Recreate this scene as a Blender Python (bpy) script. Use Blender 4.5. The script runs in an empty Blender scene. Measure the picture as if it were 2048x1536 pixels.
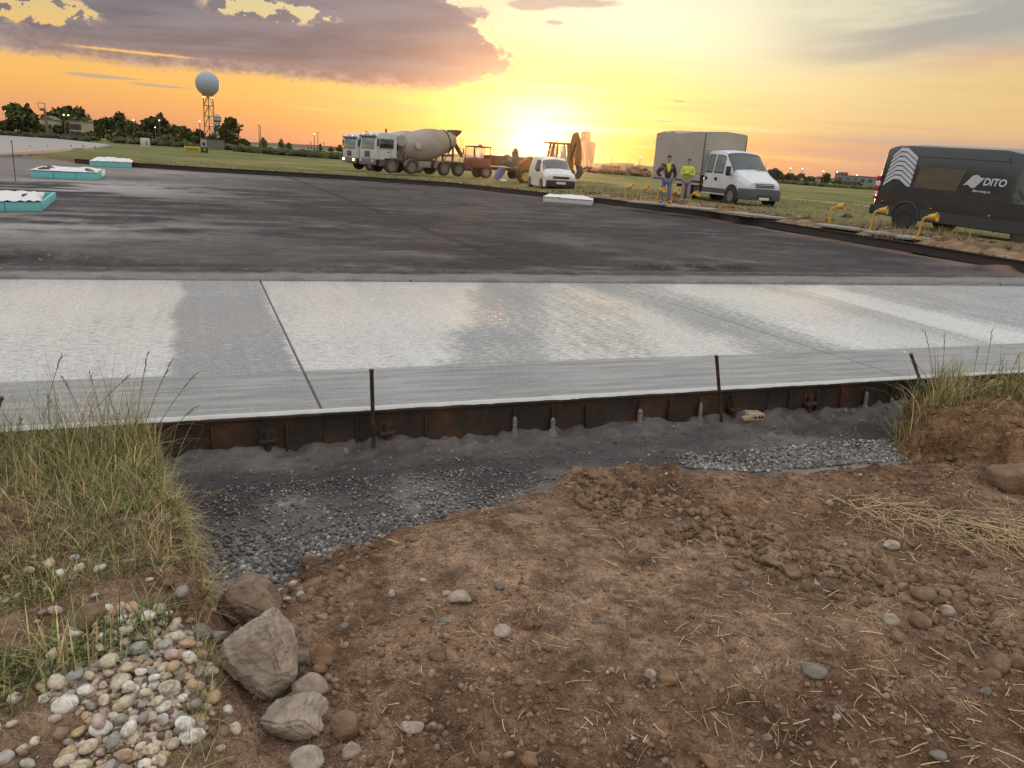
import bpy, bmesh, math, random
import numpy as np
from mathutils import Vector, Matrix, Euler
R_ = math.radians
random.seed(7); RNG = np.random.default_rng(11)
scn = bpy.context.scene
COL = scn.collection

# ------------------------------------------------------------------ camera
CAM_H, PITCH, ROLL, FPX = 1.65, 16.17, 3.67, 1547.0
def _cam_axes():
    p, r = R_(PITCH), R_(ROLL)
    F = Vector((0, math.cos(p), -math.sin(p))); R0 = Vector((1, 0, 0)); U0 = R0.cross(F)
    R = R0*math.cos(r) + U0*math.sin(r); U = -R0*math.sin(r) + U0*math.cos(r)
    return F, R, U
CF, CR, CU = _cam_axes()
cd = bpy.data.cameras.new('camera'); camo = bpy.data.objects.new('camera', cd); COL.objects.link(camo)
camo.matrix_world = Matrix(((CR.x, CU.x, -CF.x, 0), (CR.y, CU.y, -CF.y, 0), (CR.z, CU.z, -CF.z, CAM_H), (0, 0, 0, 1)))
cd.sensor_width = 36; cd.lens = 36*FPX/2048; cd.clip_start = 0.05; cd.clip_end = 20000
scn.camera = camo
def ray(px, py): return CF + CR*((px-1024)/FPX) - CU*((py-768)/FPX)
def at(px, py, z=0.0):
    d = ray(px, py); t = (z-CAM_H)/d.z; return Vector((0, 0, CAM_H)) + d*t
def atd(px, py, y):
    d = ray(px, py); return Vector((0, 0, CAM_H)) + d*(y/d.y)

# ------------------------------------------------------------------ colour management
scn.view_settings.view_transform = 'Standard'; scn.view_settings.look = 'None'
scn.view_settings.exposure = 0.0; scn.view_settings.gamma = 1.0
scn.render.engine = 'CYCLES'
scn.cycles.max_bounces = 6; scn.cycles.sample_clamp_indirect = 4.0
scn.cycles.use_denoising = True; scn.cycles.denoising_prefilter = 'NONE'; scn.cycles.denoising_quality = 'HIGH'

# ------------------------------------------------------------------ node helpers
class G:
    """small expression builder over a node tree"""
    def __init__(s, nt): s.nt = nt; s.n = nt.nodes; s.l = nt.links
    def _in(s, sock, v):
        if isinstance(v, X): v = v.s
        if isinstance(v, bpy.types.NodeSocket): s.l.new(v, sock)
        elif isinstance(v, (tuple, list)):
            v = tuple(v)
            sock.default_value = v + (1,) if len(v) == 3 and len(sock.default_value) == 4 else v
        else:
            try: sock.default_value = v
            except TypeError: sock.default_value = (v, v, v, 1)[:len(sock.default_value)]
    def m(s, op, *a, clamp=False):
        n = s.n.new('ShaderNodeMath'); n.operation = op; n.use_clamp = clamp
        for i, v in enumerate(a): s._in(n.inputs[i], v)
        return X(s, n.outputs[0])
    def noise(s, vec, scale=1, detail=4, rough=.55, dist=0.0, color=False):
        n = s.n.new('ShaderNodeTexNoise'); s._in(n.inputs['Vector'], vec)
        n.inputs['Scale'].default_value = scale; n.inputs['Detail'].default_value = detail
        n.inputs['Roughness'].default_value = rough; n.inputs['Distortion'].default_value = dist
        return X(s, n.outputs['Color' if color else 'Fac'])
    def voro(s, vec, scale, feat='F1', out='Distance', rnd=1.0):
        n = s.n.new('ShaderNodeTexVoronoi'); n.feature = feat; s._in(n.inputs['Vector'], vec)
        n.inputs['Scale'].default_value = scale; n.inputs['Randomness'].default_value = rnd
        return X(s, n.outputs[out])
    def mix(s, f, a, b, mode='MIX'):
        n = s.n.new('ShaderNodeMix'); n.data_type = 'RGBA'; n.blend_type = mode
        n.clamp_factor = True; s._in(n.inputs[0], f); s._in(n.inputs[6], a); s._in(n.inputs[7], b)
        return X(s, n.outputs[2])
    def step(s, v, a, b, lo=0., hi=1.):
        n = s.n.new('ShaderNodeMapRange'); n.interpolation_type = 'SMOOTHSTEP'
        s._in(n.inputs[0], v); s._in(n.inputs[1], a); s._in(n.inputs[2], b); s._in(n.inputs[3], lo); s._in(n.inputs[4], hi)
        return X(s, n.outputs[0])
    def ramp(s, f, stops, interp='LINEAR'):
        n = s.n.new('ShaderNodeValToRGB'); n.color_ramp.interpolation = interp
        e = n.color_ramp.elements
        while len(e) > 1: e.remove(e[-1])
        e[0].position = stops[0][0]; e[0].color = tuple(stops[0][1]) + (1,)
        for p, c in stops[1:]:
            k = e.new(p); k.color = tuple(c) + (1,)
        s._in(n.inputs[0], f); return X(s, n.outputs[0])
    def vec(s, x, y, z=0.0):
        n = s.n.new('ShaderNodeCombineXYZ')
        for i, v in enumerate((x, y, z)): s._in(n.inputs[i], v)
        return X(s, n.outputs[0])
    def sep(s, v):
        n = s.n.new('ShaderNodeSeparateXYZ'); s._in(n.inputs[0], v)
        return [X(s, o) for o in n.outputs]
    def mapv(s, v, scale=(1, 1, 1), rot=(0, 0, 0), loc=(0, 0, 0)):
        n = s.n.new('ShaderNodeMapping'); s._in(n.inputs['Vector'], v)
        n.inputs['Scale'].default_value = scale; n.inputs['Rotation'].default_value = rot; n.inputs['Location'].default_value = loc
        return X(s, n.outputs[0])
    def pos(s): return X(s, s.n.new('ShaderNodeNewGeometry').outputs['Position'])
    def obj(s): return X(s, s.n.new('ShaderNodeTexCoord').outputs['Object'])
    def attr(s, name='Col'):
        n = s.n.new('ShaderNodeAttribute'); n.attribute_name = name; return X(s, n.outputs['Color'])
    def rnd(s): return X(s, s.n.new('ShaderNodeObjectInfo').outputs['Random'])
class X:
    def __init__(s, g, so): s.g = g; s.s = so
    def __add__(s, o): return s.g.m('ADD', s, o)
    __radd__ = __add__
    def __sub__(s, o): return s.g.m('SUBTRACT', s, o)
    def __rsub__(s, o): return s.g.m('SUBTRACT', o, s)
    def __mul__(s, o): return s.g.m('MULTIPLY', s, o)
    __rmul__ = __mul__
    def __truediv__(s, o): return s.g.m('DIVIDE', s, o)

# ------------------------------------------------------------------ sun and sky
_sd = ray(1080, 290).normalized()
SUN_AZ = math.degrees(math.atan2(_sd.x, _sd.y)); SUN_EL = math.degrees(math.asin(_sd.z))
sl = bpy.data.lights.new('sun', 'SUN'); so = bpy.data.objects.new('sun', sl); COL.objects.link(so)
sl.energy = 2.6; sl.angle = R_(0.6); sl.color = (1.0, 0.50, 0.20)
so.rotation_euler = _sd.to_track_quat('Z', 'Y').to_euler()

world = bpy.data.worlds.new('World'); scn.world = world; world.use_nodes = True
def build_sky():
    nt = world.node_tree; nt.nodes.clear(); g = G(nt)
    d = X(g, nt.nodes.new('ShaderNodeTexCoord').outputs['Generated'])
    x, y, z = g.sep(d)
    el = g.m('ARCSINE', z)*57.2958; az = g.m('ARCTAN2', x, y)*57.2958
    base = g.ramp(g.m('DIVIDE', el, 30.0, clamp=True), [
        (0.0, (.66, .29, .20)), (.05, (.82, .38, .15)), (.11, (.92, .49, .12)), (.17, (.86, .51, .15)),
        (.25, (.70, .54, .24)), (.34, (.66, .60, .38)), (.45, (.70, .69, .55)), (.65, (1.0, 1.0, .93)), (1.0, (1.12, 1.13, 1.10))])
    # right of the sun the low air is pinker and greyer
    rt = g.step(az, 8, 26)
    base = g.mix(rt*g.step(el, 7, 1)*.75, base, (.52, .33, .26))
    base = g.mix(rt*g.step(el, 2.2, 3.6)*g.step(el, 7.5, 4.5)*.45, base, (.70, .56, .28))
    high = g.step(el, 25, 80)
    base = g.mix(high, base, (1.15, 1.17, 1.22))
    back = g.step(g.m('ABSOLUTE', az), 60, 150)
    base = g.mix(back*g.step(el, 45, 10), base, (.85, .80, .78))
    def gauss(a0, e0, A, B, p=1.0):
        u = (az-a0)/A; v = (el-e0)/B
        return g.m('EXPONENT', (u*u+v*v)*-1.0)
    def addc(c, f, col):
        n = nt.nodes.new('ShaderNodeVectorMath'); n.operation = 'SCALE'; n.inputs[0].default_value = col
        g._in(n.inputs[3], f)
        k = nt.nodes.new('ShaderNodeVectorMath'); k.operation = 'ADD'; g._in(k.inputs[0], c); nt.links.new(n.outputs[0], k.inputs[1])
        return X(g, k.outputs[0])
    base = g.mix(gauss(7, 8.8, 15, 5)*.95, base, (1.0, .96, .70))
    base = g.mix(gauss(1.5, 4.6, 12, 2.8)*.85, base, (1.0, .84, .17))
    base = g.mix(gauss(2, 1.0, 13, 1.7)*.9, base, (1.0, .52, .06))
    # thin level streaks of bright and dull air
    st = g.noise(g.vec(az*.045, el*1.1+az*.02, 3.0), 1.0, 4, .55)
    low = g.step(el, 9, 3)
    base = g.mix(g.step(st, .52, .68)*low*.30, base, (.60, .34, .27))
    base = g.mix(g.step(st, .47, .33)*low*gauss(3, 3, 16, 3)*.7, base, (1.0, .92, .45))
    base = g.mix(gauss(26, 2.6, 9, .35)*.55, base, (.42, .33, .32))
    base = g.mix(gauss(24, 1.7, 12, .25)*.35, base, (.45, .33, .34))
    # ---------- cloud bank on the left
    nz = g.noise(g.vec(az*.20, el*.42, 0.0), 1.0, 9, .60, .25)
    nf = g.noise(g.vec(az*.75, el*1.1, 7.0), 1.0, 8, .62)
    L = 4.05 + g.step(az, -7, -1.0)*1.35 - (nz-.5)*.8
    U = (az*-1.0-1.2)*.95 + 6.4 + (nz-.5)*7.5 + (nf-.5)*3.2
    U = g.m('MINIMUM', U, 12.5 + (nz-.5)*8)
    lo = (el-L)/.45; hi = (U-el)/.55
    m = g.m('MINIMUM', lo, hi)
    m = m - (gauss(-31.0, 6.9, 3.4, .9)*18 + gauss(-17.5, 8.2, 5.0, .75)*17)*g.step(nf*.7+nz*.3, .36, .58) - gauss(-25.5, 4.95, 4.5, .10)*(nf*4.4)
    m = m - gauss(-28, 6.0, 12, .12)*0
    m = m + (nf-.5)*5.2*g.step(el, 4.2, 5.8) + (nf-.5)*1.2 + (g.noise(g.vec(az*2.6, el*4.0, 9.0), 1.0, 5, .6)-.5)*1.6
    m = m * g.step(az, 3, -1)
    bank = g.step(m, -.1, 1.25)*g.step(az, 1.5, -.5)
    tex = g.noise(g.vec(az*.10, el*.9-az*.05, 2.0), 1.0, 6, .55)
    cc = g.mix(g.step(tex, .35, .68), (.115, .102, .150), (.225, .19, .235))
    cc = g.mix(g.step(el, 6.0, 10)*.5, cc, (.21, .22, .28))
    cc = g.mix(g.step(el, 5.9, 4.3)*g.step(tex, .62, .40)*.55, cc, (.46, .23, .18))
    cc = g.mix(g.step(nf, .40, .70)*g.step(m, 3.4, .6)*.75, cc, (.66, .46, .37))
    cc = g.mix(gauss(-3.5, 6, 4, 2)*.30, cc, (.70, .45, .36))
    c = g.mix(bank*.97, base, cc)
    # ---------- wisps upper right
    wn = g.noise(g.vec(az*.07+el*.05, el*.45-az*.06, 5.0), 1.0, 7, .55, .3)
    we = el - (6.3 - g.step(az, 17, 30)*.25 + (wn-.5)*1.2)
    wisp = g.step(we, 0, 1.3)*g.step(az, 12, 25)*g.step(wn, .26, .50)*g.step(el, 16, 12)
    wc = g.mix(g.step(wn, .40, .58), (.50, .49, .44), (.33, .335, .345))
    wc = g.mix(gauss(30, 7.0, 7, 1.1)*.85, wc, (.84, .48, .24))
    c = g.mix(wisp*.85, c, wc)
    # ---------- small cloudlets
    s = None
    for a0, e0, A, B in ((-4.1, 9.3, 1.0, .42), (1.3, 9.0, .8, .16), (2.6, 10.3, 3.4, .38), (-.6, 9.9, 1.6, .3), (5.6, 4.05, .9, .08),
                         (6.4, 3.8, .7, .06), (9.4, 3.15, .8, .05), (10.2, 4.5, .5, .07), (-27.5, 3.35, 2.6, .13), (-24.5, 3.1, 2.2, .10),
                         (-5.8, 10.4, 1.6, .35)):
        q = gauss(a0, e0, A, B); s = q if s is None else s + q
    s = s*1.35 + (nf-.5)*1.1
    c = g.mix(g.step(s, .45, .95)*.75, c, (.42, .34, .33))
    # ---------- glow round the sun
    c = addc(c, gauss(SUN_AZ, SUN_EL+.2, 3.2, 1.7), (.5, .32, .06))
    c = addc(c, gauss(SUN_AZ-.1, SUN_EL+.1, 1.25, .70), (2.6, 2.2, 1.0))
    c = addc(c, gauss(SUN_AZ, SUN_EL, .38, .38), (9, 7, 3.5))
    c = g.mix(g.step(el, 0.0, -2.0), c, (.20, .17, .14))
    # physical sky as a weak addition to the painted dusk air
    sky = nt.nodes.new('ShaderNodeTexSky'); sky.sky_type = 'NISHITA'; sky.sun_disc = False
    sky.sun_elevation = R_(SUN_EL); sky.sun_rotation = R_(SUN_AZ)
    b1 = nt.nodes.new('ShaderNodeBackground'); g._in(b1.inputs[0], c); b1.inputs[1].default_value = 1.0
    b2 = nt.nodes.new('ShaderNodeBackground'); nt.links.new(sky.outputs[0], b2.inputs[0]); b2.inputs[1].default_value = .02
    ad = nt.nodes.new('ShaderNodeAddShader'); nt.links.new(b1.outputs[0], ad.inputs[0]); nt.links.new(b2.outputs[0], ad.inputs[1])
    o = nt.nodes.new('ShaderNodeOutputWorld'); nt.links.new(ad.outputs[0], o.inputs[0])
    world.cycles.sampling_method = 'MANUAL'; world.cycles.sample_map_resolution = 2048
build_sky()

# ------------------------------------------------------------------ materials
MATS = {}
def material(name, fn):
    if name in MATS: return MATS[name]
    m = bpy.data.materials.new(name); m.use_nodes = True; nt = m.node_tree
    b = nt.nodes['Principled BSDF']; g = G(nt); fn(g, b); MATS[name] = m; return m
def setp(g, b, **k):
    for n, v in k.items():
        g._in(b.inputs[{'color': 'Base Color', 'rough': 'Roughness', 'metal': 'Metallic', 'spec': 'Specular IOR Level', 'trans': 'Transmission Weight',
                        'normal': 'Normal', 'ecol': 'Emission Color', 'estr': 'Emission Strength', 'coat': 'Coat Weight', 'alpha': 'Alpha', 'sub': 'Subsurface Weight'}[n]], v)
def bump(g, h, dist=.01, strength=1.0, normal=None):
    n = g.n.new('ShaderNodeBump'); g._in(n.inputs['Height'], h); n.inputs['Distance'].default_value = dist; n.inputs['Strength'].default_value = strength
    if normal is not None: g._in(n.inputs['Normal'], normal)
    return X(g, n.outputs[0])
def paint(name, col, rough=.45, dirt=.25, metal=0, dirtcol=(.16, .12, .085), scale=2.2, spec=.5):
    """painted, dusty surface; dust gathers in its own blotches"""
    def f(g, b):
        p = g.obj(); n = g.noise(p, scale, 6, .6); n2 = g.noise(p, scale*9, 3, .6)
        k = g.step(n, .38, .72)*dirt + g.step(n2, .5, .8)*dirt*.4
        setp(g, b, color=g.mix(k, col, dirtcol), rough=k*.5+rough, metal=metal, spec=spec, normal=bump(g, n2, .002, .4))
    return material(name, f)
def plain(name, col, rough=.6, metal=0, **k):
    def f(g, b):
        n = g.noise(g.obj(), 6, 4, .6)
        setp(g, b, color=g.mix(n, tuple(c*.8 for c in col), tuple(min(1, c*1.15) for c in col)), rough=rough, metal=metal, **k)
    return material(name, f)
def emit(name, col, s):
    def f(g, b): setp(g, b, color=(0.1, .1, .1), ecol=col, estr=s)
    return material(name, f)
def attrmat(name, rough=.9, spec=.2, nscale=60, amt=.35, bmp=.0, sub=0):
    def f(g, b):
        n = g.noise(g.pos(), nscale, 4, .6)
        c = g.mix(1.0, g.attr(), g.mix(n, (1-amt,)*3, (1+amt,)*3), 'MULTIPLY')
        setp(g, b, color=c, rough=rough, spec=spec)
        if bmp: setp(g, b, normal=bump(g, n, bmp, 1))
    return material(name, f)

# ------------------------------------------------------------------ numpy noise
def _h(ix, iy, s):
    n = (ix.astype(np.int64)*374761393 + iy.astype(np.int64)*668265263 + s*1442695041) & 0x7fffffff
    n = ((n ^ (n >> 13))*1274126177) & 0x7fffffff
    return ((n ^ (n >> 16)) & 0xffff)/65535.0
def vnoise(x, y, s=0):
    x = np.asarray(x, float); y = np.asarray(y, float)
    ix = np.floor(x); iy = np.floor(y); fx = x-ix; fy = y-iy
    fx = fx*fx*(3-2*fx); fy = fy*fy*(3-2*fy)
    a = _h(ix, iy, s); b = _h(ix+1, iy, s); c = _h(ix, iy+1, s); d = _h(ix+1, iy+1, s)
    return (a*(1-fx)+b*fx)*(1-fy) + (c*(1-fx)+d*fx)*fy
def fbm(x, y, sc=1., o=4, s=0, g=.5):
    t = 0; a = 1; n = 0
    c, si = math.cos(.6), math.sin(.6)
    x = np.asarray(x, float)*sc; y = np.asarray(y, float)*sc
    for i in range(o):
        t = t + a*vnoise(x, y, s+i*17); n += a; a *= g
        x, y = (x*c-y*si)*2.03+3.1, (x*si+y*c)*2.03-1.7
    return t/n
def sst(v, a, b):
    t = np.clip((v-a)/(b-a), 0, 1); return t*t*(3-2*t)
def sdf(poly, X_, Y_):
    """signed distance, positive inside"""
    P = np.array([(p[0], p[1]) for p in poly]); n = len(P)
    X_ = np.asarray(X_, float); Y_ = np.asarray(Y_, float)
    d = np.full(X_.shape, 1e9); ins = np.zeros(X_.shape, bool)
    for i in range(n):
        ax, ay = P[i]; bx, by = P[(i+1) % n]; ex, ey = bx-ax, by-ay
        t = np.clip(((X_-ax)*ex+(Y_-ay)*ey)/(ex*ex+ey*ey+1e-12), 0, 1)
        d = np.minimum(d, np.hypot(X_-ax-t*ex, Y_-ay-t*ey))
        cnd = ((ay > Y_) != (by > Y_)) & (X_ < (bx-ax)*(Y_-ay)/((by-ay) if by != ay else 1e-12)+ax)
        ins ^= cnd
    return np.where(ins, d, -d)

# ------------------------------------------------------------------ object helpers
def tag(o, label=None, cat=None, group=None, kind=None):
    if label: o['label'] = label
    if cat: o['category'] = cat
    if group: o['group'] = group
    if kind: o['kind'] = kind
    return o
def thing(name, label, cat, loc=(0, 0, 0), rz=0, group=None, rot=None):
    o = bpy.data.objects.new(name, None); COL.objects.link(o); o.empty_display_size = .2
    o.location = loc; o.rotation_euler = rot if rot else (0, 0, rz)
    return tag(o, label, cat, group)
def npmesh(name, V, F, mat, col=None, smooth=True, parent=None):
    """V (n,3); F (m,k) array or list of arrays of equal length rows"""
    me = bpy.data.meshes.new(name); V = np.asarray(V, np.float32)
    Fs = F if isinstance(F, list) else [F]
    Fs = [np.asarray(f, np.int32) for f in Fs if len(f)]
    me.vertices.add(len(V)); me.vertices.foreach_set('co', V.ravel())
    nl = sum(f.size for f in Fs); npoly = sum(len(f) for f in Fs)
    me.loops.add(nl); me.loops.foreach_set('vertex_index', np.concatenate([f.ravel() for f in Fs]))
    me.polygons.add(npoly); st = []; k = 0
    for f in Fs:
        st.append(k+np.arange(len(f))*f.shape[1]); k += f.size
    me.polygons.foreach_set('loop_start', np.concatenate(st))
    me.update(calc_edges=True); me.validate()
    if smooth: me.polygons.foreach_set('use_smooth', np.ones(len(me.polygons), bool))
    if col is not None:
        a = me.color_attributes.new('Col', 'FLOAT_COLOR', 'POINT'); c = np.ones((len(V), 4), np.float32); c[:, :3] = col
        a.data.foreach_set('color', c.ravel())
    if mat: me.materials.append(mat)
    o = bpy.data.objects.new(name, me); COL.objects.link(o)
    if parent: o.parent = parent
    return o
def grid_faces(nx, ny):
    i = np.arange(nx*ny).reshape(ny, nx)
    return np.stack([i[:-1, :-1].ravel(), i[:-1, 1:].ravel(), i[1:, 1:].ravel(), i[1:, :-1].ravel()], 1)
def ico(sub=1):
    bm = bmesh.new(); bmesh.ops.create_icosphere(bm, subdivisions=sub, radius=1)
    V = np.array([v.co[:] for v in bm.verts]); F = np.array([[v.index for v in f.verts] for f in bm.faces]); bm.free(); return V, F
def rotm(rx, ry, rz):
    cx, sx, cy, sy, cz, sz = np.cos(rx), np.sin(rx), np.cos(ry), np.sin(ry), np.cos(rz), np.sin(rz)
    M = np.empty((len(rx), 3, 3))
    M[:, 0, 0] = cz*cy; M[:, 0, 1] = cz*sy*sx-sz*cx; M[:, 0, 2] = cz*sy*cx+sz*sx
    M[:, 1, 0] = sz*cy; M[:, 1, 1] = sz*sy*sx+cz*cx; M[:, 1, 2] = sz*sy*cx-cz*sx
    M[:, 2, 0] = -sy; M[:, 2, 1] = cy*sx; M[:, 2, 2] = cy*cx
    return M
def lumps(name, P, S, col, mat, sub=1, squash=(.55, 1.), rough=.28, seed=0, nvar=6):
    """many lumpy stones as one mesh. P (n,3) centres, S (n,) radius, col (n,3)"""
    r = np.random.default_rng(seed); V0, F0 = ico(sub); n = len(P)
    base = [V0*(1+rough*(r.random((len(V0), 1))-.5)*2*.6)*(r.random((1, 3))*.5+.7) for _ in range(nvar)]
    idx = r.integers(0, nvar, n); T = np.stack(base)[idx]
    T = T*S[:, None, None]; T = np.einsum('nij,nkj->nki', rotm(r.random(n)*6.3, r.random(n)*.7, r.random(n)*6.3), T)
    T[:, :, 2] *= (squash[0]+(squash[1]-squash[0])*r.random(n))[:, None]
    T += P[:, None, :]
    F = (F0[None]+(np.arange(n)*len(V0))[:, None, None]).reshape(-1, 3)
    return npmesh(name, T.reshape(-1, 3), F, mat, np.repeat(col, len(V0), 0), smooth=sub > 1 or False)
def blades(name, P, H, W, az, lean, curl, col, mat, seg=4, tipcol=None, seed=0):
    """curved tapering blades as one mesh; lean/curl in radians"""
    n = len(P); P = np.asarray(P, float); W = np.broadcast_to(np.asarray(W, float), (n,)); H = np.broadcast_to(np.asarray(H, float), (n,)); V = np.zeros((n, (seg+1)*2, 3)); x = np.zeros(n); z = np.zeros(n); a = np.array(lean, float)
    side = np.stack([-np.sin(az), np.cos(az), np.zeros(n)], 1); fw = np.stack([np.cos(az), np.sin(az), np.zeros(n)], 1)
    C = np.zeros((n, (seg+1)*2, 3))
    for i in range(seg+1):
        t = i/seg; w = W*(1-t**1.6)*.5+W*.04
        c = P+fw*x[:, None]; c[:, 2] += z
        V[:, 2*i] = c-side*w[:, None]; V[:, 2*i+1] = c+side*w[:, None]
        cc = col if tipcol is None else col*(1-t*t)+tipcol*t*t
        C[:, 2*i] = cc; C[:, 2*i+1] = cc
        x += np.sin(a)*H/seg; z += np.cos(a)*H/seg; a = a+curl/seg
    f0 = np.array([[2*i, 2*i+1, 2*i+3, 2*i+2] for i in range(seg)])
    F = (f0[None]+(np.arange(n)*(seg+1)*2)[:, None, None]).reshape(-1, 4)
    return npmesh(name, V.reshape(-1, 3), F, mat, C.reshape(-1, 3))

class MB:
    """collects simple solids and links them as one mesh object"""
    def __init__(s): s.V = []; s.F = []
    def add(s, V, F):
        k = len(s.V); s.V += [tuple(v) for v in V]; s.F += [tuple(i+k for i in f) for f in F]; return s
    def box(s, c, d, rot=None, M=None):
        hx, hy, hz = d[0]/2, d[1]/2, d[2]/2
        V = [Vector((x, y, z)) for x in (-hx, hx) for y in (-hy, hy) for z in (-hz, hz)]
        if rot: V = [Euler(rot).to_matrix() @ v for v in V]
        V = [v+Vector(c) for v in V]
        return s.add(V, [(0, 1, 3, 2), (4, 6, 7, 5), (0, 4, 5, 1), (2, 3, 7, 6), (0, 2, 6, 4), (1, 5, 7, 3)])
    def prism(s, poly, y0, y1, axis='y'):
        n = len(poly)
        def mk(a, b, y): return {'y': (a, y, b), 'x': (y, a, b), 'z': (a, b, y)}[axis]
        V = [mk(a, b, y0) for a, b in poly]+[mk(a, b, y1) for a, b in poly]
        return s.add(V, [tuple(range(n-1, -1, -1)), tuple(range(n, 2*n))]+[(i, (i+1) % n, (i+1) % n+n, i+n) for i in range(n)])
    def tube(s, pts, r, n=8, caps=True):
        pts = [Vector(p) for p in pts]; rr = r if isinstance(r, (list, tuple)) else [r]*len(pts); V = []; up = None
        for i, p in enumerate(pts):
            t = (pts[min(i+1, len(pts)-1)]-pts[max(i-1, 0)]).normalized()
            a = (t.cross(Vector((0, 0, 1))) if abs(t.z) < .95 else t.cross(Vector((1, 0, 0)))).normalized()
            if up is not None:
                a2 = (up-t*up.dot(t)); a = a2.normalized() if a2.length > .1 else a
            up = a; b = t.cross(a)
            V += [p+(a*math.cos(6.2832*k/n)+b*math.sin(6.2832*k/n))*rr[i] for k in range(n)]
        F = [(i*n+k, i*n+(k+1) % n, (i+1)*n+(k+1) % n, (i+1)*n+k) for i in range(len(pts)-1) for k in range(n)]
        if caps: F += [tuple(range(n-1, -1, -1)), tuple((len(pts)-1)*n+k for k in range(n))]
        return s.add(V, F)
    def lathe(s, prof, o=(0, 0, 0), ax=(0, 0, 1), n=24, caps=True):
        """prof: (distance along axis, radius)"""
        t = Vector(ax).normalized(); a = (t.cross(Vector((0, 0, 1))) if abs(t.z) < .95 else Vector((1, 0, 0))).normalized(); b = t.cross(a); o = Vector(o)
        V = [o+t*d+(a*math.cos(6.2832*k/n)+b*math.sin(6.2832*k/n))*r for d, r in prof for k in range(n)]
        F = [(i*n+k, i*n+(k+1) % n, (i+1)*n+(k+1) % n, (i+1)*n+k) for i in range(len(prof)-1) for k in range(n)]
        if caps: F += [tuple(range(n-1, -1, -1)), tuple((len(prof)-1)*n+k for k in range(n))]
        return s.add(V, F)
    def loft(s, rings, closed=False, caps=True):
        n = len(rings[0]); V = [v for r in rings for v in r]
        e = n if closed else n-1
        F = [(i*n+k, i*n+(k+1) % n, (i+1)*n+(k+1) % n, (i+1)*n+k) for i in range(len(rings)-1) for k in range(e)]
        if caps: F += [tuple(range(n-1, -1, -1)), tuple((len(rings)-1)*n+k for k in range(n))]
        return s.add(V, F)
    def build(s, name, mat, parent=None, bev=0, seg=2, ang=35, smooth=True):
        me = bpy.data.meshes.new(name); me.from_pydata(s.V, [], s.F); me.update()
        bm = bmesh.new(); bm.from_mesh(me); bmesh.ops.recalc_face_normals(bm, faces=bm.faces)
        if bev:
            es = [e for e in bm.edges if len(e.link_faces) == 2 and e.calc_face_angle(0) > R_(40)]
            bmesh.ops.bevel(bm, geom=es, offset=bev, segments=seg, affect='EDGES', profile=.5, clamp_overlap=True)
        for e in bm.edges:
            if len(e.link_faces) == 2 and e.calc_face_angle(0) > R_(ang): e.smooth = False
        if smooth:
            for f in bm.faces: f.smooth = True
        bm.to_mesh(me); bm.free()
        if mat: me.materials.append(mat)
        o = bpy.data.objects.new(name, me); COL.objects.link(o)
        if parent: o.parent = parent
        return o
def copy_tree(o, parent=None):
    c = o.copy(); COL.objects.link(c)
    if parent: c.parent = parent
    for ch in list(o.children): copy_tree(ch, c)
    return c
# ------------------------------------------------------------------ the ground
U2 = Vector((.9264, .3766, 0)); V2 = Vector((-.3766, .9264, 0))           # along / across the fresh slab
SL_Z = .25
def uv(u, v, z=0.): return Vector((U2.x*u+V2.x*v, U2.y*u+V2.y*v, z))
def to_uv(x, y): return U2.x*x+U2.y*y, V2.x*x+V2.y*y
FORM_V = 4.145
SOIL_EDGE = [(-1.10, 2.62), (-1.02, 2.66), (-.9, 2.81), (-.81, 2.95), (-.6, 3.15), (-.36, 3.42), (.02, 3.76), (.38, 4.08), (1.03, 4.2), (1.53, 4.23), (2.0, 4.45), (2.55, 4.62)]
BANK_L = [(-7, .2), (-.30, .2), (-.46, 1.2), (-.60, 1.6), (-.80, 2.03), (-.97, 2.29), (-1.05, 2.5), (-1.31, 2.93), (-1.60, 3.36), (-4.4, 2.28), (-7, 1.3)]
BANK_R = [(2.42, 4.52), (2.62, 5.08), (3.4, 5.5), (12, 8.9), (12, 3.0), (4.5, 3.6), (2.95, 4.05)]
FAR_FORM = [(-24.03, 42.5), (-17.08, 42.3), (-10.19, 43.9), (-4.05, 43.3), (.76, 38.0), (3.38, 35.3), (6.76, 30.3), (9.86, 20.1), (10.85, 16.2), (13.6, 11.0)]
BASE_POLY = FAR_FORM + [(16, 9.5), (10, 6.3)] + [tuple(uv(3.6, 3.6).xy)] + [(2.75, 4.85)] + SOIL_EDGE[::-1] + [(-1.08, 2.45), (-1.7, 3.2), (-4.6, 2.2), (-9, .5), (-70, -20), (-70, 40), (-36, 56)]

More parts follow.
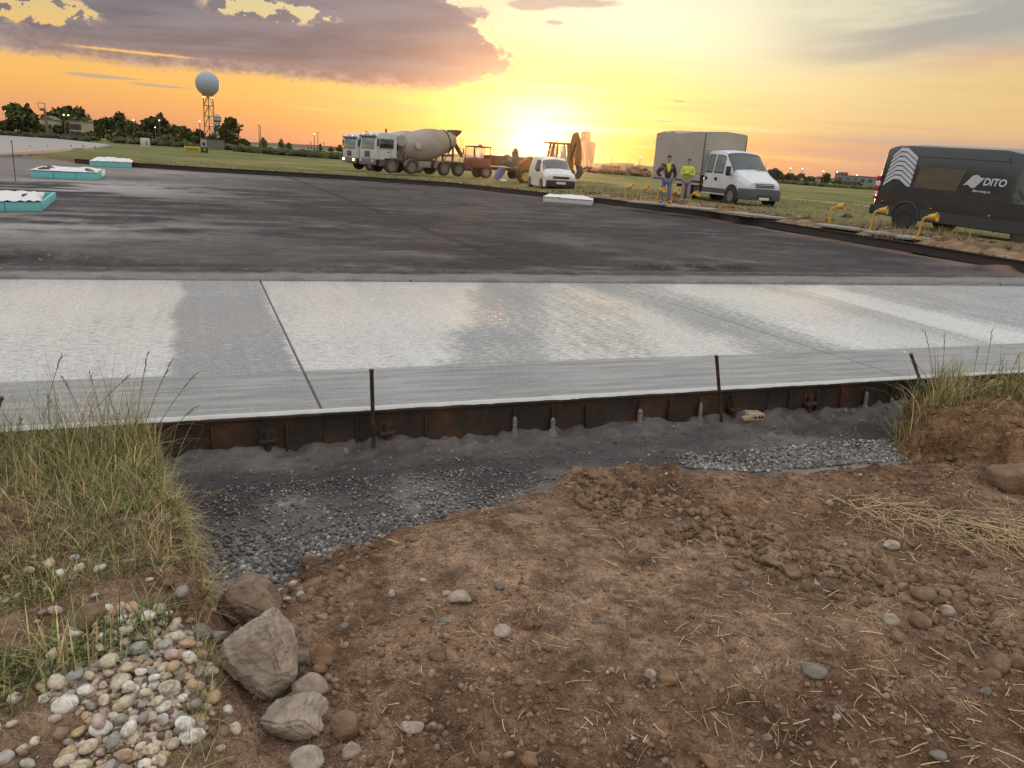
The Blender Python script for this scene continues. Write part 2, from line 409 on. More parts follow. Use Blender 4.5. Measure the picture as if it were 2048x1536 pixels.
def soil_height(x, y):
    """foreground earth: the cut ramp between two grassy banks"""
    x = np.asarray(x, float); y = np.asarray(y, float)
    n1 = fbm(x, y, 1.7, 4, 3)-.5; n2 = fbm(x, y, 9, 4, 9)-.5; n3 = fbm(x, y, 34, 3, 21)-.5
    ds = sdf(SOIL_EDGE+[(3.5, 4.6), (12, 4.9), (12, -2), (-7, -2), (-7, 2.62)], x, y) + (n2*.14)
    z = -.13 + sst(ds, -.20, .42)*(.235+n1*.08)
    # churned clod ridge running down the right of the ramp, and a low heap of spoil by the gravel
    rd = np.abs((x-.45)*.62-(y-3.15)*-.78) ; rid = np.exp(-((y-(3.35-.62*(x-.6)))/.17)**2)*sst(x, .5, 1.0)*sst(x, 3.3, 2.0)
    z = z + rid*(.028+.05*(n2+.2))
    z = z + np.exp(-(((x-.62)/.35)**2+((y-3.85)/.2)**2))*(.05+n2*.12)
    z = z + np.exp(-(((x+.35)/.45)**2+((y-3.0)/.22)**2))*.03
    soft = fbm(x, y, 1.1, 2, 40)
    rough = .35+.65*sst(soft, .35, .6)
    z = z + n2*.034*rough + n3*.030*rough
    dl = sdf(BANK_L, x, y)+n2*.10
    top = .16 + .20*sst(y+.15*(x+1.2), 1.75, 2.55) + n1*.05 - .05*sst(x, -1.6, -3)*0
    zl = top + n2*.05 + n3*.012
    k = sst(dl, -.03, .13); z = z*(1-k)+np.maximum(zl, z)*k
    # gully at the foot of the left bank
    z = z - np.exp(-((dl+.10)/.09)**2)*.05*sst(y, 1.2, 1.9)
    dr = sdf(BANK_R, x, y)+n2*.22
    zr = .34 + n1*.10 + n2*.10 - .20*sst(y-.2*x, 3.75, 3.0)
    k = sst(dr, -.03, .22); z = z*(1-k)+np.maximum(zr, z)*k
    return z
def soil_z(x, y): return float(soil_height(np.array([x]), np.array([y]))[0])

def field_height(x, y):
    x = np.asarray(x, float); y = np.asarray(y, float)
    s = sst(x, -3, 5)*(1-sst(y, 48, 95))
    z = .02 + .36*s + (fbm(x, y, .35, 3, 5)-.5)*.10 + (fbm(x, y, 2.1, 3, 6)-.5)*.05*(1-sst(y, 60, 200))
    z = z - .10*sst(y, 47, 60)*(1-sst(y, 100, 200))*sst(x, 4, -6)
    d = sdf(BASE_POLY, x, y)
    z = np.where(d > -.55, -.35, z + np.clip(.02-.10*sst(-d, 0, .9)*0, -1, 1))
    near = (y < 9) & (x < 14) & (x > -9)
    z = np.where(near, -.45, z)
    return z
def field_z(x, y): return float(field_height(np.array([x]), np.array([y]))[0])

def build_ground():
    # ---- field out to the horizon
    ys = np.concatenate([np.arange(-30, 8, 3.), np.arange(8, 62, .30), np.geomspace(62, 1000, 70)])
    xr = np.concatenate([np.arange(0, 30, .35), np.geomspace(30, 1000, 60)])
    xs = np.concatenate([-xr[::-1][:-1], xr])
    Xg, Yg = np.meshgrid(xs, ys); Z = field_height(Xg, Yg)
    a = fbm(Xg, Yg, .12, 4, 31); b = fbm(Xg, Yg, .8, 4, 33); d = -sdf(BASE_POLY, Xg, Yg)
    green = np.array([.105, .125, .040]); olive = np.array([.16, .155, .060]); straw = np.array([.30, .235, .13]); soil = np.array([.19, .125, .078])
    c = green*(1-sst(a, .4, .6))[..., None]+olive*sst(a, .4, .6)[..., None]
    k = (sst(b, .5, .75)*.5)[..., None]; c = c*(1-k)+straw*k
    k = (sst(Xg, -2, 4)*(1-sst(Yg, 38, 55))*.45)[..., None]; c = c*(1-k)+np.array([.20, .165, .085])*k
    # bare spoil behind the far forms
    w = np.where(Xg > 3, 1.9, 1.0); k = (1-sst(d+(b-.5)*1.4, w*.5, w))[..., None]; c = c*(1-k)+soil*k
    # worn track
    for P0, P1, wd in ((at(1560, 398, .3), at(1745, 417, .3), 1.1), (at(1190, 372, .2), at(1300, 382, .2), .8), (at(690, 342, .05), at(940, 358, .05), 1.3), (at(440, 322, 0.05), at(690, 338, 0.05), .5)):
        e = (P1-P0); L = e.length; e = e/L; nrm = Vector((-e.y, e.x, 0))
        tt = ((Xg-P0.x)*e.x+(Yg-P0.y)*e.y)/L; q = np.abs((Xg-P0.x)*nrm.x+(Yg-P0.y)*nrm.y+(b-.5)*wd)
        k = ((1-sst(q, wd*.5, wd*1.1))*sst(tt, -.35, -.05)*(1-sst(tt, 1.1, 1.5))*.8)[..., None]; c = c*(1-k)+np.array([.33, .26, .165])*k
    def f(g, b):
        p = g.pos(); n = g.noise(p, 5, 5, .65); n2 = g.noise(g.mapv(p, (1, .35, 1)), .5, 4, .6)
        col = g.mix(1.0, g.attr(), g.mix(n, (.45, .45, .45), (1.5, 1.5, 1.4)), 'MULTIPLY')
        col = g.mix(g.step(n2, .5, .7)*.35, col, (.13, .16, .05))
        setp(g, b, color=col, rough=.95, spec=.1, normal=bump(g, n, .08, 1))
    o = npmesh('ground', np.stack([Xg, Yg, Z], -1).reshape(-1, 3), grid_faces(len(xs), len(ys)), material('field_earth', f), c.reshape(-1, 3))
    tag(o, kind='structure')
    # ---- foreground soil
    xs = np.concatenate([np.arange(-6.5, -2.6, .06), np.arange(-2.6, 3.4, .0155), np.arange(3.4, 11, .06)])
    ys = np.concatenate([np.arange(.6, 1.4, .05), np.arange(1.4, 4.9, .0155), np.arange(4.9, 9.0, .05)])
    Xg, Yg = np.meshgrid(xs, ys); Z = soil_height(Xg, Yg)
    a = fbm(Xg, Yg, 1.6, 4, 50); b = fbm(Xg, Yg, 8, 4, 51)
    c = np.array([.178, .104, .062])*(1-sst(a, .35, .65))[..., None]+np.array([.240, .148, .094])*sst(a, .35, .65)[..., None]
    k = (sst(fbm(Xg, Yg, 1.1, 2, 40), .52, .34)*.55)[..., None]; c = c*(1-k)+np.array([.285, .190, .128])*k     # trodden, paler
    k = (sst(b, .6, .75)*.5)[..., None]; c = c*(1-k)+np.array([.11, .065, .04])*k
    dr = sdf(BANK_R, Xg, Yg); k = (sst(dr, -.1, .1)*.6)[..., None]; c = c*(1-k)+np.array([.24, .135, .06])*k
    def f(g, b):
        p = g.pos(); n = g.noise(p, 22, 8, .68); v = g.voro(p, 75); v2 = g.voro(g.mapv(p, loc=(3, 1, 2)), 210)
        sp = g.noise(p, 130, 2, .5)
        fn = g.noise(p, 260, 4, .7); mn = g.noise(p, 4.5, 7, .66)
        col = g.mix(1.0, g.attr(), g.mix(g.step(n*.5+fn*.5, .30, .70), (.30, .29, .28), (1.85, 1.82, 1.80)), 'MULTIPLY')
        col = g.mix(1.0, col, g.mix(g.step(mn, .34, .66), (.62, .60, .58), (1.40, 1.42, 1.45)), 'MULTIPLY')
        col = g.mix(g.step(v, .16, .06)*g.step(g.noise(p, 31, 2, .5), .5, .6)*.75, col, (.40, .31, .23))
        col = g.mix(g.step(sp, .69, .75)*.7, col, (.50, .42, .33))
        h = n*1.0 + g.step(v, .5, .0)*.45 + g.step(v2, .5, .0)*.22 + fn*.15
        setp(g, b, color=col, rough=.95, spec=.15, normal=bump(g, h, .026, 1))
    o = npmesh('soil', np.stack([Xg, Yg, Z], -1).reshape(-1, 3), grid_faces(len(xs), len(ys)), material('brown_soil', f), c.reshape(-1, 3))
    tag(o, kind='structure')
build_ground()

def build_base():
    """dark base course of the new apron"""
    # boundary-filled sheet on a slab aligned grid, cells outside the apron dropped
    us = np.concatenate([np.arange(-75, -8, 1.5), np.arange(-8, -3, .12), np.arange(-3, 8, .045), np.arange(8, 14, .12), np.arange(14, 40, .6)])
    vs = np.concatenate([np.arange(-30, 1.5, 1.5), np.arange(1.5, 4.6, .028), np.arange(4.6, 9.4, .6), np.arange(9.4, 12.9, .045), np.arange(12.9, 30, .22), np.arange(30, 64, .6)])
    Ug, Vg = np.meshgrid(us, vs); Xg = U2.x*Ug+V2.x*Vg; Yg = U2.y*Ug+V2.y*Vg
    d = sdf(BASE_POLY, Xg, Yg)
    Z = (fbm(Xg, Yg, 6, 3, 70)-.5)*.012+(fbm(Xg, Yg, 24, 3, 73)-.5)*.020*(Vg < 5)
    # mortar squeezed under the forms and left in ridges beyond the slab
    n = fbm(Ug, Vg, 3.1, 4, 71); n2 = fbm(Ug, Vg*1.3, 14, 4, 72)
    Z += np.exp(-((Vg-FORM_V+.02)/.11)**2)*(.03+.06*n+.10*(n2-.5))
    Z += np.exp(-((Vg-(FORM_V-.28-.1*(n-.5)))/.10)**2)*sst(n2, .45, .7)*.05*sst(Ug, 2, 4)
    vf = 8.42
    Z += np.exp(-((Vg-vf-2.55-.25*(n-.5))/.10)**2)*(.01+.03*sst(n2, .4, .7))
    Z += np.exp(-((Vg-vf-3.3+.5*(fbm(Ug, Vg*0, .7, 2, 75)-.5))/.16)**2)*sst(fbm(Ug, Vg*0+3, .4, 2, 76)+.18*sst(Ug, 6, 9), .54, .66)*(.03+.14*n2)
    Z += sst(Vg, FORM_V-.55, FORM_V-1.4)*(-.03)+ sst(Vg, 3.5, 3.0)*(fbm(Xg, Yg, 9, 3, 77)-.5)*.012
    keep = (d > -.35)
    F = grid_faces(len(us), len(vs)); kk = keep.ravel()[F].all(1); F = F[kk]
    # colours: dark binder, washed streaks, gravelly rim
    st = fbm(Ug*.8, Vg*1.5, 1.0, 6, 80, .62); bl = fbm(Xg, Yg, .33, 4, 81)
    dark = np.array([.033, .029, .031]); mid = np.array([.062, .053, .054]); lt = np.array([.17, .15, .145])
    k = sst(st*.6+bl*.4, .38, .62)[..., None]; c = dark*(1-k)+mid*k
    k = (sst(st, .60, .78)*.30)[..., None]; c = c*(1-k)+lt*k
    # dusty patches by the foam boxes
    for P, R in ((at(110, 450), 2.6), (at(240, 372), 3.5), (at(60, 370), 4.5), (at(300, 345), 4.)):
        k = (np.exp(-(((Xg-P.x)**2+(Yg-P.y)**2)/R**2))*sst(st*.5+bl*.5, .40, .6)*.8)[..., None]; c = c*(1-k)+np.array([.30, .275, .28])*k
    P = at(60, 330); k = (sst(np.hypot((Xg-P.x), (Yg-P.y)), 16, 5)*.6)[..., None]; c = c*(1-k)+np.array([.22, .20, .19])*k
    # wet mortar beside the forms
    mort = np.array([.105, .094, .086])
    k = (np.exp(-((Vg-FORM_V+.02)/.22)**2)*(.35+.65*sst(n2, .3, .6)))[..., None]; c = c*(1-k)+mort*k
    k = (sst(Vg, vf+1.5, vf+1.8)*sst(Vg+.25*(n-.5), vf+2.42, vf+2.2)*.75)[..., None]; c = c*(1-k)+np.array([.21, .20, .195])*k
    k = (np.exp(-((Vg-vf-2.6)/.16)**2)*.8)[..., None]; c = c*(1-k)+np.array([.10, .09, .085])*k
    k = (sst(Z, .05, .09)*sst(Vg, 9, 10)*.9)[..., None]; c = c*(1-k)+np.array([.085, .07, .06])*k
    g_ = sst(FORM_V-Vg+(n-.5)*.8, .45, .95)*sst(Vg, FORM_V+.1, FORM_V-.1)
    k = g_[..., None]; gc = np.array([.15, .135, .128])*(.6+.8*n2)[..., None]; c = c*(1-k)+gc*k
    k = (sst(-d+.5*(bl-.5), -.75, -.25)*sst(Vg, 9, 12)*.8)[..., None]; c = c*(1-k)+np.array([.20, .13, .09])*k       # spoil washed in along the far forms
    def f(g, b):
        p = g.mapv(g.pos(), rot=(0, 0, -math.atan2(U2.y, U2.x)))
        n = g.noise(p, 30, 6, .65); s = g.noise(g.mapv(p, (.8, 1.3, 1)), 2.6, 9, .74); w = g.noise(g.mapv(p, (.6, 1.2, 1), loc=(5, 2, 0)), .8, 8, .72); gr = g.noise(p, 9.0, 4, .7)
        col = g.mix(1.0, g.attr(), g.mix(s*.6+n*.4, (.1, .1, .1), (2.2, 2.15, 2.1)), 'MULTIPLY')
        col = g.mix(g.step(n, .64, .70)*.6, col, (.34, .31, .29))
        col = g.mix(g.step(w, .56, .68)*.40, col, (.24, .21, .205))
        col = g.mix(g.step(gr, .63, .70)*.55, col, (.36, .32, .30))
        col = g.mix(g.step(gr, .40, .33)*.6, col, (.018, .016, .018))
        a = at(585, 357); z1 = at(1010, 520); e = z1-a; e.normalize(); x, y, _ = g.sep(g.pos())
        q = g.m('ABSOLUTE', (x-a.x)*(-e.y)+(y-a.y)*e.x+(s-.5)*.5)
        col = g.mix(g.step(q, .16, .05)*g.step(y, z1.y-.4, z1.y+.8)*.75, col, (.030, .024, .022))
        setp(g, b, color=col, rough=g.step(s*.5+w*.5, .42, .62)*-.12+.92, spec=.12, normal=bump(g, n*.6+s*.6, .012, .8))
    o = npmesh('pavement_base', np.stack([Xg, Yg, Z], -1).reshape(-1, 3), F, material('base_course', f), c.reshape(-1, 3))
    tag(o, kind='structure')
build_base()

def build_slab():
    """freshly laid concrete with tooled joints"""
    A = Vector((-2.45, 3.48, 0)); B = Vector((4.16, 6.17, 0)); C = Vector((-4.96, 7.30, 0)); D = Vector((7.85, 12.12, 0))
    def near(t): return A+(B-A)*t
    def far(t): return C+(D-C)*t
    j = []                         # joints as parameter pairs on near / far line
    for pf, pn in (((520, 560), (617, 760)), ((1235, 573), (1850, 768)), ((1580, 572), (2400, 800))):
        f = at(pf[0], pf[1], SL_Z); n = at(pn[0], pn[1], SL_Z)
        j.append(((n-A).dot(B-A)/(B-A).length_squared, (f-C).dot(D-C)/(D-C).length_squared))
    ends = [(-2.2, -1.2)]+j+[(3.2, 2.2)]
    def f(g, b):
        p = g.mapv(g.pos(), rot=(0, 0, -math.atan2(U2.y, U2.x))); u, v, _ = g.sep(p)
        q = g.vec(u, v, 0.0)
        def band(x, a, b_, s=.18): return g.step(x, a-s, a+s)*g.step(x, b_+s, b_-s)
        fine = g.noise(g.mapv(q, (1, 2.6, 1)), 38, 5, .7)        # burlap drag pits
        pit = g.noise(g.mapv(q, (1, 3.0, 1)), 95, 3, .6)
        flk = g.noise(g.mapv(q, (1, 2.4, 1)), 13, 6, .72)
        blob = g.noise(g.mapv(q, (.55, .9, 1), loc=(.3, 1.7, 0)), 1.0, 6, .60, .35)
        strip = g.noise(g.mapv(q, (5.5, .16, 1)), 1.0, 5, .65)   # strokes of the float across the slab
        edge = g.step(v+(blob-.5)*.12, FORM_V+.86, FORM_V+.80)      # hand floated margin
        def blot(u0, v0, a, c):
            x = (u-u0)/a; y = (v-v0)/c; return g.m('EXPONENT', (x*x+y*y)*-1.0)
        ub = u+(blob-.5)*.35; dg = ub-(v-5.0)*.42
        dull = band(ub, -.22, .53, .06) + band(dg, 1.50, 2.25)*g.step(ub, 4.7, 4.5) + band(dg, 2.25, 3.3)*.45*g.step(ub, 4.7, 4.5) + band(ub, 4.25, 5.2, .25)*.8 + band(ub, 6.6, 7.05, .2)*.5 + band(ub, 7.9, 14, .4)*.8 + band(ub, -6, -1.9, .4)*.4
        dry = g.m('ADD', g.step((blob-.5)*.5+(fine-.5)*1.5+(pit-.5)*1.1+(flk-.5)*1.5+dull*.36+(strip-.5)*.45, .04, .28)*.95, edge*.85, clamp=True)  # mask of matte grey patches that get no painted sheen
        white = g.mix(g.step(fine, .38, .58), (.34, .34, .34), (.66, .655, .63))  # sky reflection of the glossy parts, painted into the base colour as white
        grey = g.mix(g.step(fine, .3, .7), (.10, .10, .11), (.30, .295, .30))
        col = g.mix(dry*.9, white, grey)
        tr = g.noise(g.mapv(q, (.7, 7, 1)), 2.0, 6, .65)
        col = g.mix(edge*.85, col, g.mix(g.step(tr*.6+fine*.4, .38, .62), (.20, .198, .195), (.36, .355, .345)))
        col = g.mix(g.step(strip, .58, .74)*(1.0-edge)*.35, col, (.62, .62, .61))
        col = g.mix(g.step(pit, .60, .70)*.45, col, (.16, .16, .17))
        scr = g.noise(g.mapv(q, (.9, 14, 1), rot=(0, 0, .35)), 3.0, 3, .6)
        col = g.mix(g.step(scr, .64, .70)*edge*.7, col, (.10, .10, .105))
        setp(g, b, color=col, rough=dry*.42+(fine-.5)*.30+.24, spec=g.m('MULTIPLY', dry, -.60)+.80, normal=bump(g, fine*.8+pit*.5+scr*edge*.3, .0045, 1.0))
    m = material('wet_concrete', f)
    mb = MB(); g = .0075
    for (n0, f0), (n1, f1) in zip(ends[:-1], ends[1:]):
        a, b_, c, d = near(n0), near(n1), far(f1), far(f0); e = (b_-a).normalized()*g
        a, b_, c, d = a+e, b_-e, c-e, d+e; V = [Vector((p.x, p.y, z)) for z in (.02, SL_Z) for p in (a, b_, c, d)]
        mb.add(V, [(3, 2, 1, 0), (4, 5, 6, 7), (0, 1, 5, 4), (1, 2, 6, 5), (2, 3, 7, 6), (3, 0, 4, 7)])
    o = mb.build('concrete_slab', m, bev=.006); tag(o, kind='structure')
    mb = MB(); a, b_, c, d = near(-2.2), near(3.2), far(2.2), far(-1.2); V = [Vector((p.x, p.y, z)) for z in (.01, SL_Z-.016) for p in (a, b_, c, d)]
    mb.add(V, [(3, 2, 1, 0), (4, 5, 6, 7), (0, 1, 5, 4), (1, 2, 6, 5), (2, 3, 7, 6), (3, 0, 4, 7)])
    o = mb.build('slab_core', plain('joint_concrete', (.13, .13, .135), .8)); tag(o, kind='structure')
    # slurry lip squeezed over the edge, uneven
    r = np.random.default_rng(5); V = []; F = []; us = np.arange(-3.4, 8.5, .03)
    for i, u in enumerate(us):
        w = .012+.012*float(vnoise(u*9, 0, 3))+.01*float(vnoise(u*31, 0, 4)); h = .004+.004*float(vnoise(u*17, 1, 8))
        for dv, z in ((.035, SL_Z+.001), (.02, SL_Z+h), (-w*.4, SL_Z+h*.8), (-w, SL_Z-.006), (-w*.6, SL_Z-.010)):
            V.append(uv(u, FORM_V+dv, z))
    n = 5; F = [(i*n+k, i*n+k+1, (i+1)*n+k+1, (i+1)*n+k) for i in range(len(us)-1) for k in range(n-1)]
    o = MB().add(V, F).build('slurry_lip', plain('slurry', (.46, .45, .43), .55), smooth=True, ang=80); tag(o, kind='structure')
build_slab()

# ------------------------------------------------------------------ steel forms and stakes
def rust(g, b):
    p = g.obj(); n = g.noise(p, 3.2, 8, .65); n2 = g.noise(p, 22, 5, .65); n3 = g.noise(g.mapv(p, (1, 1, .35), loc=(4, 4, 4)), 5, 5, .6)
    col = g.ramp(n*.75+n2*.25, [(.30, (.018, .014, .012)), (.48, (.036, .024, .017)), (.61, (.078, .037, .020)), (.76, (.15, .068, .03))])
    col = g.mix(g.step(n3, .56, .7)*.65, col, (.035, .033, .034))
    setp(g, b, color=col, rough=.72, metal=.25, normal=bump(g, n2, .003, .8))
RUST = material('rusty_steel', rust)
def rust2(g, b):
    p = g.pos(); n = g.noise(p, 14, 6, .65)
    setp(g, b, color=g.mix(g.step(n, .4, .65), (.035, .027, .023), (.13, .062, .03)), rough=.6, metal=.4, normal=bump(g, n, .002, .6))
STAKE = material('stake_steel', rust2)
MORT = material('stuck_mortar', lambda g, b: setp(g, b, color=g.mix(g.noise(g.pos(), 30, 5, .6), (.10, .092, .085), (.27, .25, .23)), rough=.9, normal=bump(g, g.noise(g.pos(), 60, 5, .6), .01, 1)))
def near_form(u0, u1, label):
    L = u1-u0; t = thing('steel_form', label, 'formwork', uv((u0+u1)/2, FORM_V-.004), math.atan2(U2.y, U2.x), 'steel side forms along the fresh slab')
    pr = [(0, .245), (-.026, .245), (-.026, .228), (-.020, .228), (-.020, .237), (-.012, .237), (-.012, .03), (-.085, .018), (-.085, .006), (0, .006)]
    m = MB(); m.prism([(a, z) for a, z in pr], -L/2+.003, L/2-.003, 'x'); m.build('face_plate', RUST, t, bev=.002)
    k = 0; x = -L/2+.18; r = random.Random(int(u0*10)+99)
    while x < L/2-.1:                     # gussets caked with mortar
        m = MB()
        if r.random() < .25: x += .15; continue
        m.box((x, -.024, .115), (.010, .026, .17)); m.build('gusset', RUST, t, bev=.002)
        if r.random() < .42:
            h = .10+.07*r.random(); w = .016+.008*r.random(); V = []; nn = 9
            pts = [(x+.004*r.uniform(-1, 1), -.040, .0), (x, -.044, .03), (x+.003, -.044, h*.55), (x, -.042, h), (x, -.04, h+.015)]
            MB().tube(pts, [w*3.0, w*1.7, w*.7, w*.75, w*.2], 9).build('mortar_drip', MORT, t)
        x += .22+.04*r.random()
    for x in (-L/2+.35, L/2-.30):
        MB().box((x, -.018, .12), (.075, .010, .11)).build('pocket_plate', RUST, t, bev=.003)
        MB().lathe([(0, .019), (.12, .019), (.12, .015), (0, .015)], (x, -.045, .055), (0, 0, 1), 12, caps=False).build('stake_pocket', RUST, t)
        MB().prism([(x-.045, .10), (x+.045, .112), (x+.045, .128), (x-.045, .12)], -.075, -.02, 'y').build('wedge', RUST, t, bev=.002)
    return t
ju = [to_uv(*at(px, py, .2).xy)[0] for px, py in ((640, 825), (1512, 775))]
near_form(ju[0]-3.05, ju[0], 'rusty steel form at the slab edge, its near half hidden by the tall grass')
near_form(ju[0], ju[1], 'rusty brown steel form in the middle of the slab edge, between the two upright stakes')
near_form(ju[1], ju[1]+3.05, 'blackened steel form at the slab edge, running behind the tuft on the right bank')
near_form(ju[1]+3.05, ju[1]+6.1, 'steel form at the far right end of the slab edge, seen between grass blades')
def stake(px_b, px_t, label):
    u, v = to_uv(*at(*px_b, .0).xy); p0 = uv(u, FORM_V-.082, 0.01)
    b = at(*px_t, .60); d = ray(*px_t); # top at the same distance as the foot
    tt = (p0.x*V2.x+p0.y*V2.y)/(d.x*V2.x+d.y*V2.y); top = Vector((0, 0, CAM_H))+d*tt
    m = MB(); p0.z = -.05; m.tube([p0, p0.lerp(top, .5), top], .0115, 12)
    o = m.build('steel_stake', STAKE, bev=0); tag(o, label, 'stake', 'upright steel stakes holding the forms')
    MB().lathe([(0, .0135), (.012, .014), (.014, .010)], top-(top-p0).normalized()*.006, (top-p0).normalized(), 12).build('mushroomed_head', STAKE, o)
    return o
stake((6, 872), (1, 796), 'dark steel stake at the left edge of the photo, rising above the grass')
stake((737, 888), (743, 741), 'tallest looking rusty stake, standing upright before the dark floated slab patch')
stake((1418, 838), (1433, 713), 'rusty stake leaning right, beside the broken brick piece at the form')
stake((1812, 800), (1822, 709), 'short rusty stake beside the grass tuft on the right bank')

def slab_far_form():
    A, B = at(-500, 556, SL_Z), at(2500, 571, SL_Z); C, D = Vector((-4.96, 7.30, 0)), Vector((7.85, 12.12, 0)); e = (D-C).normalized(); nn = Vector((-e.y, e.x, 0))
    labs = ['dark steel form along the far side of the slab, leftmost length', 'dark steel form along the far side of the slab, behind the first joint', 'dark steel form along the far side of the slab, in the middle', 'dark steel form along the far side of the slab, below the canvas truck', 'dark steel form along the far side of the slab, rightmost length']
    for k in range(5):
        x0 = -5.2+k*4.6; a = C+e*(x0+.005)+nn*.012; L = 4.59; c = a+e*(L/2)
        t = thing('steel_form', labs[k], 'formwork', c, math.atan2(e.y, e.x), 'steel forms along the far side of the slab')
        MB().prism([(0, .256), (.07, .256), (.07, .23), (.012, .23), (.012, .02), (0, .02)], -L/2, L/2, 'x').build('face_plate', RUST, t)
        V = []; n = 6; us = np.arange(-L/2, L/2, .035)
        for u in us:
            h = .006+.030*sst(float(fbm(u*3+k*7, 1, 1, 4, 90)), .42, .7)+.008*float(vnoise(u*14, k, 3))
            for y, z in ((-.012, .25), (-.004, .256+h*.5), (.025, .258+h), (.055, .258+h*.8), (.085, .25), (.095, .20)): V.append((u, y, float(z)))
        MB().add(V, [(i*n+q, i*n+q+1, (i+1)*n+q+1, (i+1)*n+q) for i in range(len(us)-1) for q in range(n-1)]).build('mortar_crust', MORT, t, ang=80)
slab_far_form()
def far_forms():
    pts = [Vector((x, y, 0)) for x, y in FAR_FORM]; segs = []
    # resample into pieces of about 3 m
    acc = [pts[0]]; tot = 0; out = [pts[0]]
    P = []; 
    for a, b in zip(pts[:-1], pts[1:]):
        n = max(1, round((b-a).length/ (6.0 if a.x < 0 else 4.0)))
        for i in range(n): P.append(a.lerp(b, i/n))
    P.append(pts[-1]); proto = {}
    mat = paint('dark_form_steel', (.030, .027, .027), .7, .35, 0, (.10, .07, .05), 3)
    tot = len(P)-1
    for i, (a, b) in enumerate(zip(P[:-1], P[1:])):
        L = (b-a).length; c = (a+b)/2; rz = math.atan2(b.y-a.y, b.x-a.x)
        left = c.x < 0
        lab = ('dark steel form along the grass edge behind the foam boxes' if c.x < -10 else
               'dark steel form along the grass edge below the concrete mixers' if c.x < 2.2 else
               'long dark steel form before the row of yellow lamp posts' if c.x < 9 else
               'long dark steel form on the apron edge below the black van')
        t = thing('edge_form', lab, 'formwork', c, rz, 'dark forms '+('left' if left else 'right')+' of the sunset along the far apron edge' if False else lab)
        h = .25
        MB().prism([(0, h), (-.06, h), (-.06, h-.03), (-.05, h-.03), (-.05, h-.01), (-.01, h-.01), (-.01, .01), (0, .01)][::-1], -L/2+.004, L/2-.004, 'x').build('face_plate', mat, t)
        for q in (-L/2+.12, L/2-.12): MB().box((q, .03, .13), (.03, .05, .2)).build('stake_pocket', mat, t)
far_forms()

# ------------------------------------------------------------------ gravel, crumbs, straw
def scatter_in(poly, n, rng):
    P = np.array([(p[0], p[1]) for p in poly]); lo, hi = P.min(0), P.max(0); out = []
    while sum(len(o) for o in out) < n:
        q = lo+(hi-lo)*rng.random((n*3, 2)); out.append(q[sdf(poly, q[:, 0], q[:, 1]) > 0])
    return np.concatenate(out)[:n]
def pick(colors, w, n, rng, jit=.15):
    c = np.array(colors)[rng.choice(len(colors), n, p=np.array(w)/sum(w))]
    return c*(1-jit+2*jit*rng.random((n, 1)))
GM = attrmat('gravel_stone', .75, .35, 90, .3)
SM = attrmat('soil_lump', .95, .1, 70, .35, .006)
def gravel():
    r = np.random.default_rng(21)
    q = scatter_in([(-1.08, 2.5), (-.85, 2.66), (-.62, 2.92), (-.22, 3.3), (.3, 3.9), (-.1, 4.0), (-.8, 3.75), (-1.5, 3.5), (-1.3, 2.95)], 17000, r)
    z = np.zeros(len(q))-.02
    sz = (.0035+.0085*r.random(len(q))**2.0)*(.7+.6*sst(-to_uv(q[:, 0], q[:, 1])[1], -3.5, -2.8))
    c = pick([(.095, .088, .084), (.155, .142, .132), (.245, .222, .20), (.38, .35, .31)], [4, 5, 2, .5], len(q), r)
    q2 = scatter_in([(1.05, 4.18), (1.5, 4.2), (2.0, 4.4), (2.6, 4.6), (2.75, 4.95), (2.2, 4.85), (1.4, 4.5), (.95, 4.35)], 9000, r)
    s2 = .004+.009*r.random(len(q2))**2; c2 = pick([(.11, .10, .095), (.19, .17, .155), (.30, .27, .24), (.44, .40, .35)], [4, 4, 2, .6], len(q2), r)
    q3 = scatter_in([(-1.6, 3.3), (-.3, 3.4), (.4, 4.0), (2.6, 4.7), (2.7, 5.3), (.2, 4.35), (-1.7, 3.7)], 6000, r)
    s3 = .002+.006*r.random(len(q3))**2.5; c3 = pick([(.08, .075, .075), (.16, .15, .14), (.34, .31, .28)], [4, 4, 1], len(q3), r)
    P = np.concatenate([q, q2, q3]); S = np.concatenate([sz, s2, s3]); C = np.concatenate([c, c2, c3])
    _, v0 = to_uv(P[:, 0], P[:, 1]); nn = fbm(P[:, 0], P[:, 1], 4, 4, 97); ux, _ = to_uv(P[:, 0], P[:, 1])
    lo = np.where(ux > 1.5, FORM_V-.42, FORM_V-.62); den = sst(v0+(nn-.5)*.55, lo+.05, lo-.40)*(.35+.65*sst(nn, .35, .55)); kp = r.random(len(P)) < np.maximum(den, .22); P, S, C = P[kp], S[kp], C[kp]
    C = C*(.55+.75*fbm(P[:, 0], P[:, 1], 6, 3, 98))[:, None]
    _, v_ = to_uv(P[:, 0], P[:, 1]); Z = -.03*sst(v_, FORM_V-.55, FORM_V-1.4)+.002 + S*.35
    o = lumps('gravel', np.column_stack([P, Z]), S, C, GM, 2, (.55, .95), .22, 3); tag(o, 'loose grey gravel in the trench between the steel forms and the soil', kind='stuff'); 
gravel()
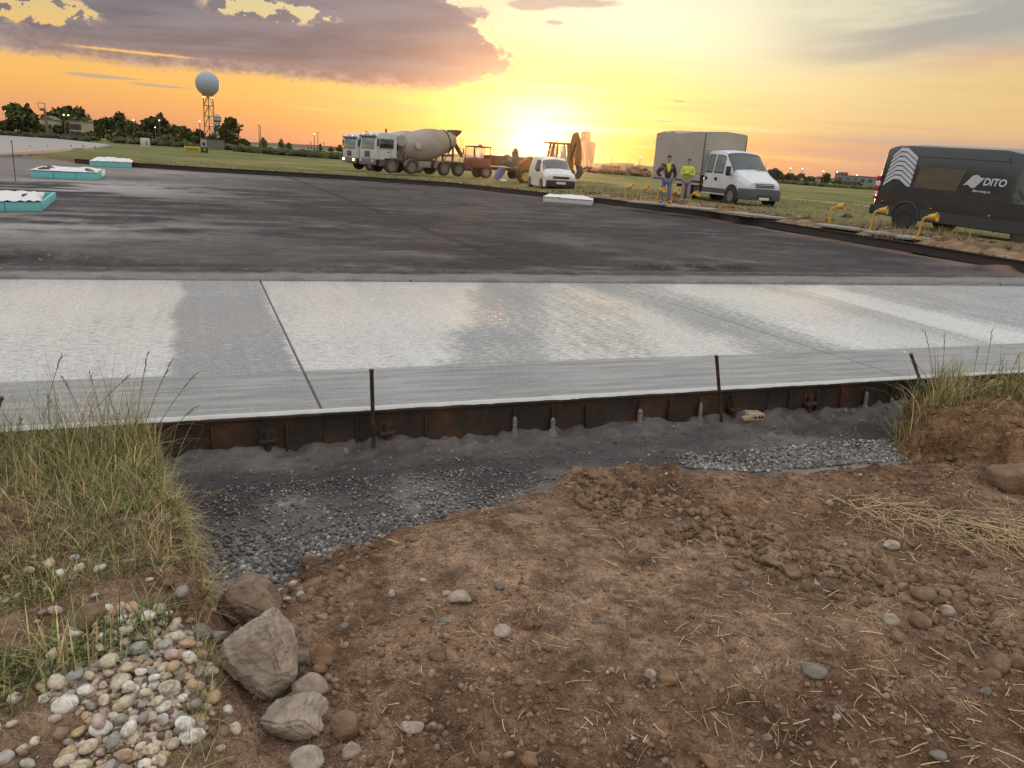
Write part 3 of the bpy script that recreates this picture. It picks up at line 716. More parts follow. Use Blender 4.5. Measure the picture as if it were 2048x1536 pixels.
def crumbs():
    r = np.random.default_rng(22)
    q = scatter_in([(-1.3, 1.3), (2.4, 1.3), (4.2, 3.3), (3.2, 4.6), (2.4, 4.75), (1.5, 4.35), (.4, 4.15), (-.4, 3.45), (-1.0, 2.85)], 60000, r)
    k = fbm(q[:, 0], q[:, 1], 1.1, 2, 40); k2 = fbm(q[:, 0], q[:, 1], 5, 3, 90)
    keep = r.random(len(q)) < (.22+.88*sst(k, .38, .56)*sst(k2, .32, .6)); q = q[keep]; n = len(q)
    S = .0018+.013*r.random(n)**6.0; ridge = np.exp(-((q[:, 1]-(3.35-.62*(q[:, 0]-.6)))/.2)**2); S *= 1+.9*ridge*(q[:, 0] > .5)
    edge = sst(q[:, 0], -.2, -.75); S *= 1+.6*edge
    c = pick([(.16, .10, .062), (.215, .14, .09), (.28, .19, .13), (.44, .37, .29), (.21, .19, .17)], [5, 5, 3, .22, .2], n, r)
    Z = soil_height(q[:, 0], q[:, 1])+S*.25
    o = lumps('soil_crumbs', np.column_stack([q, Z-S*.15]), S, c, SM, 1, (.5, 1), .8, 5, 14); tag(o, 'crumbs of brown earth strewn over the trodden ramp', kind='stuff')
    n = 1500; x = .35+2.6*r.random(n); yy = 3.35-.62*(x-.6)+.13*r.normal(size=n); k = fbm(x, yy, 4, 3, 95); m_ = (k > .42) & (yy > 1.4); x, yy = x[m_], yy[m_]; n = len(x)
    S = .006+.022*r.random(n)**3; c = pick([(.16, .10, .062), (.20, .13, .082), (.25, .165, .11)], [4, 5, 3], n, r)
    o = lumps('ridge_clods', np.column_stack([x, yy, soil_height(x, yy)+S*.15]), S, c, SM, 2, (.6, 1), .75, 15, 14); tag(o, 'churned crumbly ridge of clods crossing the right of the ramp', kind='stuff')
    q = scatter_in([(2.3, 4.4), (2.6, 5.2), (3.6, 5.6), (6, 6), (6, 3.2), (3, 3.8)], 2600, r); n = len(q)
    S = .004+.02*r.random(n)**4; c = pick([(.20, .11, .05), (.25, .15, .075), (.14, .08, .04)], [3, 2, 2], n, r)
    o = lumps('bank_crumbs', np.column_stack([q, soil_height(q[:, 0], q[:, 1])+S*.2]), S, c, SM, 2, (.6, 1), .4, 6); tag(o, 'orange brown crumbs of earth on the right bank', kind='stuff')
crumbs()
BLADE = attrmat('grass_blade', .75, .25, 12, .2)
def straw():
    r = np.random.default_rng(23)
    def strip(q, Ls, name, lab, lift=.006):
        n = len(q); az = r.random(n)*6.283; z = soil_height(q[:, 0], q[:, 1])
        x1 = q[:, 0]+np.cos(az)*Ls; y1 = q[:, 1]+np.sin(az)*Ls; z1 = soil_height(x1, y1)
        m = 5; V = np.zeros((n, m*2, 3)); LF = lift*r.random(n)+np.maximum(0, soil_height((q[:, 0]+x1)/2, (q[:, 1]+y1)/2)-(z+z1)/2); bend = (r.random(n)-.5)*Ls*.16; W = .0007+.0009*r.random(n)**2
        for i in range(m):
            t = i/(m-1); b = bend*math.sin(math.pi*t); x = q[:, 0]*(1-t)+x1*t-np.sin(az)*b; y = q[:, 1]*(1-t)+y1*t+np.cos(az)*b
            zz = z*(1-t)+z1*t+.004+LF
            for s in (0, 1):
                o = (s*2-1)*W; V[:, 2*i+s] = np.stack([x-np.sin(az)*o, y+np.cos(az)*o, zz+s*.0012], 1)
        f0 = np.array([[2*i, 2*i+1, 2*i+3, 2*i+2] for i in range(m-1)]); F = (f0[None]+(np.arange(n)*m*2)[:, None, None]).reshape(-1, 4)
        c = pick([(.42, .30, .16), (.52, .39, .23), (.27, .19, .11)], [4, 2, 3], n, r)
        o = npmesh(name, V.reshape(-1, 3), F, BLADE, np.repeat(c, m*2, 0)); tag(o, lab, kind='stuff')
    q = []
    for (x, y, s, n) in ((.0, 2.35, .16, 55), (.75, 1.75, .25, 70), (1.2, 2.35, .3, 130), (1.35, 2.9, .35, 170), (.55, 1.45, .3, 60), (1.9, 2.6, .4, 90), (.3, 1.9, .3, 50), (1.5, 1.6, .5, 60), (-.2, 1.5, .3, 30), (2.0, 3.3, .4, 60), (.9, 2.6, .5, 120), (1.7, 2.1, .4, 120), (1.2, 2.0, .4, 120), (2.4, 2.9, .4, 110)):
        q.append(np.column_stack([x+s*r.standard_normal(n), y+s*.6*r.standard_normal(n)]))
    q.append(scatter_in([(-.6, 1.3), (2.2, 1.3), (3.2, 3.8), (.5, 3.8), (-.5, 3.0)], 700, r)); q = np.concatenate(q)
    strip(q, .02+.07*r.random(len(q))**2, 'straw_litter', 'short dry stalks littering the brown earth')
    # raked mat of dry grass on the right
    NM = 1500; u = r.random(NM); q = np.column_stack([1.70+1.5*u+.10*r.standard_normal(NM), 3.45-.42*u+.12*r.standard_normal(NM)*(.5+u)])
    strip(q, .05+.15*r.random(NM), 'dry_grass_mat', 'raked mat of pale dry grass lying by the big clod on the right', .03)
straw()

# ------------------------------------------------------------------ grass on the banks
def near_grass():
    r = np.random.default_rng(31)
    G1, G2, G3, S1, S2 = (.115, .165, .040), (.060, .105, .028), (.19, .22, .075), (.50, .39, .20), (.31, .225, .115)
    def tuft(poly, n, H, dry, name, lab, wid=.0028, lean0=.9, sd=0, bias=None, hmap=None):
        q = scatter_in(poly, n, r); 
        k = fbm(q[:, 0], q[:, 1], 4.5, 3, 60+sd); keep = r.random(n) < .25+.75*sst(k, .28, .50); q = q[keep]; n = len(q)
        z = soil_height(q[:, 0], q[:, 1])-.01; h = H*(.35+1.1*r.random(n)**2)*(.6+.8*fbm(q[:, 0], q[:, 1], 3, 2, 61))
        if hmap is not None: h = h*hmap(q[:, 0], q[:, 1])
        az = r.random(n)*6.283 if bias is None else bias+r.standard_normal(n)*1.1
        lean = r.random(n)**1.2*lean0; curl = r.random(n)*1.4
        w = np.array([G1, G2, G3, S1, S2]); p = np.array([(1-dry)*3, (1-dry)*2, (1-dry)*2, dry*4, dry*3])
        kk = fbm(q[:, 0], q[:, 1], 5, 3, 70+sd); sw = r.random(n) < (kk > .55)*.35; idx = r.choice(5, n, p=p/p.sum()); idx = np.where(sw, r.integers(3, 5, n), idx); c = w[idx]*(.5+1.0*r.random((n, 1)))*(.7+.6*fbm(q[:, 0], q[:, 1], 9, 2, 71)[:, None]); tip = c*.6+np.array(S1)*.4
        o = blades(name, np.column_stack([q, z]), h, wid*(.5+.9*r.random(n)), az, lean, curl, c, BLADE, 5, tip); tag(o, lab, kind='stuff'); return o
    LB = [(-1.08, 2.38), (-1.14, 2.52), (-1.36, 2.93), (-1.62, 3.32), (-4.2, 2.35), (-4.0, 1.6), (-1.95, 1.93), (-1.45, 2.08), (-1.12, 2.24)]
    front = lambda x, y: .72+.50*sst(y-.39*(x+2), 2.35, 3.05)
    tuft(LB, 40000, .115, .18, 'bank_grass', 'dense green and straw coloured grass covering the left bank', .0034, 1.5, 0, None, front)
    tuft(LB, 20000, .17, .90, 'dry_bank_grass', 'dry matted grass tangled through the left bank', .0020, 2.3, 3, None, front)
    tuft(LB, 26000, .060, .22, 'bank_turf', 'short thick turf and thatch at the base of the left bank grass', .0042, 1.6, 23)
    tuft([(-1.3, 2.95), (-1.62, 3.3), (-3.6, 2.55), (-3.4, 2.3)], 3200, .34, .35, 'tall_bank_grass', 'tall thin grass stalks on top of the left bank', .0022, .55, 5)
    tuft([(-.98, 2.28), (-1.12, 2.42), (-1.4, 2.9), (-1.25, 2.95), (-1.0, 2.5)], 4200, .12, .9, 'hanging_grass', 'dry roots and grass hanging over the cut edge of the left bank', .0018, 2.3, 7, -.3)
    tuft([(-.66, 1.62), (-.55, 1.3), (-.68, 1.3), (-.82, 1.75), (-.98, 2.2), (-.86, 2.05)], 2600, .075, .35, 'edge_grass', 'thin grass between the pebble heap and the boulders', .0018, 1.2, 9)
    tuft([(-1.75, 1.75), (-1.15, 2.0), (-1.1, 1.85), (-1.5, 1.45), (-1.9, 1.5)], 900, .14, .08, 'broad_grass', 'broad bladed fresh green grass beside the pebble heap', .0062, 1.1, 11)
    tuft([(-1.55, 1.9), (-1.0, 2.1), (-1.0, 1.95), (-1.5, 1.7)], 450, .13, .05, 'broad_grass', 'broad bladed green grass above the pebble heap', .006, 1.3, 12)
    tuft([(-2.6, 2.1), (-1.2, 2.4), (-.95, 2.15), (-1.0, 1.6), (-2.2, 1.5)], 1500, .07, .6, 'sparse_grass', 'sparse low grass on the bare soil of the left bank', .002, 1.2, 13)
    tuft([(2.5, 4.75), (2.62, 5.08), (2.95, 5.25), (3.1, 4.95), (2.8, 4.7)], 2600, .26, .40, 'right_bank_grass', 'arching grass tuft at the corner of the right bank', .0042, .95, 15)
    tuft([(2.9, 5.0), (3.4, 5.45), (6, 6.5), (6.2, 5.4), (3.3, 4.7)], 6500, .24, .25, 'right_bank_grass', 'green grass on top of the right bank', .0048, .9, 17)
    tuft([(2.45, 4.6), (2.55, 4.9), (3.4, 4.75), (3.2, 4.45)], 700, .12, .95, 'right_root_fringe', 'dry roots hanging from the right bank', .002, 2.2, 19, -1.6)
    # tall flowering stalks with seed heads
    V = MB()
    st = [(330, 700, 270, 870), (345, 712, 280, 880), (115, 715, 85, 850), (200, 750, 215, 880), (255, 755, 150, 870), (30, 830, 40, 900), (410, 745, 300, 880), (60, 800, 100, 900), (140, 745, 175, 860),
          (1480, 0, 0, 0), (1900, 670, 1880, 800), (1857, 655, 1870, 790), (1960, 690, 1940, 790), (2020, 700, 2000, 800), (1985, 660, 1960, 800), (1830, 720, 1880, 800), (400, 810, 320, 900), (75, 870, 110, 950), (455, 995, 300, 1050)]
    objs = []
    for i, (tx, ty, bx, by) in enumerate(st):
        if bx == 0: continue
        b = at(bx, by, .33); d = ray(tx, ty); t = b.y/d.y; e = Vector((0, 0, CAM_H))+d*t
        e += Vector((r.normal()*.03, r.normal()*.05, 0))
        mid = b.lerp(e, .5)+Vector((0, 0, .10*(b-e).length)); pts = [b*(1-s)**2+mid*2*s*(1-s)+e*s*s for s in np.linspace(0, 1, 9)]
        V.tube(pts, [.0016]*7+[.0012, .0006], 5)
        for k in range(9):                    # spikelets
            s = .72+.28*k/9; p = b*(1-s)**2+mid*2*s*(1-s)+e*s*s; dd = (e-mid).normalized()*.022+Vector(r.normal(size=3))*.005
            V.tube([p, p+dd*.5, p+dd], [.0009, .0020, .0004], 5)
    o = V.build('seeding_grass', plain('seed_stalk', (.20, .17, .085), .8)); tag(o, 'tall stalks with seed heads rising over the bank grass', kind='stuff')
near_grass()
# ------------------------------------------------------------------ vehicles
TYRE = plain('tyre_rubber', (.028, .026, .025), .85)
DUST_TYRE = paint('dusty_tyre', (.035, .031, .028), .85, .8, 0, (.16, .12, .09), 5)
RIM = paint('steel_rim', (.22, .21, .20), .5, .6, .3, (.14, .10, .07), 6)
DARKRIM = paint('dark_rim', (.05, .05, .05), .5, .4, .2, (.12, .09, .07), 6)
GLASS = material('dark_window_glass', lambda g, b: setp(g, b, color=(.020, .026, .026), rough=.06, spec=.9))
PALEGLASS = material('hazy_window_glass', lambda g, b: setp(g, b, color=g.mix(g.noise(g.obj(), 2.5, 3, .5), (.10, .13, .12), (.20, .24, .21)), rough=.10, spec=.9))
def clear(g, b):
    setp(g, b, color=(.75, .82, .78), rough=.03, alpha=.32, spec=.8)
CLEAR = material('clear_window_glass', clear)
BLACKP = plain('black_plastic', (.025, .025, .026), .6)
GREYP = plain('grey_plastic', (.075, .080, .095), .6)
def hwheel(par, x, y, r, w, side, rim=RIM, tyre=TYRE, name='wheel'):
    s = -side; m = MB()
    m.lathe([(0, r*.60), (0, r*.70), (-.012, r*.80), (0, r*.93), (.025, r*.985), (.05, r), (w-.05, r), (w-.025, r*.985), (w, r*.93), (w, r*.6)], (x, y, r), (0, s, 0), 32, caps=False)
    o = m.build(name, tyre, par, ang=50)
    m = MB(); m.lathe([(.006, r*.62), (.02, r*.60), (.035, r*.54), (.075, r*.46), (.085, r*.30), (.045, r*.26), (.03, r*.14), (.028, .001)], (x, y, r), (0, s, 0), 28)
    for k in range(8):
        a = k*math.pi/4; m.box((x+math.cos(a)*r*.37, y+s*.078, r+math.sin(a)*r*.37), (.03, .03, .03))
    m.build('rim', rim, o, ang=50)
    MB().lathe([(w*.3, r*.62), (w*.3, .001)], (x, y, r), (0, s, 0), 24).build('drum_brake', BLACKP, o)
    return o
def ringpts(x, zb, zk, zt, wb, wk, wt, rise=.03):
    h = [(wb, zb), (wb+.0, zb+.02), (max(wb, wk), (zb+zk)*.5), (wk, zk), (wk+(wt-wk)*.45, zk+(zt-zk)*.5), (wt+.03, zt-.14), (wt-.03, zt-.05), (wt-.16, zt-.012), (0, zt+rise)]
    R = [(x, y, z) for y, z in h]; L = [(x, -y, z) for y, z in h[:-1]][::-1]
    return [Vector(p) for p in R+L]
class Body:
    """car or cab shell lofted through cross sections; windows are patches just proud of it"""
    def __init__(s, st): s.r = [ringpts(*a) for a in st]; s.x = [a[0] for a in st]
    def P(s, a, t):
        i = min(int(a), len(s.r)-2); f = a-i; k = min(int(t), len(s.r[0])-2); e = t-k
        p = s.r[i][k].lerp(s.r[i][k+1], e); q = s.r[i+1][k].lerp(s.r[i+1][k+1], e); return p.lerp(q, f)
    def shell(s, name, mat, par, bev=0): return MB().loft(s.r).build(name, mat, par, ang=28)
    def patch(s, c4, off=.008, nu=6, nv=6, thick=.006):
        """c4: four (station, ring) corners"""
        c = [Vector(p) for p in c4]; m = MB(); V = []; B = []
        for i in range(nu+1):
            for j in range(nv+1):
                u, v = i/nu, j/nv; q = c[0]*(1-u)*(1-v)+c[1]*u*(1-v)+c[2]*u*v+c[3]*(1-u)*v
                p = s.P(q.x, q.y); e = .02
                n = (s.P(min(q.x+e, len(s.r)-1.001), q.y)-s.P(max(q.x-e, 0), q.y)).cross(s.P(q.x, q.y+e)-s.P(q.x, max(q.y-e, 0)))
                if n.length < 1e-9: n = Vector((0, 0, 1))
                n.normalize(); ctr = Vector((p.x, 0, .9))
                if n.dot(p-ctr) < 0: n = -n
                V.append(p+n*off); B.append(p+n*(off-thick))
        w = nv+1; F = [(i*w+j, i*w+j+1, (i+1)*w+j+1, (i+1)*w+j) for i in range(nu) for j in range(nv)]
        m.add(V, F); return m
def place(name, label, cat, px, py, z, head, contact, tilt=0, group=None):
    rz = math.atan2(head[1], head[0]); p = at(px, py, z)
    R = Euler((0, tilt, rz)).to_matrix(); o = thing(name, label, cat, p-R @ Vector(contact), group=group, rot=(0, tilt, rz)); return o
def head_dir(px, py, lat, dep):
    d = ray(px, py); d = Vector((d.x, d.y, 0)).normalized(); l = Vector((d.y, -d.x, 0)); v = l*lat+d*dep; v.normalize(); return v

def crew_truck():
    W = paint('white_truck_paint', (.60, .62, .66), .32, .22, 0, (.30, .26, .22), 1.5)
    T = place('canvas_truck', 'white crew cab truck with a tall grey canvas covered load bed', 'truck', 1463, 409, .36, head_dir(1463, 409, .56, -.83), (0, -.88, 0), tilt=-R_(.0))
    st = [(.93, .40, .66, .86, .60, .58, .44, .0), (.86, .32, .75, .98, .82, .80, .66), (.60, .30, .92, 1.14, .96, .94, .76), (.10, .32, 1.10, 1.34, .99, .97, .84),
          (-.10, .34, 1.16, 1.44, .99, .98, .86), (-.80, .36, 1.20, 2.10, .99, .98, .80), (-1.05, .36, 1.20, 2.22, .99, .98, .80), (-1.6, .36, 1.20, 2.26, .99, .98, .81), (-2.30, .36, 1.20, 2.24, .99, .98, .80), (-2.36, .40, 1.20, 2.18, .96, .95, .76)]
    B = Body(st); B.shell('cab', W, T)
    # ring indices: right side runs 16..8 (16 = sill), 13 = belt, 11.. = top
    n = len(B.r[0])-1
    lay = [('windshield', [(4.15, 5.2), (4.95, 5.4), (4.95, n-5.4), (4.15, n-5.2)], GLASS)]
    B.patch([(4.05, 5.0), (4.98, 5.15), (4.98, n-5.15), (4.05, n-5.0)], .010, 8, 10).build('windshield', GLASS, T)
    B.patch([(4.93, 5.1), (5.35, 5.4), (5.35, n-5.4), (4.93, n-5.1)], .016, 3, 8).build('sun_visor', GREYP, T)
    for sgn, a in (('r', lambda t: n-t), ('l', lambda t: t)):
        for nm, x0, x1, k0, k1 in (('front_window', 5.02, 6.62, 4.6, 5.9), ('rear_window', 7.05, 7.85, 3.1, 3.1)):
            lo, hi = 3.12, 4.86
            c = [(x0 if nm[0] == 'f' else 7.08, a(lo)), (6.9, a(lo)), (6.9, a(hi)), (5.35, a(hi))] if nm[0] == 'f' else [(7.12, a(lo)), (7.86, a(lo)), (7.86, a(hi)), (7.12, a(hi))]
            B.patch(c, .010).build('window_seal', BLACKP, T)
            cc = Vector((sum(q[0] for q in c)/4, sum(q[1] for q in c)/4)); c2 = [tuple(cc+(Vector(q)-cc)*.88) for q in c]
            B.patch(c2, .015).build('window', PALEGLASS, T)
        for x in (6.98, 7.93): B.patch([(x, a(1.2)), (x+.018, a(1.2)), (x+.018, a(4.9)), (x, a(4.9))], .004, 2, 12).build('door_gap', BLACKP, T)
        B.patch([(4.3, a(1.1)), (8.9, a(1.1)), (8.9, a(1.62)), (4.3, a(1.62))], .012, 12, 2).build('rubbing_strip', GREYP, T)
    for s in (-1, 1):
        for x in (-1.42, -1.86+.62): pass
        MB().box((-1.33+.02, s*.995, 1.02), (.20, .04, .13)).build('door_handle', BLACKP, T, bev=.01)
        MB().box((-2.20+.10, s*.995, 1.02), (.20, .04, .13)).build('door_handle', BLACKP, T, bev=.01)
        h = MB(); h.box((.02-.18, s*1.16, 1.38), (.16, .20, .40)).build('mirror', BLACKP, T, bev=.05)
        MB().tube([(-.15, s*.98, 1.22), (-.15, s*1.10, 1.28)], .02, 8).build('mirror_arm', BLACKP, T)
        B.patch([(1.0, 3.0 if s > 0 else n-3.0), (2.75, 3.2 if s > 0 else n-3.2), (2.35, 4.75 if s > 0 else n-4.75), (.9, 5.0 if s > 0 else n-5.0)], .012).build('headlight', material('lamp_glass', lambda g, b: setp(g, b, color=(.62, .58, .52), rough=.08, spec=.9)), T)
        # wheel arch and front wheel
        m = MB(); m.lathe([(0, .47), (.05, .47)], (0, s*.985-s*.02, .38), (0, s, 0), 28); m.build('wheel_arch', BLACKP, T)
        hwheel(T, 0, s*1.03, .36, .22, s, RIM, TYRE)
    m = MB()
    m.add([], [])
    br = []
    for x, w in ((1.02, .55), (.97, .78), (.78, .97), (.50, 1.02)):
        br.append([(x, -w, .26), (x, -w, .62), (x-.03, -w*.98, .72), (x-.03, w*.98, .72), (x, w, .62), (x, w, .26)])
    m.loft([[Vector(p) for p in r] for r in br], closed=True); m.build('bumper', GREYP, T, bev=.015)
    MB().box((1.028, 0, .40), (.02, .72, .15)).build('air_intake', BLACKP, T, bev=.01)
    for z in (.80, .86, .92): MB().box((1.0-(z-.8)*.9, 0, z), (.05, .92, .022), rot=(0, -.5, 0)).build('grille_slat', BLACKP, T)
    pl = MB().box((1.045, -.05, .325), (.012, .52, .11)).build('number_plate', plain('plate_white', (.62, .62, .6), .5), T, bev=.003)
    MB().box((1.053, -.29, .325), (.003, .03, .10)).build('plate_band', plain('plate_blue', (.03, .06, .3), .5), pl)
    for k in range(7): MB().box((1.053, .16-.058*k-(0.0 if k < 2 else .02), .325), (.003, .03, .06)).build('plate_character', BLACKP, pl) if False else None
    for s in (-.35, .35): MB().tube([(.10, s, 1.475), (-.05, s+.25, 1.60), (-.28, s+.42, 1.80)], .008, 5).build('wiper', BLACKP, T)
    MB().box((-.02-.1, .30, 1.47), (.08, .13, .09)).build('inspection_sticker', plain('sticker_green', (.35, .55, .05), .6), T)
    # chassis and load bed
    m = MB(); m.box((-2.9, .38, .60), (5.4, .09, .16)).box((-2.9, -.38, .60), (5.4, .09, .16)).box((-4.6, 0, .6), (.1, .8, .12)); m.build('chassis', BLACKP, T)
    MB().box((-2.95, -.72, .52), (.55, .40, .30)).build('fuel_tank', GREYP, T, bev=.03)
    ALU = paint('drop_side', (.42, .40, .39), .5, .4, .1, (.22, .18, .14), 3)
    MB().box((-4.70, 0, .84), (4.45, 2.12, .08)).build('bed_floor', BLACKP, T)
    for s in (-1, 1):
        m = MB(); m.box((-4.70, s*1.075, 1.03), (4.45, .03, .34)); m.build('drop_side', ALU, T, bev=.006)
        for z in (.93, 1.03, 1.13): MB().box((-4.70, s*1.094, z), (4.40, .010, .016)).build('side_rib', ALU, T)
        MB().box((-4.70, s*1.085, .72), (4.45, .02, .09)).build('side_guard', ALU, T)
        hwheel(T, -3.65, s*.98, .36, .24, s, DARKRIM, TYRE)
        hwheel(T, -3.65, s*.70, .36, .22, s, DARKRIM, TYRE)
    def canvas(g, b):
        p = g.obj(); n = g.noise(g.mapv(p, (1, 1, .45)), 2.2, 6, .6); q = g.noise(p, 14, 4, .6)
        setp(g, b, color=g.mix(n, (.33, .29, .25), (.46, .41, .36)), rough=.8, spec=.2, normal=bump(g, n+q*.15, .05, .8))
    CV = material('grey_canvas', canvas)
    # tarpaulin: side and roof with a sagging, slightly peaked top
    nx, X0, X1, HW, Z0 = 30, -2.42, -6.95, 1.10, 1.13
    rings = []
    for i in range(nx+1):
        t = i/nx; x = X0+(X1-X0)*t
        zt = 3.02+.02*math.sin(t*9)+(.10*math.exp(-((t-.66)/.05)**2)+.06*math.exp(-((t-.85)/.06)**2))
        pf = lambda a: .014*math.sin(t*3.14159*4)**2
        r = [(x, -HW, Z0)]
        for k in range(1, 8): r.append((x, -HW-pf(0)*math.sin(k/8*3.14)-.006*math.sin(i*1.7+k), Z0+(zt-.08-Z0)*k/8))
        r += [(x, -HW+.02, zt-.03), (x, -HW+.16, zt+.0), (x, -.5, zt+.03-.02*math.sin(t*12.6)), (x, 0, zt+.06-.03*math.sin(t*12.6)), (x, .5, zt+.03-.02*math.sin(t*12.6)), (x, HW-.16, zt), (x, HW-.02, zt-.03)]
        for k in range(7, 0, -1): r.append((x, HW+pf(0)*math.sin(k/8*3.14), Z0+(zt-.08-Z0)*k/8))
        r.append((x, HW, Z0)); rings.append([Vector(p) for p in r])
    MB().loft(rings).build('canvas_cover', CV, T, ang=50)
    for i in range(13):                                            # lacing down the front corner and along the lower hem
        z = 1.25+i*.135; MB().box((X0+.012, -HW+.05, z), (.012, .05, .035)).build('strap_eyelet', BLACKP, T)
    for i in range(21): MB().box((X0-.15-i*.2, -HW-.014, Z0+.05), (.05, .012, .03)).build('hem_eyelet', BLACKP, T)
    MB().tube([(X0+.02, -HW, 1.13), (X0+.02, -HW, 2.95)], .018, 6).tube([(X0+.02, HW, 1.13), (X0+.02, HW, 2.95)], .018, 6).build('corner_post', GREYP, T)
    MB().add([(X1+.10, -HW-.030, 2.80), (X1+.55, -HW-.032, 2.86), (X1+.48, -HW-.032, 2.80), (X1+.25, -HW-.030, 2.775), (X1+.10, -HW-.012, 2.80), (X1+.55, -HW-.012, 2.86), (X1+.48, -HW-.012, 2.80), (X1+.25, -HW-.012, 2.775)],
             [(0, 1, 2, 3), (7, 6, 5, 4), (0, 4, 5, 1), (1, 5, 6, 2), (2, 6, 7, 3), (3, 7, 4, 0)]).build('torn_flap', plain('pale_tarp_lining', (.62, .58, .50), .7), T)
    return T
crew_truck()

def text_mesh(s, size, mat, par, M, name='lettering', ext=.002, bold=.02, shear=0, sx=1.0):
    cu = bpy.data.curves.new('lettering', 'FONT'); cu.body = s; cu.size = size; cu.extrude = ext; cu.offset = bold*size; cu.shear = shear; cu.resolution_u = 3
    o = bpy.data.objects.new('tmp', cu); COL.objects.link(o); dg = bpy.context.evaluated_depsgraph_get(); me = bpy.data.meshes.new_from_object(o.evaluated_get(dg))
    bpy.data.objects.remove(o); me.transform(M @ Matrix.Diagonal((sx, 1, 1, 1))); me.materials.clear(); me.materials.append(mat)
    r = bpy.data.objects.new(name, me); COL.objects.link(r); r.parent = par; return r

def black_van():
    K = paint('black_van_paint', (.022, .026, .028), .22, .18, 0, (.075, .068, .058), 1.2)
    T = place('black_van', 'black high roof panel van with white roof-like stripes and lettering on its side', 'van', 1804, 460, .36, head_dir(1900, 400, .80, -.60), (-4.0*.88, -.99*.88, 0), tilt=R_(1.6)); T.scale = (.88,)*3
    st = [(-5.44, .48, 1.05, 2.50, .90, .90, .70), (-5.36, .42, 1.10, 2.62, .97, .97, .76), (-5.10, .40, 1.12, 2.70, .99, .99, .80), (-4.4, .38, 1.12, 2.74, 1.0, 1.0, .82), (-1.2, .38, 1.12, 2.74, 1.0, 1.0, .82), (-.7, .38, 1.12, 2.66, 1.0, 1.0, .82),
          (0.0, .38, 1.15, 2.0, 1.0, .99, .78), (.35, .38, 1.12, 1.42, .99, .97, .82), (.8, .38, .98, 1.25, .93, .90, .7), (.98, .45, .80, 1.0, .7, .68, .5)]
    B = Body(st); B.shell('body', K, T); n = len(B.r[0])-1
    def wy(z):   # half width of the side at height z
        pts = [(.38, 1.0), (1.12, 1.0), (1.93, .919), (2.60, .85), (2.69, .79)]
        for (z0, w0), (z1, w1) in zip(pts[:-1], pts[1:]):
            if z <= z1: return w0+(w1-w0)*(z-z0)/(z1-z0)
        return .79
    def panel(name, poly, mat, off=.010, par=T):
        """flat decal shape on the right-hand side given as (x, z)"""
        m = MB(); V = [(x, -wy(z)-off, z) for x, z in poly]+[(x, -wy(z)-off+.006, z) for x, z in poly]; k = len(poly)
        m.add(V, [tuple(range(k)), tuple(range(2*k-1, k-1, -1))]+[(i, (i+1) % k, (i+1) % k+k, i+k) for i in range(k)]); return m.build(name, mat, par)
    WH = plain('white_film', (.56, .57, .60), .5)
    for k in range(7):
        z = 1.36+k*.150+.0; x0 = -5.16+.0*k; ap = -4.68; x1 = -4.08
        dz = .113; l = z+.0-.03*k*.0
        xl = x0+.016*k
        for a, b in (((xl, l), (ap-.12, l+.245)), ((ap-.12, l+.245), (ap+.12, l+.245)), ((ap+.12, l+.245), (x1, l-.03))):
            panel('roof_stripe' if a[0] == xl else 'roof_stripe', [a, b, (b[0], b[1]+dz), (a[0]+(0 if a[0] != xl else .02), a[1]+dz)], WH)
    # the brown photographic panel and the pale line under it
    BR = material('brown_film', lambda g, b: setp(g, b, color=g.mix(g.noise(g.mapv(g.obj(), (1, 1, 5)), 1.2, 5, .6), (.050, .036, .024), (.135, .092, .052)), rough=.35))
    panel('brown_panel', [(-3.95, 1.38), (-2.42, 1.38), (-2.25, 2.05), (-3.87, 2.05)], BR, .006)
    panel('pale_line', [(-3.90, 1.315), (-2.44, 1.315), (-2.42, 1.36), (-3.90, 1.36)], plain('cream_film', (.60, .50, .38), .5), .008)
    M = Matrix.Translation((-1.60, -wy(1.75)-.012, 1.66)) @ Euler((R_(90-5.7), 0, 0)).to_matrix().to_4x4()
    text_mesh('DITO', .30, WH, T, M, 'company_name', .002, .025, .12)
    M = Matrix.Translation((-1.86, -wy(1.5)-.012, 1.44)) @ Euler((R_(90-5.7), 0, 0)).to_matrix().to_4x4()
    text_mesh('dito-group.ro', .105, WH, T, M, 'web_address', .002, .02)
    pr = None
    for k in range(7):        # the folded sheet emblem, a stack of thin wavy strips
        z = 1.60+k*.045; o = .035*k
        for (xa, za), (xb, zb) in (((0, 0), (.14, .035)), ((.14, .035), (.20, .01)), ((.20, .01), (.27, -.045)), ((.27, -.045), (.40, -.045))):
            panel('emblem_strip', [(-2.22+xa+o, z+za), (-2.22+xb+o, z+zb), (-2.22+xb+o+.025, z+zb+.038), (-2.22+xa+o+.025, z+za+.038)], WH)
    # body side: rubbing mould, swage, sill, door seams
    B.patch([(1.2, n-.9), (6.9, n-.9), (6.9, n-1.95), (1.2, n-1.95)], .014, 20, 4).build('lower_cladding', plain('black_cladding', (.040, .042, .046), .55), T)
    B.patch([(1.6, n-3.10), (5.6, n-3.10), (5.6, n-3.35), (1.6, n-3.35)], .012, 20, 1).build('waist_swage', K, T, ang=10)
    for x in (-1.02,): panel('sliding_door_seam', [(x, .45), (x+.018, .45), (x+.05, 2.5), (x+.032, 2.5)], plain('seam_shadow', (.008, .008, .008), .8), .004)
    panel('roof_seam', [(-5.1, 2.36), (-.9, 2.36), (-.9, 2.374), (-5.1, 2.374)], plain('seam_shadow', (.008, .008, .008), .8), .004)
    for x in (-5.0, -3.1, -1.1): MB().box((x, -1.02, .86 if x < -4.5 else .80), (.10, .012, .04)).build('side_marker', plain('amber_lens', (.65, .16, .03), .3), T, bev=.004)
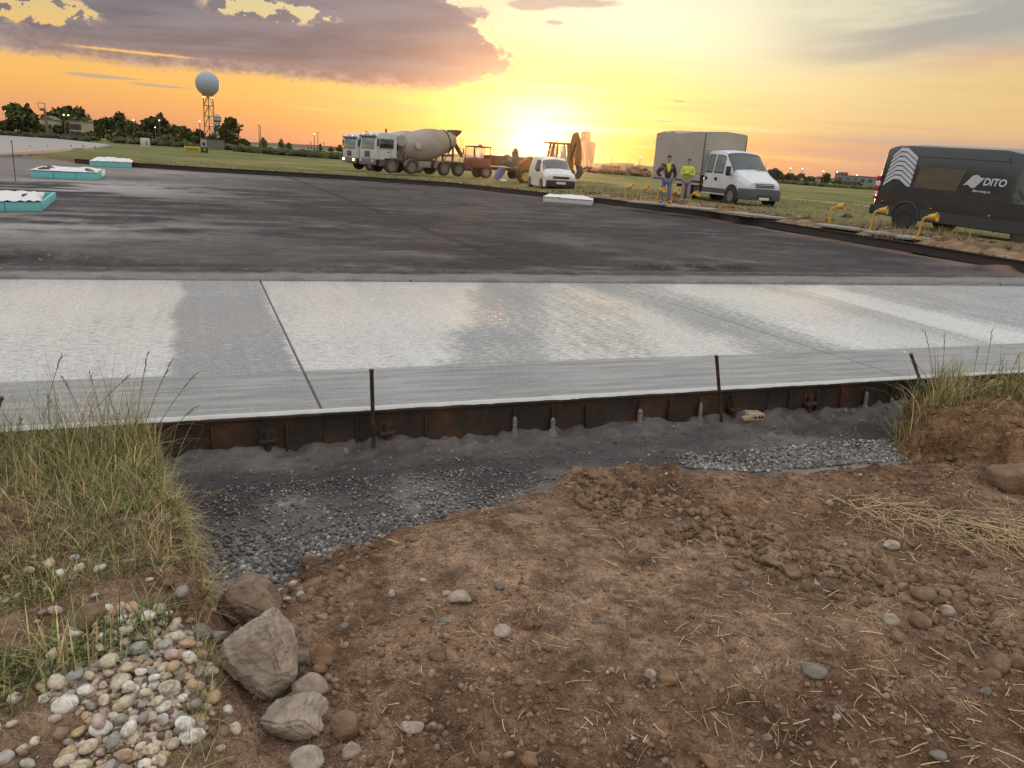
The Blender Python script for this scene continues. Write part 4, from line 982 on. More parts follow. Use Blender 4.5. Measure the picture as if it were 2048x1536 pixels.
    # tail lamp: red, white, red blocks
    for z0, z1, c in ((1.50, 1.66, 'r'), (1.34, 1.49, 'w'), (1.19, 1.33, 'r'), (1.10, 1.15, 'w'), (1.02, 1.07, 'w'), (.90, .99, 'r'), (1.16, 1.18, 'r')):
        MB().box((-5.37, -.955, (z0+z1)/2), (.16, .09, z1-z0)).build('tail_lamp', plain('red_lens', (.42, .03, .03), .25) if c == 'r' else plain('white_lens', (.70, .68, .68), .25), T, bev=.01)
    MB().box((-5.43, 0, .55), (.22, 1.94, .34)).build('rear_bumper', BLACKP, T, bev=.05)
    MB().tube([(-5.45, -.7, 1.9), (-5.52, -.72, 1.9)], .03, 8).build('door_hinge', BLACKP, T)
    for s in (-1, 1):
        MB().lathe([(0, .50), (.05, .49)], (-4.0, s*.975, .42), (0, s, 0), 32).build('wheel_arch', BLACKP, T)
        m = MB(); pts = [(-4.0+.53*math.cos(a), s*1.03, .42+.50*math.sin(a)) for a in np.linspace(-.1, math.pi+.1, 17)]; m.tube(pts, .03, 6); m.build('arch_lip', plain('black_cladding', (.040, .042, .046), .55), T)
        hwheel(T, -4.0, s*1.03, .36, .24, s, DARKRIM, TYRE)
        hwheel(T, 0, s*1.0, .36, .22, s, DARKRIM, TYRE)
    for s in (1, -1):
        a = (lambda t: n-t) if s < 0 else (lambda t: t)
        B.patch([(5.2, a(3.15)), (6.5, a(3.15)), (6.0, a(4.9)), (5.2, a(5.0))], .012).build('door_window', GLASS, T)
    B.patch([(6.1, 5.0), (6.95, 5.0), (6.95, n-5.0), (6.1, n-5.0)], .012).build('windshield', GLASS, T)
    MB().box((-2.3, 0, .42), (4.5, 1.3, .16)).build('underbody', BLACKP, T)
black_van()

def mixer(label, px, py, z, dep_side, lit, dusty=True, drum='beige'):
    W = paint('mixer_cab_white', (.55, .55, .56), .45, .30, 0, (.26, .20, .16), 1.6)
    DR = paint('drum_'+drum, (.34, .30, .26) if drum == 'beige' else (.36, .38, .44), .65, .7, 0, (.24, .19, .15), .9)
    CH = paint('dusty_chassis', (.07, .06, .055), .8, .8, 0, (.17, .13, .10), 3); FE = paint('dusty_fender', (.26, .23, .20), .7, .6, 0, (.20, .15, .11), 2)
    T = place('concrete_mixer', label, 'mixer truck', px, py, z, head_dir(783, 347, -.87, -.49), (0, 1.18, 0), group='white cabbed concrete mixer trucks beside the apron')
    # cab: front face leans slightly, deep windshield
    st = [(1.42, .62, 1.25, 1.50, 1.18, 1.18, 1.10, 0), (1.40, .60, 1.25, 1.85, 1.23, 1.23, 1.18, 0), (1.26, .60, 1.7, 2.72, 1.24, 1.23, 1.10), (1.10, .60, 1.7, 2.90, 1.24, 1.23, 1.08), (-.55, .85, 1.7, 2.94, 1.24, 1.23, 1.08), (-.62, .9, 1.7, 2.86, 1.20, 1.19, 1.02)]
    cab = MB(); prof = [(1.42, .95), (1.44, 1.60), (1.30, 2.55), (1.10, 2.82), (.9, 2.90), (-.30, 2.92), (-.40, 2.8), (-.40, 1.05), (.62, 1.05), (.62, .95)]
    cab.prism(prof, -1.22, 1.22); cab.build('cab', W, T, bev=.05, seg=3)
    MB().add([(1.455, -1.05, 1.68), (1.455, 1.05, 1.68), (1.345, 1.03, 2.46), (1.345, -1.03, 2.46), (1.40, -1.05, 1.68), (1.40, 1.05, 1.68), (1.30, 1.03, 2.46), (1.30, -1.03, 2.46)],
             [(0, 1, 2, 3), (7, 6, 5, 4), (0, 4, 5, 1), (1, 5, 6, 2), (2, 6, 7, 3), (3, 7, 4, 0)]).build('windshield', material('mixer_windscreen', lambda g, b: setp(g, b, color=(.17, .22, .20), rough=.12, spec=.9)), T, bev=.02)
    MB().box((1.36, 0, 2.60), (.30, 2.36, .16), rot=(0, -.5, 0)).build('sun_visor', paint('visor_grey', (.20, .22, .27), .5, .3), T, bev=.03)
    for s in (-1, 1):
        MB().box((1.45, s*.62, 2.72), (.05, .12, .06)).build('roof_lamp', emit('lit_marker', (1, .97, .9), 2.2) if lit else emit('lit_marker', (1, .97, .9), 2.2), T, bev=.01)
        MB().box((1.50, s*.92, .84), (.06, .34, .20)).build('headlight', emit('lit_headlight', (1, .82, .42), 3.5) if lit else plain('headlight_glass', (.5, .47, .42), .1), T, bev=.03)
        m = MB(); m.box((.46, s*1.225, 2.12), (1.16, .02, .68)); m.build('door_window', GLASS, T, bev=.008)
        MB().box((.60, s*1.225, 1.74), (1.1, .012, .02)).box((.10, s*1.225, 1.8), (.018, .012, 1.6)).box((1.12, s*1.225, 1.8), (.018, .012, 1.6)).build('door_gap', CH, T)
        MB().box((.30, s*1.235, 1.52), (.16, .03, .06)).build('door_handle', BLACKP, T, bev=.008)
        MB().box((1.28, s*1.42, 2.15), (.10, .22, .52)).build('mirror', BLACKP, T, bev=.04)
        MB().tube([(1.22, s*1.2, 2.45), (1.30, s*1.42, 2.48), (1.30, s*1.42, 2.0)], .015, 6).build('mirror_arm', BLACKP, T)
        # fenders round each wheel
        for x, r in ((0, .64), (-1.75, .62)):
            a0 = np.linspace(.15, math.pi-.1, 15); ri = [[Vector((x+rr*math.cos(a), s*yy, .5+rr*math.sin(a))) for rr, yy in ((r, 1.26), (r, .90), (r-.03, .90), (r-.03, 1.26))] for a in a0]
            MB().loft(ri, closed=True).build('fender', CH if x == 0 else FE, T, ang=50)
        m = MB(); ri = [[Vector((x, s*yy, zz+dz)) for yy, dz in ((1.26, 0), (.70, 0), (.70, -.04), (1.26, -.04))] for x, zz in ((-3.95, .62), (-4.15, 1.05), (-4.35, 1.14), (-6.35, 1.14), (-6.6, 1.0), (-6.78, .55))]
        m.loft(ri, closed=True).build('rear_fender', FE, T, ang=30)
        for x in (0, -1.75, -4.72, -6.07): hwheel(T, x, s*1.24, .52, .34, s, paint('dusty_rim', (.17, .14, .12), .8, .6), DUST_TYRE)
        MB().box((.78, s*1.0, .72), (.52, .40, .45)).build('step', CH, T, bev=.03)
        MB().box((-2.95, s*.95, .78), (1.1, .45, .45)).build('side_tank', FE, T, bev=.05)
    MB().box((1.40, 0, .78), (.20, 2.44, .46)).build('bumper', paint('bumper_grey', (.16, .155, .16), .6, .5), T, bev=.05)
    MB().box((1.452, 0, 1.32), (.03, .80, .42)).build('grille', CH, T, bev=.02)
    m = MB(); m.box((-3.2, .42, .95), (7.9, .12, .28)).box((-3.2, -.42, .95), (7.9, .12, .28)); m.build('chassis', CH, T)
    MB().tube([(-.55, -.75, 1.2), (-.55, -.75, 3.25)], .07, 10).build('exhaust_pipe', BLACKP, T)
    # drum, tipped up to the rear
    ax = Vector((-math.cos(.21), 0, math.sin(.21))); o = Vector((-1.15, 0, 1.72))
    MB().lathe([(-.05, .35), (0, .62), (.25, .86), (.95, 1.08), (1.75, 1.20), (2.7, 1.22), (3.6, 1.06), (4.3, .84), (4.85, .62), (5.15, .55), (5.2, .50)], o, ax, 40).build('drum', DR, T, ang=45)
    MB().lathe([(4.28, .86), (4.28, .93), (4.40, .90), (4.40, .83)], o, ax, 40, caps=False).build('drum_ring', CH, T)
    MB().lathe([(1.30, .28), (1.31, .30), (1.34, .30), (1.35, .22)], o+Vector((-1.1, 0.0, 0)), (0, 0.95, .35), 16).build('drum_hatch', DR, T)
    MB().lathe([(0, .25), (.05, .42), (2.0, .42), (2.05, .25)], (-.86, -.70 if not dusty else 1.12, 2.42), (0, 1 if not dusty else -1, 0), 20).build('water_tank', paint('tank_cream', (.38, .34, .29), .6, .5), T)
    m = MB(); m.box((-.95, 0, 1.35), (.55, 1.5, .75)).box((-1.0, .5, 1.75), (.3, .25, .6)).tube([(-.8, .9, 1.1), (-1.1, .95, 1.6), (-.9, .8, 2.1)], .06, 6).tube([(-1.2, 1.0, 1.0), (-1.3, 1.0, 1.5), (-1.05, .9, 1.9)], .05, 6); m.build('gearbox', paint('caked_gearbox', (.22, .17, .13), .9, .7), T, bev=.03)
    m = MB(); m.box((-5.75, .75, 1.7), (.12, .12, 1.3)).box((-5.75, -.75, 1.7), (.12, .12, 1.3)).box((-5.75, 0, 1.55), (.14, 1.5, .14)).tube([(-5.0, .6, 1.1), (-5.75, .6, 2.2)], .05, 6).tube([(-5.0, -.6, 1.1), (-5.75, -.6, 2.2)], .05, 6)
    m.build('drum_stand', CH, T)
    hp = [[Vector((x, y, z)) for x, y in ((-5.75-w*.4, -w), (-5.75-w*1.7, -w), (-5.75-w*1.7, w), (-5.75-w*.4, w))] for z, w in ((2.85, .25), (3.30, .50), (3.55, .56))]
    MB().loft(hp, closed=True).build('hopper', CH, T)
    m = MB()
    for k in range(7): m.box((-6.45, .92, 1.05+k*.28), (.03, .40, .03))
    m.tube([(-6.45, .72, .75), (-6.45, .72, 3.0)], .02, 6).tube([(-6.45, 1.12, .75), (-6.45, 1.12, 3.0)], .02, 6); m.build('ladder', FE, T)
    ch = [[Vector((x, y, z+dz)) for y, dz in ((-.28, .18), (-.22, 0), (.22, 0), (.28, .18), (.25, .18), (.2, .04), (-.2, .04), (-.25, .18))] for x, z in ((-6.1, 2.7), (-6.6, 2.15), (-7.1, 1.5))]
    MB().loft(ch, closed=True).build('chute', CH, T)
    for s in (-1, 1): MB().box((-7.1, s*.9, .85), (.08, .3, .14)).build('tail_lamp', plain('red_lens', (.42, .03, .03), .25), T)
    return T
mixer('nearer white concrete mixer with a big dusty beige drum and dark side windows', 783, 347, .06, 0, False)
mixer('farther white concrete mixer with lit headlights, mostly hidden behind the nearer mixer', 742, 341.5, -.02, 0, True, False, 'grey')

def red_truck():
    RD = paint('red_truck_paint', (.24, .055, .03), .5, .5, 0, (.22, .14, .09)); CH = MATS['dusty_chassis']
    T = place('red_truck', 'red cabbed truck standing between the mixer and the backhoe', 'truck', 972, 357, -.06, head_dir(950, 350, -.93, -.36), (0, 1.1, 0))
    # frame cab: posts and roof so the sky shows through the windows
    m = MB(); m.box((.45, 0, 1.22), (1.7, 2.3, .75)).build('cab', RD, T, bev=.05)
    m = MB(); m.box((.40, 0, 2.55), (1.55, 2.2, .14)).box((.42, 0, 1.60), (1.5, 2.24, .04))
    for x in (1.16, -.30): 
        for s in (-1, 1): m.box((x-.02, s*1.06, 2.05), (.10, .08, .95))
    for s in (-1, 1): m.box((.25, s*1.07, 2.05), (.07, .05, .95))
    m.box((-.33, 0, 2.05), (.05, 2.1, .95)) if False else None
    m.build('cab_frame', RD, T, bev=.02)
    MB().box((-.30, 0, 1.75), (.05, 2.1, .35)).build('rear_panel', RD, T)
    for s in (-1, 1):
        MB().box((.72, s*1.08, 2.03), (.80, .01, .80)).build('door_window', CLEAR, T); MB().box((1.25, s*1.3, 2.1), (.08, .2, .45)).build('mirror', BLACKP, T, bev=.03)
        for x in (0, -3.4, -4.7): hwheel(T, x, s*1.16, .50, .32, s, paint('dusty_rim', (.17, .14, .12), .8, .6), DUST_TYRE)
    MB().box((.35, .3, 2.70), (.3, .3, .16)).build('beacon', plain('amber_beacon', (.6, .2, .03), .3), T, bev=.03)
    MB().box((1.35, 0, .72), (.2, 2.3, .4)).build('bumper', CH, T, bev=.04)
    m = MB(); m.box((-2.8, .4, .85), (6.2, .12, .25)).box((-2.8, -.4, .85), (6.2, .12, .25)); m.build('chassis', CH, T)
    m = MB(); m.prism([(-.75, 1.1), (-.75, 1.95), (-5.3, 1.95), (-5.6, 1.1)], -1.15, 1.15); m.build('tipper_body', paint('tipper_brown', (.16, .07, .04), .6, .5), T, bev=.02)
    for k in range(7):
        for s in (-1, 1): MB().box((-1.1-k*.65, s*1.17, 1.5), (.08, .05, .8)).build('body_rib', MATS['tipper_brown'], T)
    return T
red_truck()

def backhoe():
    Y = paint('digger_orange', (.38, .155, .02), .5, .5, 0, (.22, .14, .08)); K = MATS['dusty_chassis']
    T = place('backhoe_loader', 'orange backhoe loader with its digging arm folded upright, behind the small white van', 'backhoe loader', 1115, 372, .10, head_dir(1110, 340, -.97, -.15), (0, 1.05, 0))
    # origin at rear axle, forward to the left of the photo
    m = MB(); m.prism([(.55, .85), (.55, 1.55), (1.0, 1.60), (2.5, 1.45), (2.62, 1.0), (2.5, .75)], -.42, .42); m.build('bonnet', Y, T, bev=.05)
    MB().box((.9, 0, .80), (3.6, .6, .30)).build('chassis', K, T, bev=.02)
    m = MB(); m.prism([(-.75, 1.05), (-.75, 1.45), (.55, 1.45), (.6, .95), (.3, .75), (-.5, .75)], -.72, .72); m.build('cab_floor', Y, T, bev=.03)
    m = MB()
    for x0, x1 in ((-.72, -.55), (.15, .15), (.62, .42)):
        for s in (-1, 1): m.tube([(x0, s*.74, 1.4), (x1, s*.70, 2.72)], .085, 6)
    m.box((0, 0, 1.42), (1.4, 1.5, .06)).build('cab_frame', Y, T)
    MB().box((.05, 0, 2.78), (1.85, 1.62, .12)).build('roof', Y, T, bev=.04)
    for s in (-1, 1): MB().box((.30, s*.73, 2.05), (.50, .01, 1.15)).box((-.28, s*.73, 2.05), (.55, .01, 1.15)).build('window', CLEAR, T)
    m = MB(); m.box((-.1, 0, 1.62), (.5, .5, .12)).box((-.32, 0, 1.95), (.12, .48, .62)); m.build('seat', BLACKP, T, bev=.05)
    m = MB(); m.tube([(.42, 0, 1.4), (.30, 0, 1.85)], .03, 6).lathe([(0, .17), (.03, .17)], (.28, 0, 1.88), (-.4, 0, 1), 16); m.build('steering_wheel', BLACKP, T)
    for s in (-1, 1):
        hwheel(T, 0, s*1.05, .72, .42, s, paint('digger_rim', (.45, .30, .08), .6, .5), DUST_TYRE)
        hwheel(T, 2.15, s*.95, .48, .30, s, paint('digger_rim', (.45, .30, .08), .6, .5), DUST_TYRE)
        m = MB(); m.tube([(.75, s*.60, 1.35), (1.9, s*.62, 1.75), (3.0, s*.62, 1.05)], [.10, .11, .08], 6); m.build('loader_arm', Y, T)
        m = MB(); m.tube([(-.95, s*.9, 1.0), (-1.0, s*1.0, .10)], .07, 6).box((-1.0, s*1.05, .06), (.4, .4, .06)); m.build('stabiliser_leg', K, T)
    # front bucket rolled up, teeth to the sky
    m = MB(); bp = [(2.85, 1.05), (2.75, 1.70), (2.80, 2.02), (3.05, 2.05), (3.0, 1.75), (3.25, 1.40), (3.65, 1.45), (3.72, 1.25), (3.30, 1.02)]
    m.prism(bp, -1.1, 1.1); b = m.build('front_bucket', K, T, bev=.01)
    for k in range(8): MB().prism([(2.80, 2.0), (3.0, 2.03), (2.88, 2.30)], -1.05+k*.29, -.95+k*.29).build('bucket_tooth', K, b)
    # backhoe arm folded upright
    m = MB(); m.prism([(-1.15, .7), (-.62, .7), (-.66, 1.9), (-.95, 3.45), (-1.28, 3.55), (-1.40, 3.3), (-1.15, 1.9)], -.20, .20); m.build('boom', Y, T, bev=.02)
    m = MB(); m.prism([(-1.30, 3.62), (-1.02, 3.55), (-1.18, 2.6), (-1.25, 1.4), (-1.60, 1.35), (-1.70, 2.1), (-1.55, 2.9)], -.18, .18); m.build('dipper_arm', Y, T, bev=.02)
    m = MB(); m.tube([(-.85, .20, 1.6), (-1.2, .20, 2.9)], .06, 8).tube([(-1.45, .0, 3.2), (-1.72, .0, 1.8)], .05, 8); m.build('hydraulic_ram', K, T)
    m = MB(); m.prism([(-1.35, 1.45), (-1.72, 1.4), (-1.85, .95), (-1.60, .52), (-1.20, .55), (-1.30, .7), (-1.50, .95)], -.32, .32); b = m.build('digging_bucket', K, T, bev=.01)
    for k in range(4): MB().prism([(-1.20, .52), (-1.22, .62), (-1.02, .60)], -.3+k*.17, -.22+k*.17).build('bucket_tooth', K, b)
    MB().box((-.95, 0, .85), (.35, 1.7, .5)).build('kingpost_frame', K, T, bev=.03)
    MB().tube([(.2, .3, 2.84), (.2, .3, 2.98)], .06, 10).build('beacon', MATS['amber_beacon'], T)
backhoe()

def small_van():
    W = paint('small_van_white', (.60, .58, .56), .35, .3, 0, (.30, .24, .20))
    T = place('small_van', 'small white van with black bumper, parked nose first before the orange backhoe', 'van', 1086, 381, .12, head_dir(1100, 370, .24, -.97), (0, -.76, 0))
    st = [(.80, .34, .62, .80, .70, .66, .50, .0), (.70, .24, .72, .92, .84, .82, .66), (.30, .22, .86, 1.04, .90, .88, .74), (.0, .22, .92, 1.12, .90, .89, .76), (-.85, .22, .98, 1.66, .90, .89, .68), (-1.2, .22, .98, 1.76, .90, .89, .68), (-3.2, .22, .98, 1.80, .90, .89, .70), (-3.5, .26, .98, 1.70, .86, .84, .64)]
    B = Body(st); B.shell('body', W, T); n = len(B.r[0])-1
    B.patch([(3.1, 5.0), (3.95, 5.2), (3.95, n-5.2), (3.1, n-5.0)], .010, 8, 8).build('windshield', GLASS, T)
    for s in (-1, 1):
        a = (lambda t: n-t) if s < 0 else (lambda t: t)
        B.patch([(3.7, a(3.2)), (5.35, a(3.2)), (5.35, a(4.9)), (4.3, a(4.9))], .010).build('door_window', GLASS, T)
        B.patch([(.9, a(3.0)), (2.4, a(3.3)), (2.2, a(4.6)), (.9, a(4.8))], .012).build('headlight', MATS['lamp_glass'], T)
        MB().lathe([(0, .37), (.04, .36)], (0, s*.875, .31), (0, s, 0), 28).build('wheel_arch', BLACKP, T); MB().lathe([(0, .37), (.04, .36)], (-2.9, s*.875, .31), (0, s, 0), 28).build('wheel_arch', BLACKP, T)
        hwheel(T, 0, s*.93, .31, .19, s); hwheel(T, -2.9, s*.93, .31, .19, s)
        MB().box((-.55, s*1.0, 1.05), (.12, .18, .15)).build('mirror', BLACKP, T, bev=.04)
    MB().box((.74, 0, .42), (.22, 1.60, .36)).build('bumper', BLACKP, T, bev=.06)
    MB().box((.80, 0, .74), (.06, .90, .13)).build('grille', BLACKP, T, bev=.02)
    MB().box((.858, 0, .46), (.012, .52, .11)).build('number_plate', plain('plate_white', (.62, .62, .6), .5), T)
small_van()
# ------------------------------------------------------------------ site furniture
def yellow_posts():
    Yp = paint('yellow_enamel', (.62, .34, .035), .45, .35, 0, (.42, .26, .10), 8)
    root = thing('yellow_lamp_post', 'x', 'lamp post')
    MB().lathe([(0, .001), (0, .105), (.012, .105), (.014, .03), (.05, .03), (.05, .001)], (0, 0, 0), (0, 0, 1), 20).build('base_plate', Yp, root)
    pole = MB().lathe([(.012, .026), (.30, .026), (.30, .032), (.33, .032), (.33, .026), (.44, .026)], (0, 0, 0), (0, 0, 1), 12).build('pole', Yp, root, ang=40)
    MB().tube([(0, 0, .43), (.012, 0, .475), (.05, 0, .515), (.11, 0, .535)], [.030, .033, .033, .030], 12).build('elbow', Yp, root)
    hd = MB().lathe([(0, .035), (.02, .055), (.09, .075), (.17, .082), (.19, .105), (.215, .105), (.215, .09), (.19, .075), (.185, .001)], (.09, 0, .535), (1, 0, .22), 20).build('lamp_head', Yp, root, ang=40)
    MB().tube([(.13, .03, .50), (.10, .05, .44), (.03, .02, .40)], .006, 6).build('cable', BLACKP, root)
    spots = [(1250, 401, 'yellow lamp post farthest along the row, standing left of both workers', .62), (1280, 404, 'yellow lamp post second to the left of the worker in the dark jacket', .62),
             (1312, 408, 'yellow lamp post just left of the worker in the dark jacket', .62), (1341, 413, 'yellow lamp post between the two workers', .62),
             (1377, 416, 'yellow lamp post in front of the worker with folded arms', .62), (1656, 451, 'yellow lamp post on the concrete pad between the canvas truck and the black van', .62),
             (1739, 462, 'yellow lamp post at the rear corner of the black van', .62), (1833, 478, 'nearest yellow lamp post, in front of the rear wheel of the black van', .62),
             (1082, 379, 'yellow lamp post before the front wheel of the small white van', .62), (1108, 381, 'yellow lamp post before the bumper of the small white van', .62)]
    for i, (px, py, lab, h) in enumerate(spots):
        o = root if i == 0 else copy_tree(root)
        z = .33 if px > 1200 else .12
        p = at(px, py, z); o.location = p; o.rotation_euler = (R_(random.uniform(-2, 2)), R_(random.uniform(2, 7)), R_(-48+random.uniform(-8, 8)))
        if px > 1600: o.scale = (1.08,)*3
        tag(o, lab, 'lamp post', 'yellow lamp posts along the far edge of the apron')
yellow_posts()

def pads():
    C = paint('old_concrete', (.30, .285, .265), .85, .4, 0, (.20, .15, .11), 3)
    labs = [(1590, 447, 1690, 460, 'flat concrete pad under the lamp post beside the canvas truck'), (1700, 464, 1790, 474, 'flat concrete pad under the lamp post behind the black van'), (1800, 477, 1880, 484, 'flat concrete pad under the nearest yellow lamp post'),
            (1225, 401, 1300, 409, 'flat concrete pad under the farthest two yellow lamp posts'), (1300, 409, 1400, 420, 'flat concrete pad in front of the two workers'), (1420, 424, 1540, 437, 'flat concrete pad on the ground in front of the canvas truck')]
    for x0, y0, x1, y1, lab in labs:
        a = at(x0, y0, .34); b = at(x1, y1, .34); d = b-a; c = (a+b)/2; L = max(d.length*.9, 1); w = .75; r = random.Random(x0)
        m = MB(); pts = []
        for k in range(14):
            t = k/14*6.283; pts.append((math.copysign(abs(math.cos(t))**.35, math.cos(t))*L/2+r.uniform(-.05, .05), math.copysign(abs(math.sin(t))**.35, math.sin(t))*w/2+r.uniform(-.04, .04)))
        m.prism(pts, 0, .07, 'z'); o = m.build('concrete_pad', C, bev=.012); z = field_z(c.x, c.y)
        nn = Vector((-d.y, d.x, 0)).normalized(); nn = nn if nn.x > 0 else -nn; o.location = (c.x+nn.x*.95, c.y+nn.y*.95, .30); o.rotation_euler = (R_(r.uniform(-1, 1)), R_(r.uniform(-1, 1)), math.atan2(d.y, d.x)); tag(o, lab, 'concrete pad', 'concrete pads under the yellow lamp posts')
pads()

def spoil():
    """heaped earth along the outer side of the far forms"""
    r = np.random.default_rng(41)
    pts = [Vector((x, y, 0)) for x, y in FAR_FORM]; V = []; F = []; P = []
    for a, b in zip(pts[:-1], pts[1:]):
        n = max(2, int((b-a).length/.12)); P += [a.lerp(b, i/n) for i in range(n)]
    m = 14; C = []
    for i, p in enumerate(P):
        q = P[min(i+1, len(P)-1)]-P[max(i-1, 0)]; q.normalize(); nr = Vector((-q.y, q.x, 0))
        if nr.dot(Vector((1, 1, 0))) < 0: nr = -nr
        for k in range(m):
            t = k/(m-1); w = .03+t*1.5; x = p+nr*w
            n1 = float(vnoise(x.x*3, x.y*3, 5)); n2 = float(vnoise(x.x*9, x.y*9, 6)); n3 = float(vnoise(x.x*1.1, x.y*1.1, 7))
            z = field_z(x.x+nr.x*.3, x.y+nr.y*.3); z = z if z > -.2 else .22
            h = .18*(1-t)+z*t + math.sin(t*3.14)*(.05*n3+.08*n1+.05*n2) - .02
            if p.x < 3: h = .16*(1-t)+z*t+math.sin(t*3.14)*.05*n1
            V.append((x.x, x.y, h)); C.append(np.array([.20, .125, .072])*(.55+.9*n2) if n1 < .6 else np.array([.27, .20, .12])*(.7+.5*n2))
    F = [(i*m+k, i*m+k+1, (i+1)*m+k+1, (i+1)*m+k) for i in range(len(P)-1) for k in range(m-1)]
    o = npmesh('spoil_heap', np.array(V), np.array(F), SM, np.array(C)); tag(o, kind='structure')
    # lumps along it
    n = 2600; i = r.integers(0, len(P)-1, n); q = np.array([[P[k].x, P[k].y] for k in i]); q += np.array([.85, .5])*r.random((n, 1))*1.6+r.normal(size=(n, 2))*.05
    d = -sdf(BASE_POLY, q[:, 0], q[:, 1]); q = q[d > .08]; n = len(q)
    S = .012+.06*r.random(n)**4; c = pick([(.20, .12, .065), (.28, .19, .11), (.13, .08, .05), (.36, .32, .27)], [3, 2, 2, .4], n, r)
    z = np.maximum(field_height(q[:, 0], q[:, 1]), .20)+.03
    o = lumps('spoil_lumps', np.column_stack([q, z]), S, c, SM, 1, (.6, 1), .4, 9); tag(o, 'lumps of dug earth along the outer side of the far forms', kind='stuff')
    # rough grass beyond, standing above the ground sheet
    q = np.concatenate([np.column_stack([r.uniform(2, 26, 26000), r.uniform(18, 48, 26000)]), np.column_stack([r.uniform(-30, 6, 16000), r.uniform(42, 62, 16000)])])
    d = -sdf(BASE_POLY, q[:, 0], q[:, 1]); k = fbm(q[:, 0], q[:, 1], .7, 3, 91); keep = (d > 1.0) & (r.random(len(q)) < .2+.8*sst(k, .4, .6)) & (q[:, 1] > 16); q = q[keep]; n = len(q)
    z = field_height(q[:, 0], q[:, 1]); h = (.05+.10*r.random(n)**2)*(.6+k[keep]); w = np.array([(.12, .15, .05), (.18, .19, .07), (.34, .27, .15), (.26, .21, .11)])
    c = w[r.choice(4, n, p=[.35, .25, .2, .2])]*(.8+.4*r.random((n, 1)))
    o = blades('field_grass', np.column_stack([q, z]), h, .016, r.random(n)*6.28, r.random(n)*.8, r.random(n), c, BLADE, 2); tag(o, 'rough trodden grass beyond the far forms', kind='stuff')
    # dry weeds before the van
    for (cx, cy, lab) in ((1800, 470, 'dry weeds by the rear wheel of the black van'), (1885, 475, 'dry weeds in front of the black van sill'), (1730, 455, 'dry weeds between two yellow lamp posts')):
        p = at(cx, cy, .36); n = 260; qq = np.column_stack([p.x+.45*r.standard_normal(n), p.y+.3*r.standard_normal(n)]); zz = field_height(qq[:, 0], qq[:, 1])
        zz = np.maximum(zz, .25)
        o = blades('dry_weeds', np.column_stack([qq, zz]), .10+.25*r.random(n), .010, r.random(n)*6.28, r.random(n)*.7, r.random(n)*.8, np.tile([.33, .25, .14], (n, 1))*(.7+.6*r.random((n, 1))), BLADE, 3); tag(o, lab, kind='stuff')
spoil()

# ------------------------------------------------------------------ foam board boxes
def foam_box(label, c4, h, mat, sheet_lab, wave, seed, sheetcol=(.62, .66, .70)):
    """c4: near-left, near-right, far-right, far-left corners on the base course"""
    c4 = [Vector((p.x, p.y, 0)) for p in c4]; c = sum(c4, Vector())/4
    T = thing('foam_board_box', label, 'foam box', c, 0, 'foam board boxes on the dark base course'); r = random.Random(seed)
    L = [p-c for p in c4]; th = .05
    for i in range(4):
        a, b = L[i], L[(i+1) % 4]; d = (b-a); ln = d.length; d.normalize(); nn = Vector((-d.y, d.x, 0)); n = max(1, round(ln/.7)) if i % 2 == 0 else 1
        for k in range(n):
            p, q = a+d*(ln*k/n+.006), a+d*(ln*(k+1)/n-.006); hh = h*(1-.04*r.random())
            w = [p, q, q+nn*th, p+nn*th]
            if i % 2: w = [p+d*th, q-d*th, q+nn*th-d*th, p+nn*th+d*th]
            MB().add([v+Vector((0, 0, .004)) for v in w]+[v+Vector((0, 0, hh)) for v in w], [(3, 2, 1, 0), (4, 5, 6, 7), (0, 1, 5, 4), (1, 2, 6, 5), (2, 3, 7, 6), (3, 0, 4, 7)]).build('foam_board', mat, T, bev=.004)
    ng = 26; V = []; ux = L[1]-L[0]; uy = L[3]-L[0]
    for j in range(ng+1):
        for i in range(ng+1):
            s, t = i/ng, j/ng; p = L[0]+(ux*(s*1.02-.01)+uy*(t*1.02-.01))
            e = min(s, 1-s, t, 1-t); z = h+.012+wave*(float(vnoise(s*4+seed, t*3, seed))-.35)*min(1, e*9)+.03*float(vnoise(s*13, t*11, seed+1))*(wave/.1)*.5
            if e < .03 and r.random() < .8: z = min(z, h+.015)
            V.append(c+p+Vector((0, 0, max(z, h-.03 if e > .02 else h-.05))))
    F = [(j*(ng+1)+i, j*(ng+1)+i+1, (j+1)*(ng+1)+i+1, (j+1)*(ng+1)+i) for j in range(ng) for i in range(ng)]
    m = MB(); m.add(V, F); o = m.build('cover_sheet', material('pale_sheet', lambda g, b: setp(g, b, color=g.mix(g.noise(g.pos(), 2.2, 5, .6), (.70, .60, .52), (.62, .68, .74)), rough=.6, normal=bump(g, g.noise(g.pos(), 12, 4, .6), .03, 1))), smooth=True, ang=180)
    sm = o.modifiers.new('thickness', 'SOLIDIFY'); sm.thickness = .006
    tag(o, sheet_lab, 'plastic sheet', 'pale sheets covering the foam boxes')
    return T, c
FOAM = paint('turquoise_foam', (.165, .52, .52), .75, .12, 0, (.25, .35, .35), 6)
WFOAM = paint('white_foam', (.62, .60, .57), .75, .2, 0, (.4, .35, .3), 6)
foam_box('near turquoise foam board box cut by the left edge of the photo', [at(-150, 423), at(84, 423), at(112, 400), at(-110, 400)], .19, FOAM, 'rumpled pale sheet heaped on the near turquoise box', .34, 3)
foam_box('long turquoise foam board box in the middle of the three at left', [at(62, 356), at(195, 361), at(211, 351), at(85, 347)], .26, FOAM, 'flat pale sheet weighted with stones on the long turquoise box', .13, 5)
foam_box('small far turquoise foam board box against the grass edge', [at(180, 333), at(263, 336), at(266, 331), at(190, 328)], .26, FOAM, 'rumpled pale sheet on the far turquoise box', .24, 8)
